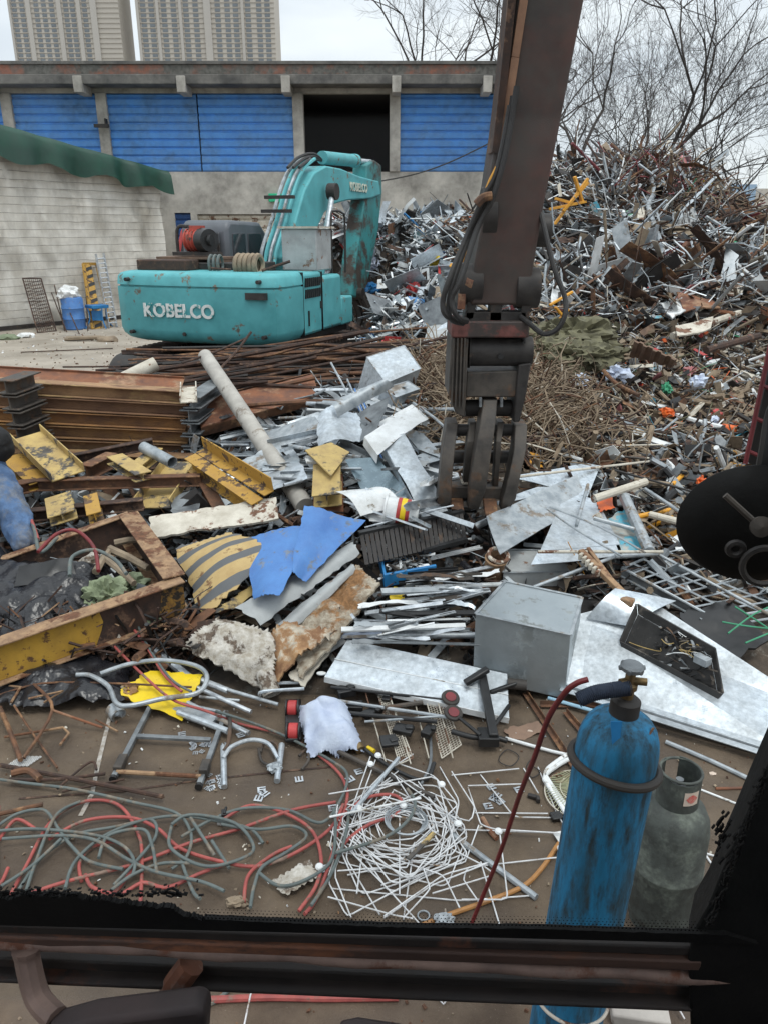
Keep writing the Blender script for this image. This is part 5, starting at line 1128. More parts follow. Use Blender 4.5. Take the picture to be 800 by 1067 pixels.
offcut((210, 500), 6.7, (235, 545), 6.2, .12, .1, 'rusty offcut beside the peeling white board', 'rust')
offcut((70, 480), 7.2, (160, 462), 7.4, .1, .1, 'dark beam behind the yellow channels', 'rust_dark')
offcut((10, 510), 6.4, (60, 500), 6.7, .14, .1, 'rust brown beam behind the worker leg', 'rust')
offcut((342, 478), 6.65, (341, 522), 6.05, .24, .13, 'upright rusty H beam with a yellow cut end, right of the grey pole', 'yellow_pale', (0, -1, .2))
g = G(); g.prism(Ip(.26, .16, .012), pt(343, 500, 6.5), pt(343, 535, 6.1) + V((0, 0, -.15)), (0, -1, .1)); item(g, 'beam_offcut', 'rust_red', 'rust red beam standing below the yellow topped H beam', 'steel beam')
g = G(); g.sheet([pt(318, 470, 6.55), pt(345, 462, 6.75), pt(364, 472, 6.6), pt(345, 497, 6.2)], 6, 6, .012, 0, 1, 1); item(g, 'steel_plate', 'yellow_pale', 'tilted plate, half yellow, capping the upright H beam', 'plate')
g = G(); g.pipe(pt(150, 466, 7.0), pt(180, 482, 6.7), .055, .006, 16); item(g, 'pipe_stub', 'galv2', 'grey tube lying in front of the beam stack', 'pipe')

# sheet-like things, by their corners
def S(name, c, mt, label, cat, lifts=.1, t=.004, amp=.02, fr=2.5, seed=1, nx=14, ny=10, jag=0.0, bend=None, sharpness=0, parent=None):
    lf = lifts if isinstance(lifts, (list, tuple)) else [lifts] * 4
    g = G(); g.sheet([on(p[0], p[1], l) for p, l in zip(c, lf)], nx, ny, t, amp, fr, seed, jag, bend, 0, sharpness)
    return item(g, name, mt, label, cat)
S('painted_board', [(157, 540), (288, 520), (290, 543), (160, 562)], 'cream', 'peeling white board patched with rust, right of the steel frame corner', 'board', [.25, .3, .25, .2], .02, .02, 3, 3, 20, 6, .012)
S('steel_scrap', [(180, 520), (212, 508), (205, 535), (178, 545)], 'galv_dk', 'grey torn sheet between the yellow channel and the white board', 'sheet', .25, .004, .04, 4, 5, 10, 8, .02)
def stripes_mat():
    q = M('yellow and grey hazard stripes', (.52, .38, .17), (.40, .27, .11), .7, 0, 5, c3=(.22, .12, .06), c3a=.26, c3s=5, bump=.3)
    nt = q.node_tree; N = nt.nodes; Lk = nt.links; b = [n for n in N if n.type == 'BSDF_PRINCIPLED'][0]; src = b.inputs['Base Color'].links[0].from_socket
    tc = N.new('ShaderNodeTexCoord'); sp = N.new('ShaderNodeSeparateXYZ'); Lk.new(tc.outputs['Object'], sp.inputs[0])
    nz = N.new('ShaderNodeTexNoise'); nz.inputs['Scale'].default_value = 3; Lk.new(tc.outputs['Object'], nz.inputs[0])
    a = N.new('ShaderNodeMath'); a.operation = 'MULTIPLY_ADD'; Lk.new(sp.outputs['Y'], a.inputs[0]); a.inputs[1].default_value = 1.0; Lk.new(sp.outputs['X'], N.new('ShaderNodeMath').inputs[0])
    x2 = [n for n in N if n.type == 'MATH'][-1]; x2.operation = 'MULTIPLY'; x2.inputs[1].default_value = -.35; Lk.new(x2.outputs[0], a.inputs[2])
    n2 = N.new('ShaderNodeMath'); n2.operation = 'MULTIPLY_ADD'; n2.inputs[1].default_value = .07; Lk.new(nz.outputs[0], n2.inputs[0]); Lk.new(a.outputs[0], n2.inputs[2])
    p = N.new('ShaderNodeMath'); p.operation = 'MULTIPLY'; p.inputs[1].default_value = 5.4; Lk.new(n2.outputs[0], p.inputs[0])
    f = N.new('ShaderNodeMath'); f.operation = 'FRACT'; Lk.new(p.outputs[0], f.inputs[0])
    gt = N.new('ShaderNodeMapRange'); gt.inputs['From Min'].default_value = .57; gt.inputs['From Max'].default_value = .61; Lk.new(f.outputs[0], gt.inputs[0])
    mx = N.new('ShaderNodeMix'); mx.data_type = 'RGBA'; Lk.new(gt.outputs[0], mx.inputs[0]); Lk.new(src, mx.inputs[6]); mx.inputs[7].default_value = (.11, .115, .12, 1); Lk.new(mx.outputs[2], b.inputs['Base Color'])
    return q
m['hazard'] = stripes_mat()
S('striped_sheet', [(182, 572), (238, 555), (294, 578), (212, 644)], 'hazard', 'bent sheet with yellow and grey stripes in front of the steel frame corner', 'sheet', [.2, .28, .3, .12], .006, .02, 2, 6, 24, 16, .018, lambda u, w: .10 * math.sin(u * 2.6) * math.sin(w * 2.8))
S('striped_sheet', [(222, 640), (262, 610), (296, 585), (250, 634)], 'yellow_pale', 'rusty yellow edge sheet lying under the striped sheet', 'sheet', [.12, .16, .2, .1], .006, .02, 4, 9, 14, 8, .02)
S('blue_sheet', [(258, 561), (331, 547), (292, 622), (264, 624)], 'blue', 'left of two folded blue painted sheets, its corner torn', 'sheet', [.32, .38, .4, .3], .004, .02, 2.5, 7, 16, 14, .01, lambda u, w: .03 * math.sin(u * 3))
S('blue_sheet', [(318, 530), (382, 540), (318, 603), (303, 598)], 'blue', 'right of two blue painted sheets, lying over the other', 'sheet', [.46, .42, .36, .36], .004, .02, 2.5, 8, 16, 14, .006, lambda u, w: .03 * math.sin(u * 4 + 1))
S('grey_sheet', [(245, 634), (366, 566), (375, 578), (273, 652)], 'grey_sheet', 'long dull grey sheet with a rusty edge under the blue sheets', 'sheet', [.2, .3, .28, .16], .006, .02, 2.5, 10, 22, 8, .01, lambda u, w: .035 * math.sin(w * 3))
S('grey_sheet', [(288, 652), (366, 588), (372, 595), (308, 655)], 'grey_sheet', 'narrow grey strip of sheet beside the stained felt', 'sheet', [.17, .27, .27, .15], .01, .015, 3, 11, 18, 5, .008, lambda u, w: .03 * math.sin(w * 3))
S('stained_felt', [(296, 650), (372, 592), (396, 612), (316, 712)], 'dirty_foam', 'large speckled yellow brown felt mat right of the grey sheets', 'felt mat', [.12, .24, .26, .1], .02, .05, 4, 12, 40, 30, .012, None, .06)
S('stained_felt', [(282, 670), (300, 648), (352, 660), (288, 715)], 'rust_rag', 'rust stained fold of felt in front of the speckled mat', 'felt mat', [.16, .22, .24, .06], .02, .07, 4, 13, 30, 24, .02, lambda u, w: .08 * math.sin(u * 3.1), .05)
S('stained_felt', [(193, 676), (228, 645), (292, 662), (282, 722)], 'dirty_white', 'grey white felt rag like a hide, leftmost of the felt mats', 'felt mat', [.12, .2, .22, .05], .02, .06, 4, 14, 40, 30, .02, lambda u, w: .07 * math.sin(u * 3.1) * math.sin(w * 3), .06)
g = G(); a, b = on(276, 702, .1), on(284, 724, .04); g.pipe(a + UP * .02, b, .06, .014, 20); item(g, 'felt_tube', 'dirty_white', 'rolled end of the grey white felt', 'felt roll')
S('cream_strip', [(300, 705), (342, 662), (352, 668), (318, 716)], 'cream', 'cream strip of board below the felt mats', 'board', .1, .01, .02, 4, 15, 12, 5, .01)

# ------------------------------------------------------------ big channel steel frame in the left foreground
o = thing('welded_beams', on(120, 600, 0), 'big rusty welded frame of channel steel, part painted yellow, at the left', 'steel frame')
fa, fb = pt(-60, 605, 5.75), pt(134, 536, 5.95); ra, rb = pt(134, 536, 5.95), pt(182, 602, 4.98); na, nb = pt(-60, 690, 4.12), pt(190, 604, 4.98)
def channel(a, b, h_, w_, name, mt, up, mt2='rust_tan', inward=1):
    d = (b - a).normalized(); s = d.cross(UP).normalized() * inward; t_ = .012
    g = G(); g.add([a, b, b - UP * h_, a - UP * h_, a + s * t_, b + s * t_, b - UP * h_ + s * t_, a - UP * h_ + s * t_], [(0, 1, 2, 3), (7, 6, 5, 4), (0, 4, 5, 1), (1, 5, 6, 2), (2, 6, 7, 3), (3, 7, 4, 0)])
    w = build(g, name, mt, o); g = G(); e = UP * .012
    for z in (0, -h_): g.plate([a + s * -w_ / 2 + UP * z, b + s * -w_ / 2 + UP * z, b + s * w_ / 2 + UP * z, a + s * w_ / 2 + UP * z], e)
    build(g, 'flange', mt2, w, bevel=.003); return w
channel(fa, fb, .3, .10, 'rear_beam', 'rust_dark', UP)
channel(rb + UP * .004, ra + UP * .004, .26, .16, 'cross_beam', 'rust_dark', UP)
wn = channel(na, nb, .27, .13, 'front_beam', 'rust_dark', UP)
# worn yellow paint on the front web: thick chipped coat
d = (nb - na); sN = d.normalized().cross(UP).normalized()
g = G(); q0, q1 = na + d * .0, na + d * .615; off = sN * -.006 if (sN.y > 0) else sN * .006
off = V((d.y, -d.x, 0)).normalized() * .016
g.add([q0 + off - UP * .012, q1 + off - UP * .012, q1 + off + d * .012 - UP * .1, q1 + off - d * .0 - UP * .16, q1 + off - d * .03 - UP * .255, q0 + off - UP * .255], [(0, 1, 2, 3, 4, 5)])
build(g, 'paint_coat', M('thick ochre yellow paint', (.46, .27, .035), (.33, .19, .03), .7, 0, 7, c3=(.14, .07, .03), c3a=.3, c3s=9, bump=.4, sharp=.04), wn)
g = G(); q0, q1 = na + d * .90, na + d * 1.0; g.add([q0 + off - UP * .014, q1 + off - UP * .014, q1 + off - UP * .25, q0 + off - d * .03 - UP * .25], [(0, 1, 2, 3)]); build(g, 'paint_coat', M('blackened ochre paint', (.3, .16, .03), (.12, .06, .02), .8, 0, 16, c3=(.04, .03, .02), c3a=.5, c3s=9, bump=.5, sharp=.04), wn)
for k, (x, y, s, lb) in enumerate(((20, 620, .38, 'black plastic bag filling the left of the steel frame'), (60, 615, .3, 'black plastic bag in the middle of the steel frame'), (30, 650, .26, 'shiny black bag lying against the yellow beam'), (68, 700, .3, 'black plastic bag squeezed under the yellow beam'), (175, 640, .14, 'small black bag under the frame corner'), (0, 600, .3, 'black bag at the left edge inside the frame'))):
    c = on(x, y, .06); w2, d2 = s * 1.5, s * 1.1; g = G()
    hump = lambda u, w, s=s, k=k: s * (.62 if k != 3 else .42) * (math.sin(u * math.pi) * math.sin(w * math.pi)) ** .6 - .06 + .05 * math.sin(u * 9 + k) * w
    g.sheet([c + V((-w2, -d2, 0)), c + V((w2, -d2 * .8, 0)), c + V((w2 * .9, d2, 0)), c + V((-w2 * .9, d2, 0))], 44, 34, .002, .07, 3.2, 100 + k, .02, hump, 0, .09)
    item(g, 'plastic_bag', 'bag', lb, 'bag')
g = G(); g.sheet([on(20, 590, .25), on(75, 582, .28), on(80, 600, .2), on(15, 612, .2)], 14, 8, .006, .04, 3, 5); item(g, 'black_board', 'black', 'flat black plastic board across the top of the bags', 'board')
g = G(); g.lump(on(112, 622, .1), (.2, .15, .16), 120, 4, .5, 2, ridge=.6, flat=False); item(g, 'cloth_rag', M('pale green cloth', (.30, .35, .22), (.16, .19, .11), .9, 0, 8, bump=.4), 'pale green cloth hanging over the front beam of the steel frame', 'rag')
g = G(); g.lump(on(138, 610, .1), (.17, .1, .1), 121, 4, .5, 2, ridge=.6, flat=False); item(g, 'cloth_rag', 'green_rag', 'green net cloth right of the pale green cloth in the frame', 'rag')
for k, (x, y, s, mt, lb) in enumerate(((95, 590, .1, 'dirty_white', 'white crumpled paper inside the frame'), (125, 668, .09, 'dirty_white', 'crumpled pale paper under the front beam'), (136, 720, .06, 'rust_rag', 'brown rag by the yellow sheet'), (155, 655, .12, 'green_rag', 'dull green rag under the frame corner'), (210, 640, .1, 'bag', 'black film between frame and felt'))):
    g = G(); g.lump(on(x, y, .05), (s * 1.3, s, s), 130 + k, 3, .5, 2, ridge=.6, flat=False); item(g, 'rag', mt, lb, 'rag')
for k, (a, b, rd) in enumerate((((115, 572), (155, 592), .035), ((108, 580), (140, 608), .03), ((120, 566), (148, 562), .03), ((100, 596), (116, 572), .03))):
    g = G(); p, q = on(*a, .2), on(*b, .2); g.tube([p, p.lerp(q, .5) + UP * .01, q], [rd, rd * .9, rd * .8], 7); item(g, 'wood_stick', 'wood', ['thick stick inside the frame by the corner, lower of two', 'stick inside the frame beside the green cloth', 'short stick topmost inside the frame', 'stick leaning across the others inside the frame'][k], 'stick')

# ------------------------------------------------------------ galvanised scrap, middle
def duct(face, depth, mt, label, name='steel_duct', open_=False, t=.004, cat='duct'):
    o = thing(name, face[0], label, cat); P = [V(p) for p in face]; c = sum(P, V((0, 0, 0))) / 4; Q = [p + depth for p in P]
    g = G(); n = 4
    vs = P + Q; fs = [(i, (i + 1) % 4, 4 + (i + 1) % 4, 4 + i) for i in range(4)] + [(0, 1, 2, 3)]
    if not open_: fs.append((7, 6, 5, 4))
    g.add(vs, fs); build(g, 'body', mt, o, bevel=.003)
    g = G()
    for i in range(4): g.seg(P[i], P[(i + 1) % 4], .012, .006, depth)
    build(g, 'seam', 'galv2', o, bevel=.001); return o
# upright duct
f = [pt(382, 372, 8.6), pt(421, 360, 8.9), pt(438, 384, 8.5), pt(402, 399, 8.2)]
duct(f, V((-.18, .12, -.62)), 'galv', 'upright square steel duct with a bright top, highest of the galvanised scrap')
duct([pt(398, 405, 8.1), pt(425, 397, 8.3), pt(437, 405, 8.2), pt(412, 414, 7.95)], V((-.22, .05, -.55)), 'galv2', 'smaller dark duct just below the upright square duct')
def panel(c, Ys, mt, label, name='steel_sheet', t=.004, amp=.01, nx=10, ny=6, jag=0, bend=None, cat='sheet', seed=3, fr=2):
    g = G(); g.sheet([pt(p[0], p[1], y, .24) for p, y in zip(c, Ys)], nx, ny, t, amp, fr, seed, jag, bend); return item(g, name, mt, label, cat)
panel([(402, 462), (420, 456), (463, 530), (442, 536)], [7.3, 7.4, 6.2, 6.1], 'galv', 'long bright folded steel strip left of the grapple, pointing at its tip', t=.02, cat='strip')
panel([(385, 452), (432, 426), (442, 434), (398, 468)], [7.6, 8.0, 7.9, 7.4], 'white', 'short bright white box section above the long folded strip', t=.07, cat='box section')
panel([(340, 440), (372, 435), (362, 466), (330, 470)], [7.7, 7.8, 7.3, 7.2], 'galv', 'torn bright sheet left of the blue tubes', amp=.05, jag=.03)
panel([(355, 415), (402, 395), (398, 410), (348, 430)], [8.2, 8.5, 8.3, 8.0], 'galv2', 'grey sheet leaning on the upright duct', amp=.03)
panel([(375, 420), (405, 408), (385, 450), (372, 445)], [8.1, 8.3, 7.7, 7.7], 'galv2', 'narrow grey sheet standing below the ducts', amp=.02)
panel([(300, 440), (345, 425), (350, 436), (300, 455)], [7.8, 8.1, 8.0, 7.7], 'galv', 'bright sheet right of the pale pole middle', amp=.03)
panel([(250, 480), (290, 462), (300, 480), (262, 500)], [7.0, 7.2, 7.0, 6.8], 'galv2', 'pale sheet under the pale pole', amp=.04, jag=.02)
panel([(375, 518), (432, 528), (420, 548), (385, 545)], [6.35, 6.2, 6.0, 6.05], 'white', 'rounded white panel end behind the paint pail', amp=.02, bend=lambda u, w: .06 * math.sin(w * 3))
def big(c, lifts, mt, label, name='steel_sheet', fl=0, **k):
    P = [on(p[0], p[1], l) for p, l in zip(c, lifts)]; g = G(); g.sheet(P, 16, 10, .004, .035, 1.8, k.get('seed', 5), k.get('jag', .0), k.get('bend'), 0, .02)
    if fl:                                      # folded lips along both long edges
        n_ = (P[1] - P[0]).cross(P[3] - P[0]).normalized(); n_ = -n_ if n_.z > 0 else n_
        for a, b in ((P[0], P[3]), (P[1], P[2])): g.plate([a, b, b + n_ * fl, a + n_ * fl], n_.cross(b - a).normalized() * .004)
    return item(g, name, mt, label, 'sheet')
big([(398, 462), (420, 454), (466, 532), (440, 540)], [.5, .5, .25, .25], 'galv', 'long bright folded trough left of the grapple, pointing at its tines', 'steel_trough', .07)
big([(380, 455), (432, 424), (446, 436), (394, 474)], [.55, .55, .5, .5], 'white', 'short bright box section left of the upper grapple', 'box_section', .09)
big([(332, 432), (372, 424), (380, 452), (330, 470)], [.5, .5, .42, .4], 'galv', 'torn bright sheet left of the blue and grey tubes', jag=.014, bend=lambda u, w: .06 * math.sin(u * 5))
big([(345, 420), (398, 396), (410, 404), (352, 434)], [.6, .7, .6, .5], 'galv2', 'long grey sheet leaning up to the upright duct', bend=lambda u, w: .04 * math.sin(w * 3))
big([(372, 432), (406, 412), (392, 452), (374, 460)], [.4, .6, .45, .35], 'galv_dk', 'dark grey sheet standing under the ducts')  # darker grey metal than the sheets around it
big([(262, 452), (330, 436), (335, 447), (262, 468)], [.35, .4, .38, .3], 'galv2', 'long grey sheet right of the pole middle, upper one', fl=.05)
big([(268, 478), (306, 466), (322, 500), (282, 512)], [.3, .3, .28, .26], 'galv', 'bright crumpled sheet in front of the pale pole', jag=.01)
big([(420, 480), (452, 470), (470, 500), (440, 510)], [.3, .3, .26, .26], 'galv2', 'grey sheet right behind the grapple left tine')
big([(360, 480), (392, 476), (430, 520), (382, 520)], [.4, .42, .25, .25], M('blue grey glassy sheet', (.2, .27, .31), (.13, .18, .21), .25, .3, 8), 'blue grey sheet of mesh glass below the bright trough')
big([(350, 512), (392, 508), (420, 530), (376, 540)], [.35, .35, .3, .3], 'white', 'curved white panel left of the paint pail', bend=lambda u, w: .07 * math.sin(w * 3))
big([(412, 440), (440, 452), (462, 478), (436, 470)], [.4, .38, .3, .32], 'galv2', 'bent grey strip between box section and grapple', fl=.04)
r = random.Random(55)
def dstrip(k, x, y, L_, a, w_, mt, z, label, group):
    c = V((x, y, z)); d = V((math.cos(a), math.sin(a), r.uniform(-.25, .25))).normalized(); g = G()
    kind = r.choice(['U', 'flat', 'L', 'U', 'tube'])
    P0, P1 = c - d * L_ / 2, c + d * L_ / 2; up = (UP + rvec(r) * .8).normalized()
    if kind == 'U': g.prism(Up(w_, w_ * .4, .003), P0, P1, up)
    elif kind == 'L': g.prism(Lp(w_ * .7, w_ * .7, .003), P0, P1, up)
    elif kind == 'tube': g.tube([P0, P0.lerp(P1, .5) + UP * r.uniform(-.03, .03), P1], w_ * .22, 8)
    else:
        s_ = d.cross(up).normalized() * w_ / 2; g.sheet([P0 - s_, P1 - s_, P1 + s_, P0 + s_], 10, 2, .003, .03, 3, k)
    item(g, 'metal_strip', mt, label, 'metal strip', group)
n = 0
while n < 175:
    px, py = r.uniform(225, 470), r.uniform(402, 540)
    if py < 470 and px < 250 - (py - 402) * .1: continue
    if py > 500 and px < 380: continue
    p = on(px, py, .05 + r.uniform(0, .3)); 
    if p.y > 9.6: continue
    a = R(r.choice([25, 35, 45, 60, 10]) + r.gauss(0, 14)) if r.random() < .6 else R(-r.uniform(20, 70))
    dstrip(n, p.x, p.y, r.uniform(.35, 1.0), a, r.uniform(.02, .09), r.choice(['galv', 'galv', 'galv2', 'galv_dk', 'alu', 'white']), p.z, 'grey metal strip in the tangle between pale pole and grapple', 'metal strips between pole and grapple'); n += 1
for k in range(9):
    a = pt(362 + k * 2.5, 400 + k * 3 + r.uniform(-8, 8), 8.1); b = pt(400 + k * 4 + r.uniform(-6, 6), 505 + r.uniform(-12, 12), 6.5)
    g = G(); g.tube([a, a.lerp(b, .5) + V((r.uniform(-.03, .03), 0, .04)), b], .009, 6); item(g, 'thin_tube', 'blue' if k % 2 else 'galv2', 'thin blue and grey tube in the bundle pointing down to the paint pail', 'tube', 'bundle of thin blue and grey tubes')
g = G(); g.tube(smooth_path([pt(345, 378, 8.4), pt(358, 402, 8.1), pt(372, 430, 7.8), pt(400, 470, 7.3)], 4), .012, 6); item(g, 'thin_tube', 'galv2', 'long thin grey rod rising highest from the tangle', 'rod')
for k in range(28):
    px, py = r.uniform(372, 452), r.uniform(480, 530); p = on(px, py, r.uniform(.1, .3)); g = G(); R_ = r.uniform(.05, .15); P = [p + V((R_ * math.cos(t), R_ * .7 * math.sin(t), .05 * math.sin(2 * t + k))) for t in [r.uniform(0, .3) + q * .5 for q in range(r.randint(5, 11))]]
    g.tube(smooth_path(P, 3), .005, 5); item(g, 'wire_loop', 'galv2', 'curl of thin grey wire above the paint pail', 'wire', 'curls of thin grey wire')
# paint pail and rusty tin
o = thing('paint_pail', on(415, 535, .1), 'white paint pail with a red and yellow label lying on its side', 'pail')
a, b = on(398, 530, .34), on(436, 536, .32); g = G(); g.lathe([(.095, 0), (.098, .005), (.105, .02), (.11, .25), (.118, .255), (.118, .27), (.1, .27), (.092, .03)], b, a - b, 28); build(g, 'bucket', 'white', o)
g = G(); ax = (a - b).normalized(); g.lathe([(.1075, .07), (.111, .17)], b, ax, 28); build(g, 'sticker', 'red', o)
g = G(); g.lathe([(.109, .10), (.1115, .14)], b, ax, 28); build(g, 'sticker', 'yellow_b', o)
o = thing('rusty_tin', on(513, 590, .1), 'round rusty tin can with a tan rim beside the grey flat box', 'tin')
c = pt(515, 590, 5.75); g = G(); g.lathe([(.075, -.1), (.08, -.09), (.08, .06), (.088, .07), (.088, .085), (.07, .085), (.066, -.05)], c, (0.05, -.35, 1), 24); build(g, 'can', 'rust_tan', o)
g = G(); g.torus(c + V((.02, -.02, .1)), (.1, -.4, 1), .075, .016, 20, 8); build(g, 'rim', 'cream', o)
# comb shaped grille
o = thing('grille', on(430, 560, .1), 'black comb shaped grille of thin bars in front of the grapple teeth', 'grille')
A1, A2 = on(374, 556, .3), on(482, 533, .3); B1, B2 = on(380, 588, .24), on(486, 562, .24)
g = G(); g.seg(A1, A2, .05, .03); g.seg(on(440, 574, .22), B2, .05, .03); build(g, 'rail', 'black', o)
for k in range(22):
    t = (k + .5) / 22; g = G(); a = A1.lerp(A2, t); b = B1.lerp(B2, t); g.seg(a, b + V((0, 0, -.01)), .012, .03, V((1, 0, 0))); build(g, 'bar', 'steel_dk', o)
# blue tray with scrap
o = thing('plastic_tray', on(420, 595, .1), 'bright blue broken plastic tray full of grey bits', 'tray')
P = [pt(394, 585, 5.55), pt(448, 580, 5.6), pt(454, 602, 5.35), pt(400, 612, 5.25)]; ctr = sum(P, V()) / 4
g = G()
for i in (0, 2, 3):
    a, b = P[i], P[(i + 1) % 4]; hh = .1 if i != 0 else .05
    g.plate([a, b, b + UP * hh, a + UP * hh], (ctr - (a + b) / 2).normalized() * .02)
build(g, 'rim', 'blue_pl', o, bevel=.004)
g = G(); g.plate([p - UP * .01 for p in P], UP * .01); build(g, 'base', 'black', o)
g = G(); rq = random.Random(4)
for k in range(90):
    u, w = rq.uniform(.08, .92), rq.uniform(.1, .9); c = P[0].lerp(P[1], u).lerp(P[3].lerp(P[2], u), w) + UP * rq.uniform(.01, .09); strip(g, c, rq.uniform(.05, .16), .02, .003, rq, rq.randint(0, 3), .6)
build(g, 'tray_scrap', ['galv2', 'black', 'steel_gr', 'white'], None, 'grey and black metal bits lying in the blue tray', 'scrap', kind='stuff')
g = G(); g.sheet([pt(405, 614, 5.2), pt(422, 612, 5.2), pt(420, 632, 5.0), pt(408, 630, 5.0)], 6, 6, .004, .03, 8, 2, .01); item(g, 'yellow_tape', 'yellow_b', 'scrap of yellow and white wrapping hanging under the blue tray', 'wrapping')
# aluminium strips
lst = [((428, 590), (500, 570), 8, 'white'), ((420, 606), (522, 592), 6, 'alu'), ((452, 604), (526, 598), 5, 'white'), ((430, 614), (528, 608), 7, 'white'), ((420, 624), (515, 616), 7, 'alu'), ((372, 632), (470, 626), 9, 'white'), ((462, 630), (505, 614), 8, 'alu'), ((380, 642), (466, 630), 7, 'alu'), ((366, 652), (468, 640), 8, 'galv2'), ((376, 646), (440, 648), 4, 'alu'),
       ((360, 655), (480, 650), 6, 'white'), ((370, 662), (486, 656), 6, 'alu'), ((352, 664), (498, 662), 9, 'galv2'), ((400, 636), (480, 646), 5, 'black'), ((395, 618), (480, 610), 4, 'galv_dk'), ((380, 668), (495, 672), 5, 'galv_dk'), ((372, 640), (378, 655), 7, 'alu'), ((440, 622), (490, 636), 6, 'galv'), ((410, 652), (476, 640), 4, 'alu')]
rj = random.Random(19)
for k in range(26):
    y = rj.uniform(596, 668); x = rj.uniform(366, 410) + (660 - y) * .5; L2 = rj.uniform(40, 110); lst.append(((x, y), (min(x + L2, 505), y - rj.uniform(-4, 14)), rj.uniform(2, 8), rj.choice(['alu', 'galv', 'galv2', 'galv_dk', 'black', 'white', 'alu', 'steel_gr'])))
lst = [((a[0] + rj.uniform(-5, 5), a[1] + rj.uniform(-3, 3)), (b[0] + rj.uniform(-8, 5), b[1] + rj.uniform(-4, 4)), w_ * rj.uniform(.7, 1.1), mt) for a, b, w_, mt in lst]
for k, (a, b, w_, mt) in enumerate(lst):
    p, q = on(*a, .08 + .012 * ((k * 7) % 19)), on(*b, .08 + .012 * ((k * 5) % 19)); g = G(); wd = w_ * 5.1 / 801
    if k % 3 == 0: g.prism(Up(wd, wd * .45, .003), q, p, UP)
    elif k % 3 == 1: g.prism([(-wd / 2, -wd * .2), (wd / 2, -wd * .2), (wd / 2, wd * .2), (-wd / 2, wd * .2)], p, q, UP + V((0, -.3, 0)))
    else: s_ = V((0, wd / 2, wd * .15)); g.sheet([p - s_, q - s_, q + s_, p + s_], 16, 3, .004, .05, 4, k, .006)
    item(g, 'aluminium_strip', mt, 'bright metal strip in the layered pile left of the big steel box', 'metal strip', 'layered bright strips below the blue tray', bevel=.001)
g = G(); a, b = on(348, 662, .16), on(500, 662, .16); g.tube([a, b], .022, 12); item(g, 'grey_tube', 'galv2', 'long grey tube with a blue film lying in front of the strips', 'tube')
g = G(); g.tube([a.lerp(b, .02), a.lerp(b, .33)], .0235, 12); item(g, 'film_wrap', 'bag_w', 'pale blue film wrapped on the left of the long grey tube', 'film')
# tilted steel box
def boxbypx(tl, tr_, br, bl, hpx, Ys, mt, label, name='steel_box'):
    P = [pt(tl[0], tl[1], Ys[0]), pt(tr_[0], tr_[1], Ys[1]), pt(br[0], br[1], Ys[2]), pt(bl[0], bl[1], Ys[3])]
    o = thing(name, P[3] - UP * hpx, label, 'box'); e = V((.0, .0, -hpx)); g = G(); g.plate(P, e); build(g, 'shell', mt, o, bevel=.004)
    g = G()
    for i in range(4): a, b = P[i], P[(i + 1) % 4]; g.seg(a + UP * .004, b + UP * .004, .02, .006)
    build(g, 'folded_edge', 'galv2', o, bevel=.001); return o
P = [pt(524, 605, 5.15), pt(606, 622, 5.0), pt(597, 668, 4.45), pt(494, 641, 4.6)]
o = boxbypx((526, 606), (606, 623), (594, 662), (495, 640), .47, (4.86, 4.74, 4.28, 4.42), M('matt grey galvanised box', (.38, .42, .44), (.31, .35, .37), .42, .65, 3, c3=(.24, .26, .26), c3a=.3, c3s=5, bump=.25, dist=.03), 'large closed grey steel box, the biggest box in the middle')
boxbypx((528, 573), (592, 574), (604, 596), (524, 597), .12, (5.95, 5.95, 5.55, 5.55), 'grey_sheet', 'flat grey box behind the large steel box')
panel([(528, 498), (612, 484), (625, 486), (612, 516)], [6.9, 6.9, 6.9, 6.5], 'galv', 'bright steel sheet right behind the grapple teeth', amp=.02, t=.006)
panel([(490, 532), (560, 508), (614, 505), (545, 520)], [6.3, 6.5, 6.6, 6.3], 'galv', 'narrow steel sheet behind the bent one', amp=.02)
panel([(505, 545), (600, 498), (615, 520), (520, 580)], [6.15, 6.6, 6.3, 5.8], 'galv2', 'steel sheet with a rolled edge sloping right of the grapple', amp=.03, t=.006, bend=lambda u, w: .05 * (1 - w) ** 3)
panel([(590, 510), (622, 520), (645, 568), (562, 575)], [6.5, 6.4, 5.8, 5.8], 'galv', 'broad bright steel sheet sloping down towards the small wooden rack', amp=.02, t=.006)
panel([(560, 575), (640, 566), (646, 580), (552, 590)], [5.9, 5.9, 5.75, 5.75], 'galv', 'bright sheet lip in front of the broad steel sheet', amp=.015)
g = G(); g.tube([pt(488, 552, 6.15), pt(598, 500, 6.62)], .03, 10); item(g, 'rolled_edge', 'galv', 'round steel bar along the edge of the sloping sheet', 'bar')
g = G(); g.tube([pt(482, 504, 6.05), pt(580, 492, 6.5), pt(700, 478, 7.4)], .012, 8); item(g, 'steel_rod', 'cream', 'thin pale rod caught between the grapple tines', 'rod')
g = G(); g.tube([pt(482, 504, 6.05), pt(478, 492, 6.15)], .012, 8); item(g, 'steel_rod', 'cream', 'short bent end of rod inside the grapple', 'rod')
for k, P in enumerate((((569, 530), (600, 552), (648, 580)), ((572, 528), (622, 548), (672, 576)))):
    g = G(); g.tube(smooth_path([on(x, y, .4) for x, y in P], 4), .008, 6); item(g, 'thin_rod', 'galv2', ['lower of two thin rods crossing the broad steel sheet', 'upper of two thin rods crossing the broad steel sheet'][k], 'rod')
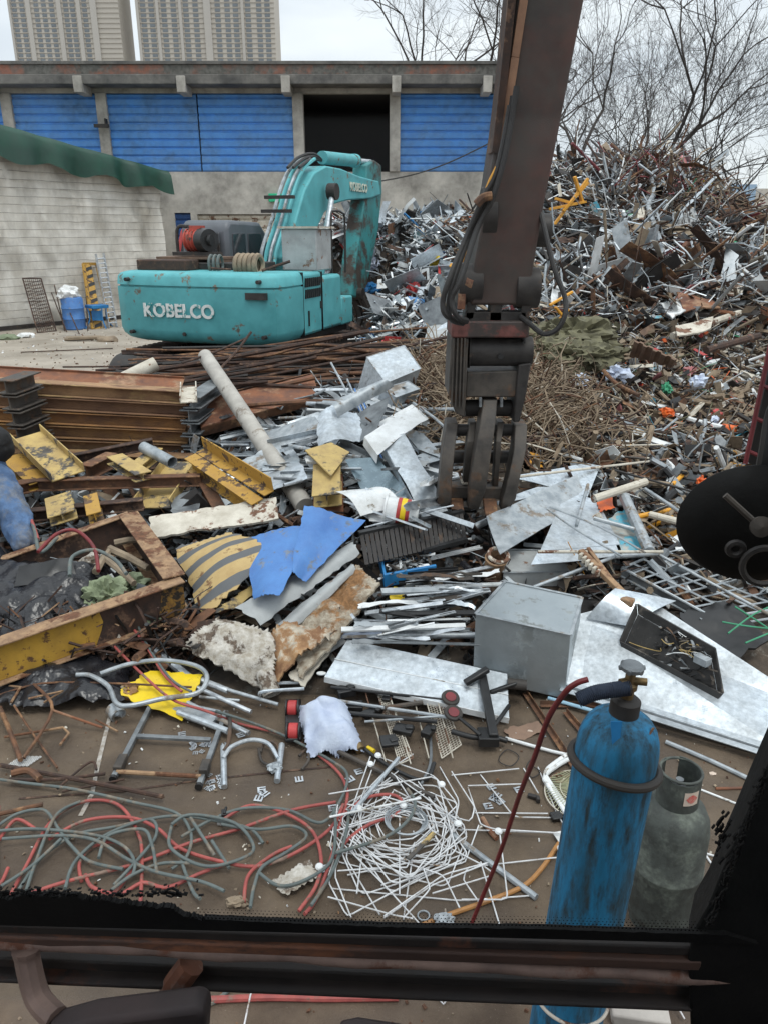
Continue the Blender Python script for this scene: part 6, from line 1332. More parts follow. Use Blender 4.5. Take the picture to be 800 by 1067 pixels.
# large sheets at right foreground
o = thing('steel_sheet', on(700, 700, 0), 'huge bright steel sheet lying on the yard behind the blue cylinder', 'sheet')
g = G(); c = [on(608, 636, .16), on(690, 612, .22), pt(822, 716, 4.5), pt(820, 782, 4.05)]; c = [on(585, 712, .10), on(602, 640, .22), on(672, 622, .30), on(835, 728, .16), on(835, 792, .05)]
g.plate([c[0], c[4], c[3], c[2], c[1]], UP * -.012); build(g, 'plate', 'galv', o)
g = G()
for a, b in ((c[0], c[4]),):
    g.seg(a - UP * .02, b - UP * .02, .012, .05); g.seg(a + V((-.02, -.045, -.01)), b + V((0, -.045, -.01)), .05, .008)
build(g, 'folded_edge', 'galv', o, bevel=.002)
g = G(); g.sheet([on(610, 644, .24), on(640, 614, .36), on(704, 626, .30), on(655, 654, .25)], 20, 16, .004, .03, 2, 4, 0, lambda u, w: .05 * math.sin(u * 3.1)); item(g, 'curved_sheet', 'galv', 'curved bright sheet lying on the huge steel sheet', 'sheet')
# dark plastic tray with wires
o = thing('appliance_tray', on(700, 700, .2), 'dirty black appliance tray with wires and parts lying on the huge steel sheet', 'tray')
P = [on(664, 640, .40), on(740, 684, .40), on(748, 728, .16), on(648, 676, .20)]; g = G(); ctr = sum(P, V()) / 4
g.plate([p - UP * .005 for p in P], UP * .006)
for i in range(4): a, b = P[i], P[(i + 1) % 4]; g.plate([a, b, b + UP * .06 + (b - ctr) * .06, a + UP * .06 + (a - ctr) * .06], UP.cross(b - a).normalized() * .012)
build(g, 'tray', M('dirty black plastic', (.045, .042, .04), (.022, .021, .02), .55, 0, 12, c3=(.16, .14, .12), c3a=.25, c3s=9), o, bevel=.005)
rq = random.Random(8); g = G()
for k in range(70):
    u, w = rq.uniform(.3, .95), rq.uniform(.1, .9); c = P[0].lerp(P[1], u).lerp(P[3].lerp(P[2], u), w) + UP * rq.uniform(.01, .07); strip(g, c, rq.uniform(.03, .12), .016, .004, rq, rq.choice([0, 1, 2, 2]), .6)
build(g, 'parts', ['galv2', 'steel_gr', 'black'], o, kind='stuff')
for k in range(9):
    g = G(); u, w = rq.uniform(.3, .8), rq.uniform(.2, .8); c = P[0].lerp(P[1], u).lerp(P[3].lerp(P[2], u), w) + UP * .08; q = [c]
    for i in range(4): q.append(q[-1] + V((rq.uniform(-.08, .06), rq.uniform(-.06, .06), rq.uniform(-.03, .035))))
    g.tube(smooth_path(q, 4), .003, 5); build(g, 'wire', 'yellow_pale' if k % 3 else 'white', o)
g = G(); g.box(P[1].lerp(P[2], .35) + V((-.08, 0, .08)), (.06, .09, .05), Matrix.Rotation(.6, 3, 'Z')); build(g, 'switch', 'galv2', o, bevel=.004)
# wire shelf
o = thing('wire_shelf', on(720, 610, .1), 'grey wire shelf lying in front of the round mirror', 'shelf')
W = [pt(650, 590, 5.45), pt(682, 572, 5.8), pt(830, 612, 5.6), pt(760, 658, 4.85)]; W = [pt(648, 592, 5.4), pt(690, 574, 5.75), pt(838, 630, 5.35), pt(745, 645, 4.98)]
for a, b in zip(W, W[1:] + W[:1]):
    g = G(); g.tube([a, b], .012, 8); g.tube([a - UP * .07, b - UP * .07], .01, 8); build(g, 'rail', 'galv2', o)
g = G(); g.plate([W[0] - UP * .005, W[3] - UP * .005, W[3] - UP * .065, W[0] - UP * .065], V((0, .006, 0))); build(g, 'side_plate', 'galv_dk', o)
for k in range(1, 9):
    g = G(); a, b = W[0].lerp(W[3], k / 9), W[1].lerp(W[2], k / 9); g.tube([a, b], .008, 6); build(g, 'bar', 'galv2', o)
for k in range(1, 4):
    g = G(); a, b = W[0].lerp(W[1], k / 4), W[3].lerp(W[2], k / 4); g.tube([a, b], .009, 6); build(g, 'bar', 'galv2', o)
S('rubber_sheet', [(705, 640), (760, 628), (800, 668), (745, 700)], 'black', 'black plastic frame lying below the wire shelf', 'plastic part', .08, .02, .05, 4, 2, 10, 10, .02)
for k, P in enumerate((((752, 648), (775, 652), (800, 655)), ((758, 660), (785, 640), (812, 628)), ((765, 632), (790, 648), (810, 662)), ((776, 670), (800, 660)))):
    g = G(); g.tube(smooth_path([on(x, y, .2) for x, y in P], 4), .006, 6); item(g, 'green_wire', 'green', 'thin green wire by the right edge below the wire shelf', 'wire', 'thin green wires at the right edge')
# pipes and boards right of the sheets
for k, (a, b, rd, mt, lb, lf) in enumerate([((650, 518), (676, 575), .045, 'galv2', 'thick grey tube standing beside the teal painted board', .3), ((618, 520), (672, 502), .035, 'cream', 'pale flat tube above the teal painted board', .35), ((618, 540), (662, 552), .018, 'galv2', 'thin grey tube crossing above the teal board', .3),
    ((640, 475), (672, 478), .012, 'steel_gr', 'small dark rod above the pale tube', .2), ((672, 510), (715, 538), .018, 'galv2', 'grey tube pointing at the mirror', .25), ((676, 536), (712, 545), .03, 'cream', 'cream stub of tube left of the mirror', .2), ((560, 575), (690, 575), .012, 'cream', 'pale rod over the flat grey box', .35),
    ((555, 612), (640, 580), .014, 'galv2', 'bent grey tube over the large steel box', .3), ((640, 580), (684, 577), .018, 'galv2', 'grey tube end beside the wooden rack', .3), ((684, 577), (800, 640), .012, 'galv2', 'long rod along the wire shelf', .2), ((600, 548), (612, 505), .014, 'galv2', 'thin upright edge strip by the teal board', .35),
    ((690, 545), (710, 520), .02, 'wood', 'orange timber piece behind the mirror', .15), ((655, 540), (705, 530), .022, 'yellow_f', 'orange timber lying between tubes', .15), ((660, 500), (700, 505), .02, 'wood', 'timber strip above the grey tube', .15), ((640, 490), (720, 512), .01, 'hose_bk', 'black cable crossing towards the mirror', .3), ((700, 505), (716, 490), .02, 'yellow_f', 'short orange stick above the mirror', .12),
    ((500, 688), (512, 740), .01, 'white_wire', 'thin white tube leaning before the large steel box', .1)]):
    g = G(); g.tube([on(*a, lf), on(*b, lf)], rd, 10); item(g, 'metal_tube', mt, lb, 'tube')
S('teal_board', [(625, 545), (650, 532), (672, 570), (652, 582)], 'teal_pl', 'board with flaking turquoise paint between the steel sheets and tubes', 'board', .2, .01, .02, 4, 3, 8, 8, .02)
o = thing('wooden_rack', on(630, 600, .2), 'tan slotted rail piece propped behind the large steel box', 'rail piece')
a, b = on(604, 574, .36), on(656, 626, .34); g = G(); g.seg(a, b, .05, .04); g.seg(a + V((.06, .03, 0)), b + V((-.05, .08, .02)), .03, .05); build(g, 'rail', 'rust_tan', o, bevel=.006)
for k in range(6):
    g = G(); c = a.lerp(b, .08 + k * .07); g.box(c + V((-.03, -.03, .0)), (.02, .05, .045), Matrix.Rotation(-.7, 3, 'Z')); build(g, 'tooth', 'cream', o, bevel=.002)
g = G(); g.box(b + V((-.03, -.03, .01)), (.09, .07, .05), Matrix.Rotation(-.6, 3, 'Z')); build(g, 'end_block', 'rust_tan', o, bevel=.01)
S('orange_scrap', [(622, 522), (636, 512), (640, 528), (625, 535)], 'orange', 'orange and red wrapper under the pale flat tube', 'wrapper', .25, .003, .05, 6, 3, 8, 8, .02)
S('white_scrap', [(700, 560), (712, 556), (716, 572), (704, 574)], 'white', 'small white card left below the mirror', 'card', .1, .003, .02, 6, 3, 4, 4, .01)

# ------------------------------------------------------------ worker at the left edge, bending
def skinbody(name, joints, edges, mt, parent, sub=2, root=0):
    me = bpy.data.meshes.new(name); o0 = wloc(parent); me.from_pydata([tuple(V(p) - o0) for p, _ in joints], edges, [])
    o = bpy.data.objects.new(name, me); COL.objects.link(o); o.parent = parent
    sk = o.modifiers.new('Skin', 'SKIN'); sk.use_smooth_shade = True; 
    if not me.skin_vertices: 
        bpy.context.view_layer.objects.active = o
    sv = me.skin_vertices[0].data if me.skin_vertices else None
    if sv is None:
        bpy.context.view_layer.update(); sv = me.skin_vertices[0].data
    for i, (_, rd) in enumerate(joints): sv[i].radius = (rd, rd) if not isinstance(rd, tuple) else rd
    sv[root].use_root = True
    s = o.modifiers.new('Sub', 'SUBSURF'); s.levels = sub; s.render_levels = sub
    if mt in ('denim', 'jacket'):
        tx = bpy.data.textures.new(name + ' folds', 'CLOUDS'); tx.noise_scale = .12; tx.noise_depth = 2
        s.levels = s.render_levels = 4; dm = o.modifiers.new('Folds', 'DISPLACE'); dm.texture = tx; dm.strength = .05; dm.texture_coords = 'LOCAL'
    for p_ in me.polygons: p_.use_smooth = True
    me.materials.append(m[mt]); return o
base = pt(26, 580, 6.35); base.z = hf(base.x, base.y)
pe = thing('person', base, 'person in a black jacket and blue jeans bending over at the left edge', 'person')
fR = base + V((.03, 0, .03)); kR = pt_raw(9, 522, 6.05); hipR = pt_raw(-16, 484, 6.4); hipL = hipR + V((-.28, .12, .0)); fL = base + V((-.55, .25, .03)); kL = fL + V((.02, -.08, .45)); pel = (hipR + hipL) / 2 + V((0, 0, .05))
chest = pel + V((.0, .25, .34)); chest = pel + V((.05, -.38, .22)); neck = chest + V((.02, -.2, .10)); headp = neck + V((.02, -.14, .05)); headt = headp + V((.01, -.1, .03))
shR = chest + V((.17, -.08, .05)); shL = chest + V((-.2, -.08, .05)); elR = shR + V((.0, -.12, -.27)); haR = elR + V((-.03, -.16, -.22)); elL = shL + V((-.03, -.12, -.27)); haL = elL + V((.05, -.16, -.22))
J = [(pel, .13), (chest, .14), (neck, .06), (headp, .085), (headt, .08), (shR, .06), (elR, .045), (haR, .032), (shL, .06), (elL, .045), (haL, .032), (hipR, .095), (kR, .062), (fR + UP * .06, .042), (fR + V((.02, -.16, .0)), .035), (hipL, .095), (kL, .062), (fL + UP * .06, .042), (fL + V((.02, -.16, 0)), .035)]
E = [(0, 1), (1, 2), (2, 3), (3, 4), (1, 5), (5, 6), (6, 7), (1, 8), (8, 9), (9, 10), (0, 11), (11, 12), (12, 13), (13, 14), (0, 15), (15, 16), (16, 17), (17, 18)]
skinbody('body', J, E, 'skin', pe)
skinbody('jeans', [(pel, .14), (hipR, .17), (kR, .15), (fR + UP * .10, .105), (hipL, .14), (kL, .11), (fL + UP * .08, .08)], [(0, 1), (1, 2), (2, 3), (0, 4), (4, 5), (5, 6)], 'denim', pe)
skinbody('jacket', [(pel + UP * .05, .165), (chest, .175), (neck + V((0, .04, -.02)), .08), (shR, .085), (elR, .07), (haR + UP * .04, .05), (shL, .085), (elL, .07), (haL + UP * .04, .05), (pt_raw(-8, 462, 6.35), .22), (pt_raw(-3, 478, 6.25), .16)], [(0, 1), (1, 2), (1, 3), (3, 4), (4, 5), (1, 6), (6, 7), (7, 8), (0, 9), (9, 10)], 'jacket', pe)
g = G(); g.lump(headp + V((0, -.04, .05)), (.09, .105, .09), 3, 3, .05, 2, ridge=.02, flat=False); build(g, 'hair', 'hair', pe)
for f in (fR, fL):
    g = G(); g.lump(f + V((.01, -.08, .01)), (.055, .14, .06), 4, 3, .08, 1, ridge=.0, flat=True); build(g, 'shoe', 'black', pe)
for h in (haR, haL):
    for k in range(4): 
        g = G(); a = h + V((-.025 + k * .016, -.02, -.03)); L1 = [.07, .08, .075, .06][k]; g.tube([a, a + V((0, -.02, -L1 * .5)), a + V((0, .0, -L1))], [.0095, .009, .007], 7); build(g, 'finger', 'skin', pe)
    g = G(); a = h + V((.03, -.01, -.01)); g.tube([a, a + V((.02, -.02, -.03)), a + V((.015, -.03, -.055))], [.011, .01, .008], 7); build(g, 'thumb', 'skin', pe)
# ------------------------------------------------------------ foreground yard
def gt(pxs, r, name, mt, label, cat, z=0.0, group=None, n=8, k=5, closed=False):
    P = [gp(x, y, 0) + UP * (z + r) for x, y in pxs]; g = G(); g.tube(smooth_path(P, k, closed) if len(P) > 2 and k > 1 else P, r, n, 0, closed); return item(g, name, mt, label, cat, group)
# white long panel and things on it
o = thing('long_metal_sheet', on(430, 705, 0), 'long bright white sheet metal panel lying in front of the strips', 'panel')
c = [on(338, 705, .12), on(362, 666, .16), on(528, 702, .14), on(530, 748, .06)]
g = G(); g.plate([c[0], c[3], c[2], c[1]], UP * -.012); build(g, 'sheet', 'galv', o, bevel=.002)
g = G(); a, b = c[0].lerp(c[1], .45), c[3].lerp(c[2], .5); g.seg(a + UP * .003, b + UP * .003, .008, .006); g.seg(c[0] - UP * .02, c[3] - UP * .02, .008, .04); build(g, 'folded_edge', 'white', o)
# mesh strips
for k, (q, lb) in enumerate((([(394, 725), (404, 722), (430, 790), (416, 796)], 'left of two narrow wire mesh strips, below the long white panel'), ([(440, 716), (456, 712), (480, 776), (460, 790)], 'right of two narrow wire mesh strips, beside the black trolley'))):
    o = thing('wire_mesh', gp(*q[3]), lb, 'wire mesh'); P = [on(x, y, .05) if i < 2 else gp(x, y, .03) for i, (x, y) in enumerate(q)]
    g = G()
    for a, b in zip(P, P[1:] + P[:1]): g.tube([a, b], .004, 5)
    build(g, 'border', 'cream', o); g = G()
    for i in range(1, 34): g.tube([P[0].lerp(P[3], i / 34), P[1].lerp(P[2], i / 34)], .0018, 4)
    for i in range(1, 7): g.tube([P[0].lerp(P[1], i / 7), P[3].lerp(P[2], i / 7)], .0018, 4)
    build(g, 'mesh', 'cream', o)
    for dx in (-14, 12):
        g = G(); g.tube([P[0] + V((dx / 801 * 4.6, .0, .02)), P[3] + V((dx / 801 * 4.3, 0, .0))], .004, 5); build(g, 'rod', 'cream', o)
# black trolley (folding pushchair frame with wheels)
o = thing('trolley', gp(500, 740), 'black folding trolley frame with small wheels and bent legs', 'trolley')
g = G(); g.seg(on(501, 700, .14), gp(514, 768, .1), .055, .04); build(g, 'spine', 'black', o, bevel=.008)
g = G(); a, b = on(484, 712, .16), on(508, 697, .2); g.seg(a, b, .045, .035); g.seg(on(510, 722, .12), on(538, 712, .16), .03, .03); build(g, 'arm', 'black', o, bevel=.008)
g = G(); a, b = on(528, 712, .14), on(548, 714, .14); g.tube([a, b], .035, 14); build(g, 'grip', 'rubber', o)
g = G(); g.tube(smooth_path([gp(470, 762, .08), gp(492, 768, .07), gp(512, 768, .07), gp(528, 772, .05)], 4), .018, 8); g.tube([gp(512, 760, .1), on(530, 735, .12)], .014, 8); g.tube([gp(500, 766, .1), gp(478, 748, .12)], .012, 8); g.box(gp(508, 768, .07), (.12, .12, .06)); build(g, 'leg', 'black', o, bevel=.006)
for x, y in ((469, 727), (472, 743)):
    g = G(); c = on(x, y, .12); ax = (.15, -.35, 1); g.torus(c, ax, .045, .014, 28, 8); wh = build(g, 'wheel', 'rubber', o); g = G(); g.lathe([(.0, -.012), (.034, -.012), (.036, 0), (.034, .014), (.0, .014)], c, ax, 20); build(g, 'hub', 'red_dk', wh)
for k, (a, b) in enumerate((((350, 730), (470, 748)), ((345, 716), (470, 730)), ((352, 742), (455, 752)), ((380, 752), (480, 745)), ((400, 738), (440, 732)))):
    g = G(); g.tube([on(*a, .1), on(*b, .1)], [.012, .010, .014, .008, .016][k], 8); item(g, 'trolley_tube', ['galv2', 'black', 'black', 'galv2', 'steel_gr'][k], ['grey tube reaching from the white bag to the trolley', 'upper black tube between white bag and trolley wheels', 'lower black tube between white bag and trolley wheels', 'thin tube under the trolley wheels', 'short dark tube between the mesh strips'][k], 'tube')
for k, P in enumerate((((352, 762), (400, 800), (440, 818), (452, 800)), ((340, 782), (390, 806), (430, 826), (452, 836)), ((448, 770), (448, 800), (438, 822)))):
    gt(P, [.012, .014, .009][k], 'dark_tube', ['black', 'steel_gr', 'galv_dk'][k], ['upper dark bent tube under the right mesh strip', 'lower dark bent tube from the white bag to the wire pile', 'thin bent tube hooking round the right mesh strip'][k], 'tube', .02)
for k, (x, y, w_, d_, h_) in enumerate(((370, 736, .1, .08, .04), (388, 742, .14, .06, .04), (403, 726, .09, .05, .02), (430, 722, .12, .06, .02), (420, 760, .12, .08, .03), (360, 720, .12, .09, .05), (446, 762, .1, .06, .04), (405, 772, .1, .1, .02))):
    g = G(); g.box(on(x, y, .07), (w_, d_, h_), Matrix.Rotation(k * .7, 3, 'Z')); g.box(on(x, y, .07) + V((w_ * .3, 0, h_ * .6)), (w_ * .4, d_ * .5, h_ * .5), Matrix.Rotation(k * .7 + .2, 3, 'Z'))
    item(g, 'black_part', 'black', ['black plastic part right of the white bag', 'long black part below the left mesh strip top', 'small black clip on the white panel left', 'black clip on the white panel between the mesh strips', 'black part between the two mesh strips', 'black socket plate with a round white disc below the felt', 'small black part left of the trolley foot', 'flat black part under the left mesh strip'][k], 'plastic part', bevel=.006)
g = G(); g.lathe([(0, 0), (.02, 0), (.02, .006), (0, .006)], on(335, 702, .17), UP, 20, sx=1.5); item(g, 'white_disc', 'white', 'small white disc on the black plate under the felt', 'disc')
# red reels, plastic bag
o = thing('red_reel', gp(308, 755), 'pair of red and black reels on a dark bracket left of the white bag', 'reel')
for x, y in ((305, 738), (306, 762)):
    c = gp(x, y, .08); g = G(); g.tube([c - V((.03, .0, .0)), c + V((.03, 0, 0))], .05, 20); w_ = build(g, 'reel', 'red', o, bevel=.008); g = G(); g.tube([c - V((.04, 0, 0)), c - V((.032, 0, 0))], .055, 20); g.tube([c + V((.032, 0, 0)), c + V((.04, 0, 0))], .055, 20); build(g, 'flange', 'black', w_)
g = G(); g.seg(gp(306, 730, .05), gp(306, 772, .05), .1, .03); build(g, 'bracket', 'black', o, bevel=.01)
g = G(); cs = [gp(310, 738, .05), gp(356, 728, .08), gp(380, 784, .02), gp(322, 790, .02)]
g.sheet(cs, 60, 60, .0015, .05, 5, 31, .01, lambda u, w: .15 * (math.sin(u * math.pi) * math.sin(w * math.pi)) ** .7 + .018 * math.sin(u * 13 + w * 4) * w, 0, .07)
item(g, 'plastic_bag', 'bag_w', 'pale blue white plastic bag full of scrap beside the red reels', 'bag')
g = G(); g.tube([on(368, 770, .05), on(376, 782, .03)], .03, 14); item(g, 'brass_fitting', 'brass', 'small brass fitting at the right foot of the white bag', 'fitting')
gt([(383, 784), (390, 788)], .014, 'yellow_clip', 'yellow_b', 'tiny yellow clip above the white wire pile', 'clip', .02)
# yellow sheet, grey loop, tubes
S('yellow_sheet', [(122, 722), (158, 697), (212, 704), (188, 752)], 'yellow_b', 'bright yellow torn sheet under the grey loop of pipe', 'sheet', [.06, .1, .08, .03], .004, .025, 4, 5, 16, 12, .012, None, .02)
P = [(80, 703), (95, 704), (113, 715), (122, 733), (138, 735), (170, 728), (206, 722), (216, 706), (205, 694), (170, 688), (135, 692), (105, 702)]
g = G(); g.tube(smooth_path([on(x, y, .15) for x, y in P], 6), .016, 10); item(g, 'pipe_loop', 'galv2', 'grey plastic pipe bent into a loop over the yellow sheet', 'pipe')
lst = [((203, 706), (238, 720), .022, 'alu'), ((205, 716), (262, 742), .016, 'alu'), ((215, 712), (290, 734), .012, 'galv'), ((186, 742), (238, 762), .02, 'galv'), ((196, 732), (258, 764), .014, 'alu'), ((165, 728), (230, 742), .012, 'galv2'), ((208, 726), (250, 730), .01, 'galv2'), ((226, 748), (260, 764), .016, 'galv2'), ((150, 668), (205, 712), .028, 'galv'), ((140, 655), (165, 680), .02, 'white')]
for k, (a, b, rd, mt) in enumerate(lst):
    p, q = on(*a, .06), on(*b, .05); g = G(); g.tube([p, q], rd, 10); item(g, 'aluminium_tube', mt, 'bright tube in the small heap right of the yellow sheet' if k < 8 else ['long bright gutter running from the frame down to the yellow sheet', 'white strip under the front beam of the steel frame'][k - 8], 'tube', 'bright tubes right of the yellow sheet' if k < 8 else None)
g = G(); g.seg(gp(185, 738, .04), gp(226, 752, .04), .09, .05); item(g, 'grille_block', 'galv2', 'ribbed grey block among the bright tubes', 'block', bevel=.004)
g = G(); g.pipe(gp(118, 738, .05), gp(124, 746, .03), .05, .008, 18); item(g, 'pipe_ring', 'galv2', 'short grey pipe ring left of the yellow sheet', 'pipe')
for k, (a, b, rd, lb) in enumerate((((280, 728), (320, 726), .012, 'upper grey hook bar reaching over the red reel'), ((276, 736), (318, 733), .012, 'lower grey hook bar reaching over the red reel'))):
    gt([(a[0] - 4, a[1] + 4), a, b], rd, 'hook_bar', 'galv', lb, 'bar', .1, k=3)
# metal bed frame like stand
o = thing('metal_stand', gp(170, 780), 'grey steel stand with two legs and two cross bars lying on the yard', 'stand')
for a, b in (((158, 735), (119, 810)), ((236, 742), (208, 818))):
    g = G(); p, q = gp(*a, .05), gp(*b, .03); g.seg(p, q, .03, .03); rl = build(g, 'leg', 'steel_gr' if 0 else 'galv_dk', o, bevel=.003); g = G(); g.tube([q, q + V((0, -.02, 0))], .022, 10); build(g, 'foot', 'black', rl)
g = G(); g.seg(gp(143, 767, .06), gp(220, 771, .06), .03, .02); build(g, 'cross_bar', 'galv_dk', o, bevel=.003)
g = G(); g.tube([gp(122, 804, .04), gp(210, 809, .04)], .013, 8); build(g, 'cross_bar', 'rust_tan', o)
g = G(); g.box(gp(126, 795, .05), (.05, .12, .04)); g.box(gp(214, 800, .05), (.05, .1, .05)); build(g, 'joint', 'steel_gr', o, bevel=.005)
g = G(); g.tube(smooth_path([gp(236, 742, .06), gp(240, 752, .08), gp(238, 775, .06), gp(232, 784, .03)], 4), .012, 8); build(g, 'hook', 'steel_gr', o)
# U shaped tube
o = thing('bent_tube', gp(262, 790), 'grey steel tube bent like a horseshoe with two straight legs', 'tube')
g = G(); g.tube(smooth_path([gp(233, 790, .04), gp(242, 778, .06), gp(262, 771, .07), gp(280, 775, .06), gp(290, 790, .04)], 6), .013, 10); build(g, 'arch', 'galv', o)
for a, b in (((233, 778), (234, 820)), ((294, 776), (289, 814))):
    g = G(); g.tube([gp(*a, .03), gp(*b, .02)], .018, 10); build(g, 'leg', 'galv', o)
for k, P in enumerate((((272, 788), (278, 776), (290, 782), (286, 800), (274, 798), (270, 784)), ((312, 792), (320, 785), (322, 796), (315, 806)))):
    gt(P, .008, 'dark_wire', 'steel_gr', ['knot of dark wire between the legs of the horseshoe tube', 'small rusty hook right of the horseshoe tube'][k], 'wire', .02)
g = G(); g.lump(gp(286, 800, .03), (.05, .04, .03), 9, 3, .4, 3, ridge=.5); item(g, 'small_motor', 'galv2', 'tiny grey part inside the dark wire knot', 'part')
# E laminations
def elam(px, py, a, s=.046, label='small E shaped steel lamination lying on the yard', n=1):
    for q in range(n):
        c = gp(px, py, .004 + q * .003) + V((rnd.uniform(-.012, .012) * (q > 0), rnd.uniform(-.012, .012) * (q > 0), 0)); c2, s2 = math.cos(a + q * .15), math.sin(a + q * .15)
        pts = [(0, 0), (1, 0), (1, .22), (.25, .22), (.25, .42), (1, .42), (1, .62), (.25, .62), (.25, .8), (1, .8), (1, 1), (0, 1)]
        g = G(); g.plate([c + V(((x - .5) * c2 - (y - .5) * s2, (x - .5) * s2 + (y - .5) * c2, 0)) * s for x, y in pts], UP * .0022); item(g, 'steel_lamination', 'alu', label, 'lamination', 'small E shaped laminations on the yard')
for px, py, a in ((273, 823, .2), (276, 827, .9), (270, 832, 1.4), (312, 812, 1.8), (190, 765, .3), (251, 766, .5), (236, 776, 2), (365, 812, 2.2), (374, 804, .4), (511, 820, .4), (514, 832, 1.0), (520, 835, 2.2), (508, 840, .2), (540, 823, .3), (517, 829, .9), (352, 846, 1), (347, 842, .2), (385, 858, .5), (470, 850, .7), (476, 858, 1.5), (462, 847, .3), (340, 905, .2)):
    elam(px, py, a)
for k in range(14): elam(206 + rnd.uniform(-8, 14), 777 + rnd.uniform(-6, 8), rnd.uniform(0, 6), .03, 'tiny lamination in the sprinkle beside the stand and horseshoe tube')
for k in range(12): elam(226 + rnd.uniform(-10, 12), 815 + rnd.uniform(-8, 8), rnd.uniform(0, 6), .03, 'tiny lamination in the sprinkle beside the stand and horseshoe tube')
# perforated strip at far left
g = G(); c = gp(22, 793, .01)
for i in range(5):
    for j in range(6):
        p = c + V(((j - 2.5) * .022 + i * .01, (i - 2) * .018, 0)); g.torus(p, UP, .008, .0022, 8, 4)
item(g, 'perforated_scrap', 'white', 'small white perforated lattice on the yard at the left', 'lattice')
# white wire racks pile
r = random.Random(77)
def wire(P, label='bent white wire in the big loose pile in the centre foreground', group='white wires of the foreground pile', rad=.0036, z=0.0, k=1, mt='white_wire', name='white_wire'):
    g = G(); Q = [gp(x, y, 0) + UP * (rad + z + r.uniform(0, .05)) for x, y in P]
    # round the bends a little
    out = [Q[0]]
    for a, b, c in zip(Q, Q[1:], Q[2:]): out += [b.lerp(a, min(.3, .03 / max(.03, (b - a).length))), b.lerp(b.lerp(a, .5).lerp(b.lerp(c, .5), .5), .1), b.lerp(c, min(.3, .03 / max(.03, (b - c).length)))]
    out.append(Q[-1]); g.tube(out, rad, 6); return item(g, name, mt, label, 'wire', group)
fixed = [[(386, 795), (341, 920), (362, 958), (404, 940), (447, 910)], [(392, 794), (348, 915), (366, 962)], [(358, 848), (420, 902), (462, 908), (478, 842), (458, 800)], [(362, 846), (470, 866), (598, 876)], [(430, 790), (400, 812), (368, 840), (352, 852)], [(395, 790), (452, 815), (476, 842), (468, 900)],
         [(345, 928), (480, 940), (560, 935)], [(342, 940), (410, 958), (430, 964)], [(416, 830), (416, 940)], [(400, 964), (462, 918), (510, 905), (450, 930), (400, 958)], [(402, 880), (380, 900), (424, 912), (432, 880), (420, 960)], [(372, 860), (440, 830), (478, 842), (410, 905), (352, 916)], [(360, 880), (462, 920), (478, 955)], [(440, 910), (448, 935), (420, 962)],
         [(470, 810), (540, 805)], [(470, 810), (494, 848), (490, 860), (400, 838)], [(500, 808), (535, 856), (585, 853)], [(487, 822), (545, 825)], [(487, 822), (500, 868), (514, 872), (595, 875)], [(494, 848), (570, 852)], [(498, 866), (484, 900), (470, 905), (440, 895)], [(520, 878), (528, 946), (480, 946)], [(500, 950), (482, 922), (486, 905), (580, 898), (584, 902)], [(500, 905), (520, 965)],
         [(560, 800), (580, 850), (594, 880)], [(545, 802), (560, 830)], [(344, 870), (400, 930), (440, 968)], [(380, 850), (360, 900), (396, 955)], [(404, 800), (380, 870), (372, 940)], [(436, 870), (500, 905), (515, 915), (450, 940)]]
for P in fixed: wire(P)
for k in range(13):
    cx, cy = 414 + r.uniform(-16, 16), 874 + r.uniform(-14, 14); a = R(r.choice([18, 32, -20, 60, 40]) + r.uniform(-8, 8)); w_, h_ = r.uniform(34, 66), r.uniform(26, 50); c_, s_ = math.cos(a), math.sin(a)
    P = [(cx + (x * w_ * c_ - y * h_ * s_), cy + (x * w_ * s_ + y * h_ * c_) * .82) for x, y in ((-1, -1), (1, -1), (1, 1), (-1, 1))]
    P = [(min(max(x, 343), 505), min(y, 960)) for x, y in P]; wire(P + [P[0]] if k % 3 else P, rad=r.choice([.0033, .0038]))
for k in range(6):
    cx, cy, ax, ay = 420 + r.uniform(-6, 6), 862 + r.uniform(-5, 5), 26 + k * 6, 18 + k * 5; a0 = r.uniform(0, 1)
    P = [(cx + ax * math.cos(q * math.pi / 3 + a0), cy + ay * math.sin(q * math.pi / 3 + a0)) for q in range(6)]; wire(P + [P[0]], 'hexagonal white wire ring around the fan ring in the wire pile', 'hexagonal white wire rings')
g = G(); c = gp(423, 857, .03)
for q in range(4): g.torus(c + UP * .006 * q, (0.05, .02, 1), .085 + .008 * q, .004, 32, 5)
item(g, 'ring_guard', 'galv2', 'round grey ring in the middle of the white wire pile', 'ring')
g = G(); g.seg(gp(425, 895, .07), gp(452, 868, .07), .022, .012); item(g, 'yellow_strip', 'yellow_pale', 'short pale yellow strip lying on the white wires', 'strip', bevel=.002)
for k, (x, y) in enumerate(((386, 796), (394, 787), (460, 817), (477, 858), (519, 866), (420, 839), (333, 903), (374, 842), (584, 884))):
    g = G(); g.lathe([(0, -.01), (.014, -.007), (.02, 0), (.014, .008), (0, .01)], gp(x, y, .05), (.1, -.3, 1), 16); item(g, 'round_stopper', 'white', ['white round cap highest left in the wire pile, lower of two', 'white round cap at the top of the wire pile beside the yellow clip', 'white cap at the right of the wire pile by the dark tube', 'white cap where the grey tube starts', 'white cap right of the wire pile near the dark red hose', 'white cap inside the grey ring', 'white cap left of the wire pile by the hoses', 'pale cap on the left flank of the wire pile', 'white cap beside the blue cylinder'][k], 'cap')
gt([(438, 842), (344, 862)], .006, 'white_tube', 'white', 'longer straight white tube at the left of the wire pile', 'tube', .06)
g = G(); g.tube([gp(415, 790, .06), gp(366, 848, .05)], .012, 8); item(g, 'flat_tube', 'galv', 'bright flat tube leaning over the upper left of the wire pile', 'tube')
gt([(470, 872), (558, 938)], .016, 'grey_tube', 'galv2', 'straight grey tube right of the wire pile', 'tube', .0)
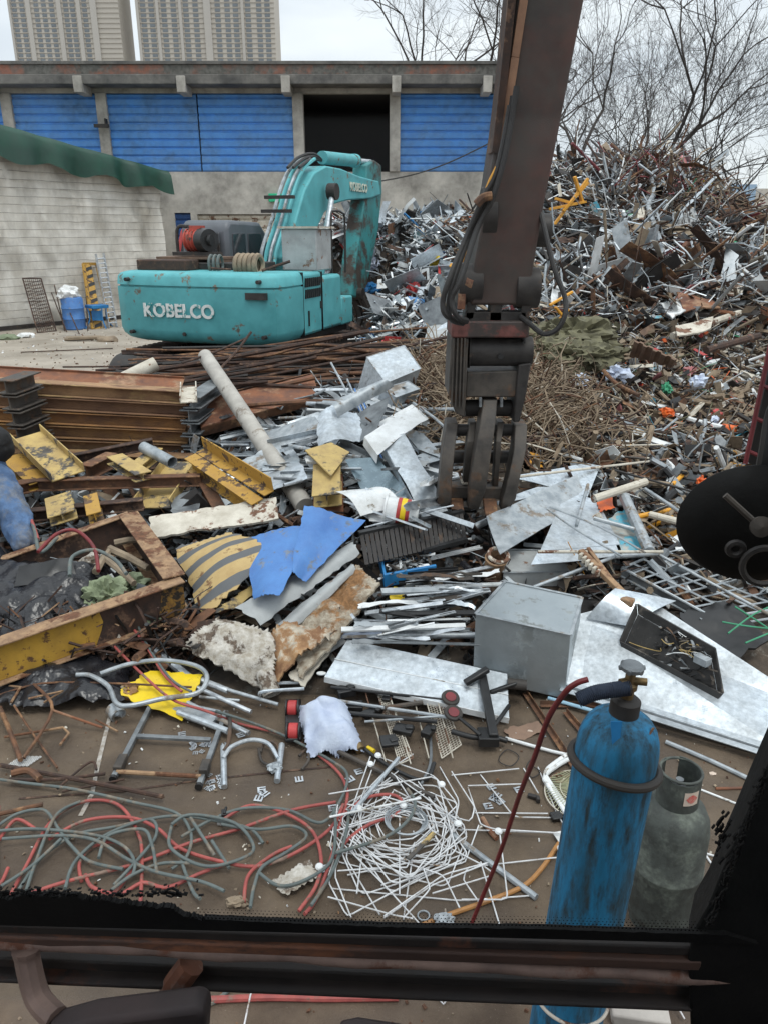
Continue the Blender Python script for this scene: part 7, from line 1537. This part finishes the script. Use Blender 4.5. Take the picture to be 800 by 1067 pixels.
gt([(502, 855), (510, 868), (517, 876)], .014, 'rust_piece', 'rust_red', 'rusty strap under the white wires', 'strap', .0)
g = G(); g.torus(gp(441, 954, .01), UP, .026, .004, 24, 6); item(g, 'steel_ring', 'galv2', 'small grey ring on the yard near the window edge', 'ring')
g = G(); g.lump(gp(462, 958, .03), (.05, .035, .03), 4, 3, .4, 3, ridge=.5); item(g, 'foil_ball', 'galv', 'crumpled bit of foil by the ochre hose', 'foil')
# chair frame with fan guard near the cylinder
o = thing('chair_frame_tube', gp(585, 800), 'doubled white tube bent at a corner beside the blue cylinder', 'tube')
for k in range(2):
    P = [(640, 782 + k * 6), (600, 783 + k * 6), (575, 797 + k * 5), (568, 806 + k * 5), (572, 815 + k * 4), (612 - k * 6, 872)]
    g = G(); g.tube(smooth_path([gp(x - k * 1, y, .03) for x, y in P], 6), .013, 10); build(g, 'tube', 'white', o)
o = thing('fan_guard', gp(600, 830), 'round cream fan guard lying behind the blue cylinder', 'fan guard')
c = gp(606, 828, .02); g = G(); g.torus(c, UP, .20, .004, 48, 5); g.torus(c + UP * .035, UP, .12, .003, 40, 5); g.torus(c + UP * .045, UP, .05, .006, 24, 5); build(g, 'ring', 'cream', o)
g = G()
for q in range(60):
    a = q * math.pi / 30; d = V((math.cos(a), math.sin(a), 0)); g.tube([c + d * .05 + UP * .045, c + d * .12 + UP * .037, c + d * .18 + UP * .015, c + d * .2], .002, 4)
build(g, 'spoke', M('pale green yellow wire', (.5, .52, .32), (.36, .38, .24), .5), o)
g = G(); g.box(gp(579, 851, .015), (.06, .05, .03), Matrix.Rotation(.2, 3, 'Z')); g.box(gp(579, 851, .032), (.045, .035, .008), Matrix.Rotation(.2, 3, 'Z')); item(g, 'black_case', 'black', 'small black box beside the blue cylinder', 'box', bevel=.004)
g = G(); g.box(gp(555, 830, .015), (.06, .025, .02), Matrix.Rotation(-.4, 3, 'Z')); g.box(gp(560, 833, .02), (.02, .03, .03)); item(g, 'black_clamp', 'steel_dk', 'small dark clamp on the yard inside the wire frame', 'clamp', bevel=.004)
g = G(); g.plate([gp(575, 868, .02), gp(592, 865, .02), gp(600, 882, .02), gp(590, 890, .02)], UP * .004); item(g, 'white_plate', 'white', 'small white plate at the end of the ochre hose', 'plate')
for k, P in enumerate((((520, 790), (528, 783), (540, 790), (532, 800), (520, 796)), ((556, 790), (548, 800), (553, 812), (562, 806), (552, 798)))):
    gt(P + (P[0],), .003, 'thin_wire', 'steel_dk', ['loop of thin dark wire below the trolley foot', 'loop of thin dark wire above the tube corner'][k], 'wire', .01)
# rusty angle frame behind the cylinder, blue stick
o = thing('angle_iron_rack', gp(590, 745), 'rusty angle iron rack lying on the yard left of the blue cylinder', 'rack')
for a, b in (((548, 722), (612, 818)), ((562, 734), (640, 735)), ((598, 775), (640, 776)), ((590, 742), (640, 800)), ((578, 812), (625, 815))):
    g = G(); g.prism(Lp(.03, .03, .004), gp(*a, .02), gp(*b, .02)); build(g, 'bar', 'rust', o)
gt([(570, 733), (650, 756)], .012, 'blue_white_rod', M('pale blue tube', (.35, .55, .68), (.25, .42, .55), .5), 'pale blue rod lying across the rusty rack', 'rod', .03)
gt([(526, 772), (575, 786), (612, 794)], .01, 'white_tube', 'white', 'white tube between trolley and tube corner', 'tube', .01, k=2)
gt([(693, 775), (740, 795), (792, 820)], .014, 'grey_tube', 'galv2', 'long grey tube on the yard right of the blue cylinder', 'tube', .0, k=2)
gt([(725, 822), (776, 842)], .006, 'white_rod', 'white', 'thin white rod right of the gas bottle collar', 'rod', .0)
gt([(745, 823), (785, 822)], .008, 'rusty_rod', 'rust_red', 'short rusty rod right of the gas bottle', 'rod', .0)
P = [(733, 890), (762, 898), (748, 912), (735, 893)]
gt(P, .006, 'wire_triangle', 'white_wire', 'small white wire triangle right of the gas bottle', 'wire', .0, k=1)
g = G()
for q in range(6): g.lump(gp(730 + (q % 3) * 3, 945 + (q // 3) * 4, .01), (.012, .01, .008), q, 2, .3, 2)
item(g, 'yellow_crumbs', 'yellow_pale', 'few pale yellow crumbs on the yard beside the gas bottle', 'crumbs')
for k, (x, y, s, mt) in enumerate(((552, 762, .02, 'paper'), (565, 767, .016, 'galv2'), (640, 770, .02, 'paper'), (742, 806, .016, 'paper'), (716, 800, .012, 'cream'), (236, 838, .0, 'white'), (345, 880, .016, 'cream'), (430, 820, .013, 'paper'))):
    if s: g = G(); g.lump(gp(x, y, s * .3), (s * 1.6, s, s * .5), k, 2, .4, 3, ridge=.4); item(g, 'paper_crumb', mt, 'tiny pale crumb of rubbish on the bare yard', 'crumb', 'tiny crumbs on the yard')
g = G(); g.sheet([gp(524, 760, .01), gp(560, 752, .01), gp(566, 764, .01), gp(532, 772, .01)], 10, 6, .002, .02, 8, 2, .01); item(g, 'cardboard_scrap', 'cardboard', 'torn brown card on the yard right of the trolley', 'card')
# crumpled dirty white paper by the hoses, odd plug
g = G(); g.sheet([gp(281, 915, .02), gp(322, 896, .05), gp(333, 915, .03), gp(298, 936, .02)], 20, 16, .003, .03, 6, 3, .01, None, .03); item(g, 'paper_sheet', 'dirty_white', 'crumpled dirty white paper under the hoses', 'paper')
g = G(); g.lump(gp(247, 940, .02), (.06, .03, .03), 5, 3, .4, 3, ridge=.6); item(g, 'tan_crumple', 'wood', 'tan crumpled scrap at the window edge', 'scrap')
o = thing('plug', gp(233, 855), 'black plug on a small white base on the yard', 'plug')
g = G(); g.box(gp(234, 849, .03), (.028, .045, .04), Matrix.Rotation(.2, 3, 'Z')); g.tube([gp(234, 848, .05), gp(236, 841, .05)], .008, 8); build(g, 'body', 'black', o, bevel=.005)
g = G(); g.box(gp(232, 857, .012), (.05, .03, .02)); build(g, 'base', 'white', o, bevel=.004)
# rusty bent rods at the left
for k, (P, rd, lb) in enumerate((([(0, 737), (12, 765), (22, 792)], .014, 'rusty rod standing out left of the white lattice'), ([(5, 768), (66, 758), (72, 764), (63, 776)], .008, 'thin tan rod with a hooked end on the left'), ([(0, 724), (45, 712), (118, 712), (200, 716)], .007, 'long ribbed bar running level over the yellow sheet'), ([(25, 790), (55, 740), (38, 715), (20, 702)], .010, 'bent rusty rod rising under the beam'),
    ([(10, 715), (22, 716), (12, 732)], .009, 'short hooked rod at the left edge below the beam'), ([(46, 732), (66, 720), (30, 728)], .007, 'thin tan hook rod above the left tangle'), ([(55, 740), (107, 758)], .008, 'tan brown rod pointing right, upper of a pair'), ([(100, 750), (123, 762)], .006, 'short pale rod beside the pipe ring'), ([(0, 797), (80, 812), (170, 830)], .013, 'long dark rusty bar lying across the left yard'),
    ([(10, 812), (60, 812), (110, 806)], .010, 'dark bar crossing behind the long rusty bar'), ([(60, 822), (88, 798), (98, 794), (101, 802)], .007, 'dark rod bent up like a hook'), ([(0, 848), (45, 838)], .012, 'short rusty bar at the left edge of the yard'), ([(15, 735), (35, 765), (60, 800)], .007, 'thin rusty rod slanting down to the long bar'), ([(65, 825), (130, 812)], .006, 'thin dark rod under the hooked one'),
    ([(12, 806), (30, 803), (42, 812)], .02, 'thick rusty stub at the far left'))):
    g = G(); P2 = [gp(x, y, .03 + rd) if y > 740 else on(x, y, .12) for x, y in P]; g.tube(P2 if k in (1, 4, 5) else smooth_path(P2, 4) if len(P2) > 2 else P2, rd, 7); item(g, 'rusty_rod', ['rust', 'rust_tan', 'rust', 'rust', 'rust_tan', 'rust_tan', 'rust_red', 'rust_tan', 'rust_dark', 'rust_dark', 'rust_dark', 'rust', 'rust', 'rust_dark', 'rust'][k], lb, 'rod')

# ------------------------------------------------------------ hoses, traced on the yard
red = [[(2, 955), (30, 905), (52, 862), (80, 843), (108, 837), (130, 848), (146, 875), (149, 905), (147, 950)], [(20, 940), (70, 925), (140, 905), (200, 884), (250, 868), (305, 850), (350, 840)], [(52, 880), (90, 862), (135, 857), (165, 870), (190, 890), (232, 905), (270, 908), (310, 895), (345, 868), (358, 845)],
       [(120, 675), (150, 705), (180, 730), (215, 742), (250, 757), (300, 772), (345, 800), (362, 830), (352, 870), (345, 900), (330, 940), (318, 958)], [(358, 855), (380, 838), (405, 832), (418, 840), (412, 853), (385, 865), (362, 880), (350, 900)], [(104, 622), (120, 630), (135, 650), (155, 678), (172, 705), (190, 722)],
       [(90, 915), (98, 930), (125, 935), (150, 925), (175, 928), (210, 915), (232, 905)], [(0, 880), (18, 860), (38, 868)], [(232, 860), (262, 846), (296, 852), (325, 872), (335, 900), (330, 930), (312, 955)], [(86, 922), (84, 905), (95, 888), (118, 882), (134, 890), (140, 905), (128, 925), (100, 955)], [(255, 945), (260, 918), (285, 895), (305, 888)], [(0, 845), (0, 925), (10, 910)]]
grey = [[(-10, 818), (30, 822), (80, 830), (140, 842), (185, 855), (200, 875), (196, 900), (180, 912)], [(-5, 873), (20, 855), (48, 853), (62, 870), (76, 890), (95, 905), (130, 915)], [(-5, 876), (40, 872), (100, 880), (130, 890), (142, 908), (140, 920)], [(5, 885), (60, 880), (100, 886), (135, 905), (165, 920), (210, 928), (235, 940)], [(22, 935), (45, 900), (80, 878), (120, 868), (180, 858), (230, 862), (262, 872), (275, 885)],
        [(70, 935), (80, 905), (110, 880), (150, 862), (163, 866), (163, 880), (145, 905), (120, 930)], [(30, 938), (40, 905), (60, 860), (85, 843)], [(180, 870), (200, 858), (245, 868), (265, 890), (255, 905), (215, 912), (180, 895), (180, 870)], [(190, 880), (222, 860), (255, 850), (300, 850), (335, 865), (355, 840), (362, 815), (345, 798), (300, 775), (262, 758), (225, 742)], [(270, 918), (290, 930), (315, 928), (345, 905), (350, 870), (348, 850)], [(108, 622), (126, 628), (140, 645), (155, 675), (178, 708), (200, 722)],
        [(350, 900), (400, 882), (425, 865), (432, 845), (424, 832)], [(325, 952), (345, 918), (360, 880), (364, 850)], [(262, 955), (266, 930), (275, 912), (300, 895), (320, 880), (305, 868), (270, 873), (232, 866)], [(118, 938), (140, 920), (170, 910), (200, 908)], [(105, 905), (115, 880), (150, 875), (160, 890), (165, 920)], [(190, 905), (202, 935), (210, 945)], [(222, 885), (240, 912)], [(200, 862), (225, 900)], [(4, 935), (35, 912), (66, 885)]]
r = random.Random(6)
for k, P in enumerate(red):
    rd = .0088; z0 = .012 + .006 * (k % 3); hi = k in (5,); g = G()
    Q = [(on(x, y, .12) if y < 745 else gp(x, y, 0)) for x, y in P]; Q = [q + UP * (rd + z0 + .010 * (i % 2)) if (P[i][1] >= 745) else q + UP * rd for i, q in enumerate(Q)]
    g.tube(smooth_path(Q, 8), rd, 10)
    item(g, 'rubber_hose', 'hose_red', 'red rubber hose of the tangle lying on the yard at the left' if k not in (3, 4, 5, 11, 7) else {3: 'long red hose running from the yellow sheet down past the wire pile', 4: 'red hose loop lying over the white wire pile', 5: 'red hose hanging over the front beam of the steel frame', 7: 'short red hose end at the left edge', 11: 'red hose end at the far left window corner'}[k], 'hose', 'red hoses of the tangle' if k not in (3, 4, 5, 7, 11) else None)
for k, P in enumerate(grey):
    rd = .0082; z0 = .03 + .006 * (k % 4); g = G()
    Q = [(on(x, y, .13) if y < 745 else gp(x, y, 0)) for x, y in P]; Q = [q + UP * (rd + z0 + .010 * ((i + 1) % 2)) if (P[i][1] >= 745) else q + UP * rd for i, q in enumerate(Q)]
    g.tube(smooth_path(Q, 8), rd, 10)
    item(g, 'rubber_hose', 'hose_gr', 'grey green hose of the tangle lying on the yard at the left' if k not in (0, 8, 10, 11) else {0: 'grey hose arching across the top of the hose tangle', 8: 'long grey hose paired with the long red one', 10: 'grey hose hanging over the front beam of the steel frame', 11: 'grey hose crossing the white wire pile'}[k], 'hose', 'grey hoses of the tangle' if k not in (0, 8, 10, 11) else None)
for k, P in enumerate((((40, 575), (60, 556), (80, 553), (98, 570), (103, 595)), ((73, 600), (76, 580), (98, 573), (120, 583), (132, 598)), ((14, 505), (30, 535), (40, 562)), ((10, 498), (34, 545), (42, 575), (60, 560)))):
    g = G(); g.tube(smooth_path([on(x, y, .42 if k < 2 else .3) for x, y in P], 6), .014, 9); item(g, 'rubber_hose', ['hose_wine', 'hose_gr', 'hose_red', 'hose_gr'][k], ['brown red hose arching over the rear beam of the steel frame', 'grey hose looping inside the steel frame', 'red hose beside the worker leg', 'grey hose beside the worker leg'][k], 'hose')
g = G(); g.tube(smooth_path([pt(612, 708, 1.84), pt(600, 712, 1.84), pt(588, 722, 1.86), pt(571, 748, 1.95), pt(556, 790, 2.05), pt(541, 828, 2.18), pt(520, 890, 2.3), pt(490, 965, 2.4), pt(470, 1020, 2.4)], 6), .0085, 10); item(g, 'gas_hose', 'hose_wine', 'dark red hose running down from the blue cylinder valve', 'hose')
gt([(605, 850), (582, 880), (565, 905), (545, 925), (510, 940), (460, 958), (400, 985), (380, 1010)], .0115, 'ochre_hose', 'hose_or', 'ochre hose curving from behind the blue cylinder', 'hose', .0)
gt([(210, 1045), (280, 1042), (340, 1043), (415, 1042)], .014, 'red_hose', 'hose_red', 'red hose visible below the window frame', 'hose', .0); gt([(205, 1052), (225, 1045), (240, 1030), (238, 1010)], .01, 'grey_hose', 'hose_gr', 'pale grey hose end visible below the window frame', 'hose', .0)
wire([(270, 1020), (262, 1045), (255, 1075)], 'white wire seen below the window frame at left', 'w1'); wire([(450, 1035), (462, 1048), (470, 1038)], 'small white wire hook seen below the window frame', 'w2'); wire([(672, 1052), (698, 1046), (712, 1066)], 'white wire beside the cylinder foot below the frame', 'w3')
g = G(); g.box(gp(665, 1052, .03), (.22, .12, .05), Matrix.Rotation(-.15, 3, 'Z')); item(g, 'wood_block', 'pipe_gr', 'flat grey block at the foot of the blue cylinder', 'block', bevel=.008)

# ------------------------------------------------------------ cylinders
top = pt(655, 712, 1.86); foot = V((top.x - .082, top.y + .02, 0)); 
oc = thing('gas_cylinder', foot, 'tall worn blue oxygen cylinder with a strap and a dark red hose', 'gas cylinder')
ax = (top - foot).normalized(); Lc = (top - foot).length; rc = .117
g = G(); g.lathe([(0, .0), (rc - .006, 0), (rc, .02), (rc, Lc - .225), (rc * .985, Lc - .20), (rc * .95, Lc - .175), (rc * .87, Lc - .148), (rc * .74, Lc - .125), (rc * .56, Lc - .11), (rc * .40, Lc - .102), (.036, Lc - .095), (.036, Lc - .09)], foot, ax, 64); build(g, 'body', 'oxy', oc, ang=60)
g = G(); g.lathe([(.037, Lc - .105), (.042, Lc - .1), (.042, Lc - .055), (.036, Lc - .05), (.03, Lc - .045)], foot, ax, 32); build(g, 'neck_ring', 'rubber', oc)
g = G(); v0 = foot + ax * (Lc - .045); g.lathe([(.018, 0), (.018, .03), (.024, .03), (.024, .045), (.014, .05), (.014, .075), (.011, .085)], v0, ax, 24); vb = v0 + ax * .055; g.tube([vb, vb + V((.045, -.01, 0))], .011, 12); g.tube([vb - V((.0, 0, .0)), vb + V((-.03, -.01, 0))], .010, 12); vv = build(g, 'valve', 'brass', oc)
g = G(); t0 = v0 + ax * .088; g.lathe([(0, 0), (.028, 0), (.033, .004), (.033, .014), (.026, .02), (0, .021)], t0, ax, 24)
for q in range(6): a = q * math.pi / 3; g.tube([t0 + V((math.cos(a) * .03, math.sin(a) * .03, .008)), t0 + V((math.cos(a) * .036, math.sin(a) * .036, .008))], .007, 8)
build(g, 'handwheel', 'galv_dk', vv)
rc0 = foot + ax * (Lc - .27); tilt = (ax + V((-.02, .10, 0))).normalized()
g = G(); g.torus(rc0 + V((0, 0, .0)), (ax + V((.10, .10, 0))).normalized(), rc + .008, .0135, 56, 10); build(g, 'rubber_ring', 'rubber', oc)
g = G(); g.torus(foot + ax * .49, (ax + V((.0, .08, 0))).normalized(), rc + .004, .006, 48, 8); build(g, 'foot_ring', 'cream', oc)
# strap and regulator sleeve left of the valve
g = G(); P = [vb + V((-.005, -.015, -.015)), vb + V((-.05, -.02, -.018)), vb + V((-.10, -.02, -.028)), vb + V((-.145, -.02, -.05))]
g.tube(smooth_path(P, 5), [.012] + [.021] * 14 + [.018], 14)
for q in range(30): 
    t = q / 29; i = min(int(t * 3), 2); a = P[i].lerp(P[i + 1], t * 3 - i)
    d_ = (P[i + 1] - P[i]).normalized(); g.torus(a, d_, .0212, .0014, 18, 4)
build(g, 'ribbed_sleeve', M('dark navy webbing', (.03, .045, .075), (.018, .025, .045), .8, 0, 30), oc)
g = G(); p = foot + ax * (Lc - .12) + V((-.045, -.062, -.0)); g.plate([p + V((-.012, -.004, .04)), p + V((.02, -.004, .04)), p + V((.012, -.025, -.045)), p + V((-.004, -.025, -.045))], V((0, -.004, .001))); build(g, 'strap', 'blue_pl', oc)
g = G(); P = [p + V((-.02, -.02, -.05)), p + V((.01, -.028, -.062)), p + V((.045, -.024, -.045)), p + V((.085, -.012, -.02)), p + V((.12, .02, .0))]; g.tube(smooth_path(P, 5), .0035, 6); g.tube([p + V((-.03, -.01, -.055)), p + V((.03, -.03, -.058))], .004, 6); build(g, 'wire_hook', 'rust', oc)
# LPG bottle
lb = gp(693, 962, 0); lb = V((pt(684, 960, 2.62).x, 2.62, 0)); 
ol = thing('gas_bottle', lb, 'short grimy grey green gas bottle with a round collar behind the blue cylinder', 'gas bottle')
rl = .15; g = G(); g.lathe([(0, .02), (rl * .7, .02), (rl * .93, .05), (rl, .1), (rl, .31), (rl + .003, .315), (rl + .003, .325), (rl, .33), (rl, .52), (rl * .95, .575), (rl * .8, .625), (rl * .5, .66), (.03, .675), (0, .675)], lb, UP, 56); build(g, 'body', 'lpg', ol, ang=60)
g = G(); n = 40; prof = []; vs = []; fs = []; R1 = .086; z0, z1 = .645, .80
for ri, zz in ((R1, z0), (R1, z1), (R1 - .006, z1), (R1 - .006, z0)):
    for j in range(n): a = R(118) + (2 * math.pi - .75) * j / (n - 1); vs.append(lb + V((math.cos(a) * ri, math.sin(a) * ri, zz + (0.0 if zz < .7 else .012 * math.sin(a * 1)))))
for q in range(4):
    for j in range(n - 1): fs.append((q * n + j, q * n + j + 1, ((q + 1) % 4) * n + j + 1, ((q + 1) % 4) * n + j))
g.add(vs, fs); cl = build(g, 'collar', 'lpg', ol); g = G(); g.torus(lb + UP * (z1 + .002), UP, R1 - .003, .006, 44, 8); build(g, 'rolled_rim', 'lpg', cl)
g = G(); g.lathe([(.02, .66), (.02, .71), (.028, .71), (.028, .73), (.016, .74), (.016, .76)], lb, UP, 20); g.tube([lb + UP * .725, lb + V((-.05, -.02, .725))], .011, 10); build(g, 'valve', 'galv_dk', ol)
a0 = R(285); vs = []
g = G(); m_ = 8
for k in range(m_ + 1):
    a = a0 - .38 + .76 * k / m_
    for zz in (.70, .765): vs.append(lb + V((math.cos(a) * (R1 + .002), math.sin(a) * (R1 + .002), zz + .012 * math.sin(a) * .5)))
g.add(vs, [(2 * k, 2 * k + 2, 2 * k + 3, 2 * k + 1) for k in range(m_)]); st_ = build(g, 'sticker', 'paper', cl)
g = G(); vs = []
for k in range(m_ + 1):
    a = a0 - .29 + .58 * k / m_; b = math.sin(k / m_ * math.pi) * .021
    for zz in (.733 - b, .733 + b): vs.append(lb + V((math.cos(a) * (R1 + .0035), math.sin(a) * (R1 + .0035), zz + .012 * math.sin(a) * .5)))
g.add(vs, [(2 * k, 2 * k + 2, 2 * k + 3, 2 * k + 1) for k in range(m_)]); build(g, 'red_mark', M('red print', (.55, .06, .05), (.5, .3, .25), .6, 0, 60), st_)
g = G(); g.lathe([(rl * .82, 0), (rl * .84, 0), (rl * .84, .06), (rl * .8, .06)], lb, UP, 40); build(g, 'foot_ring', 'lpg', ol)
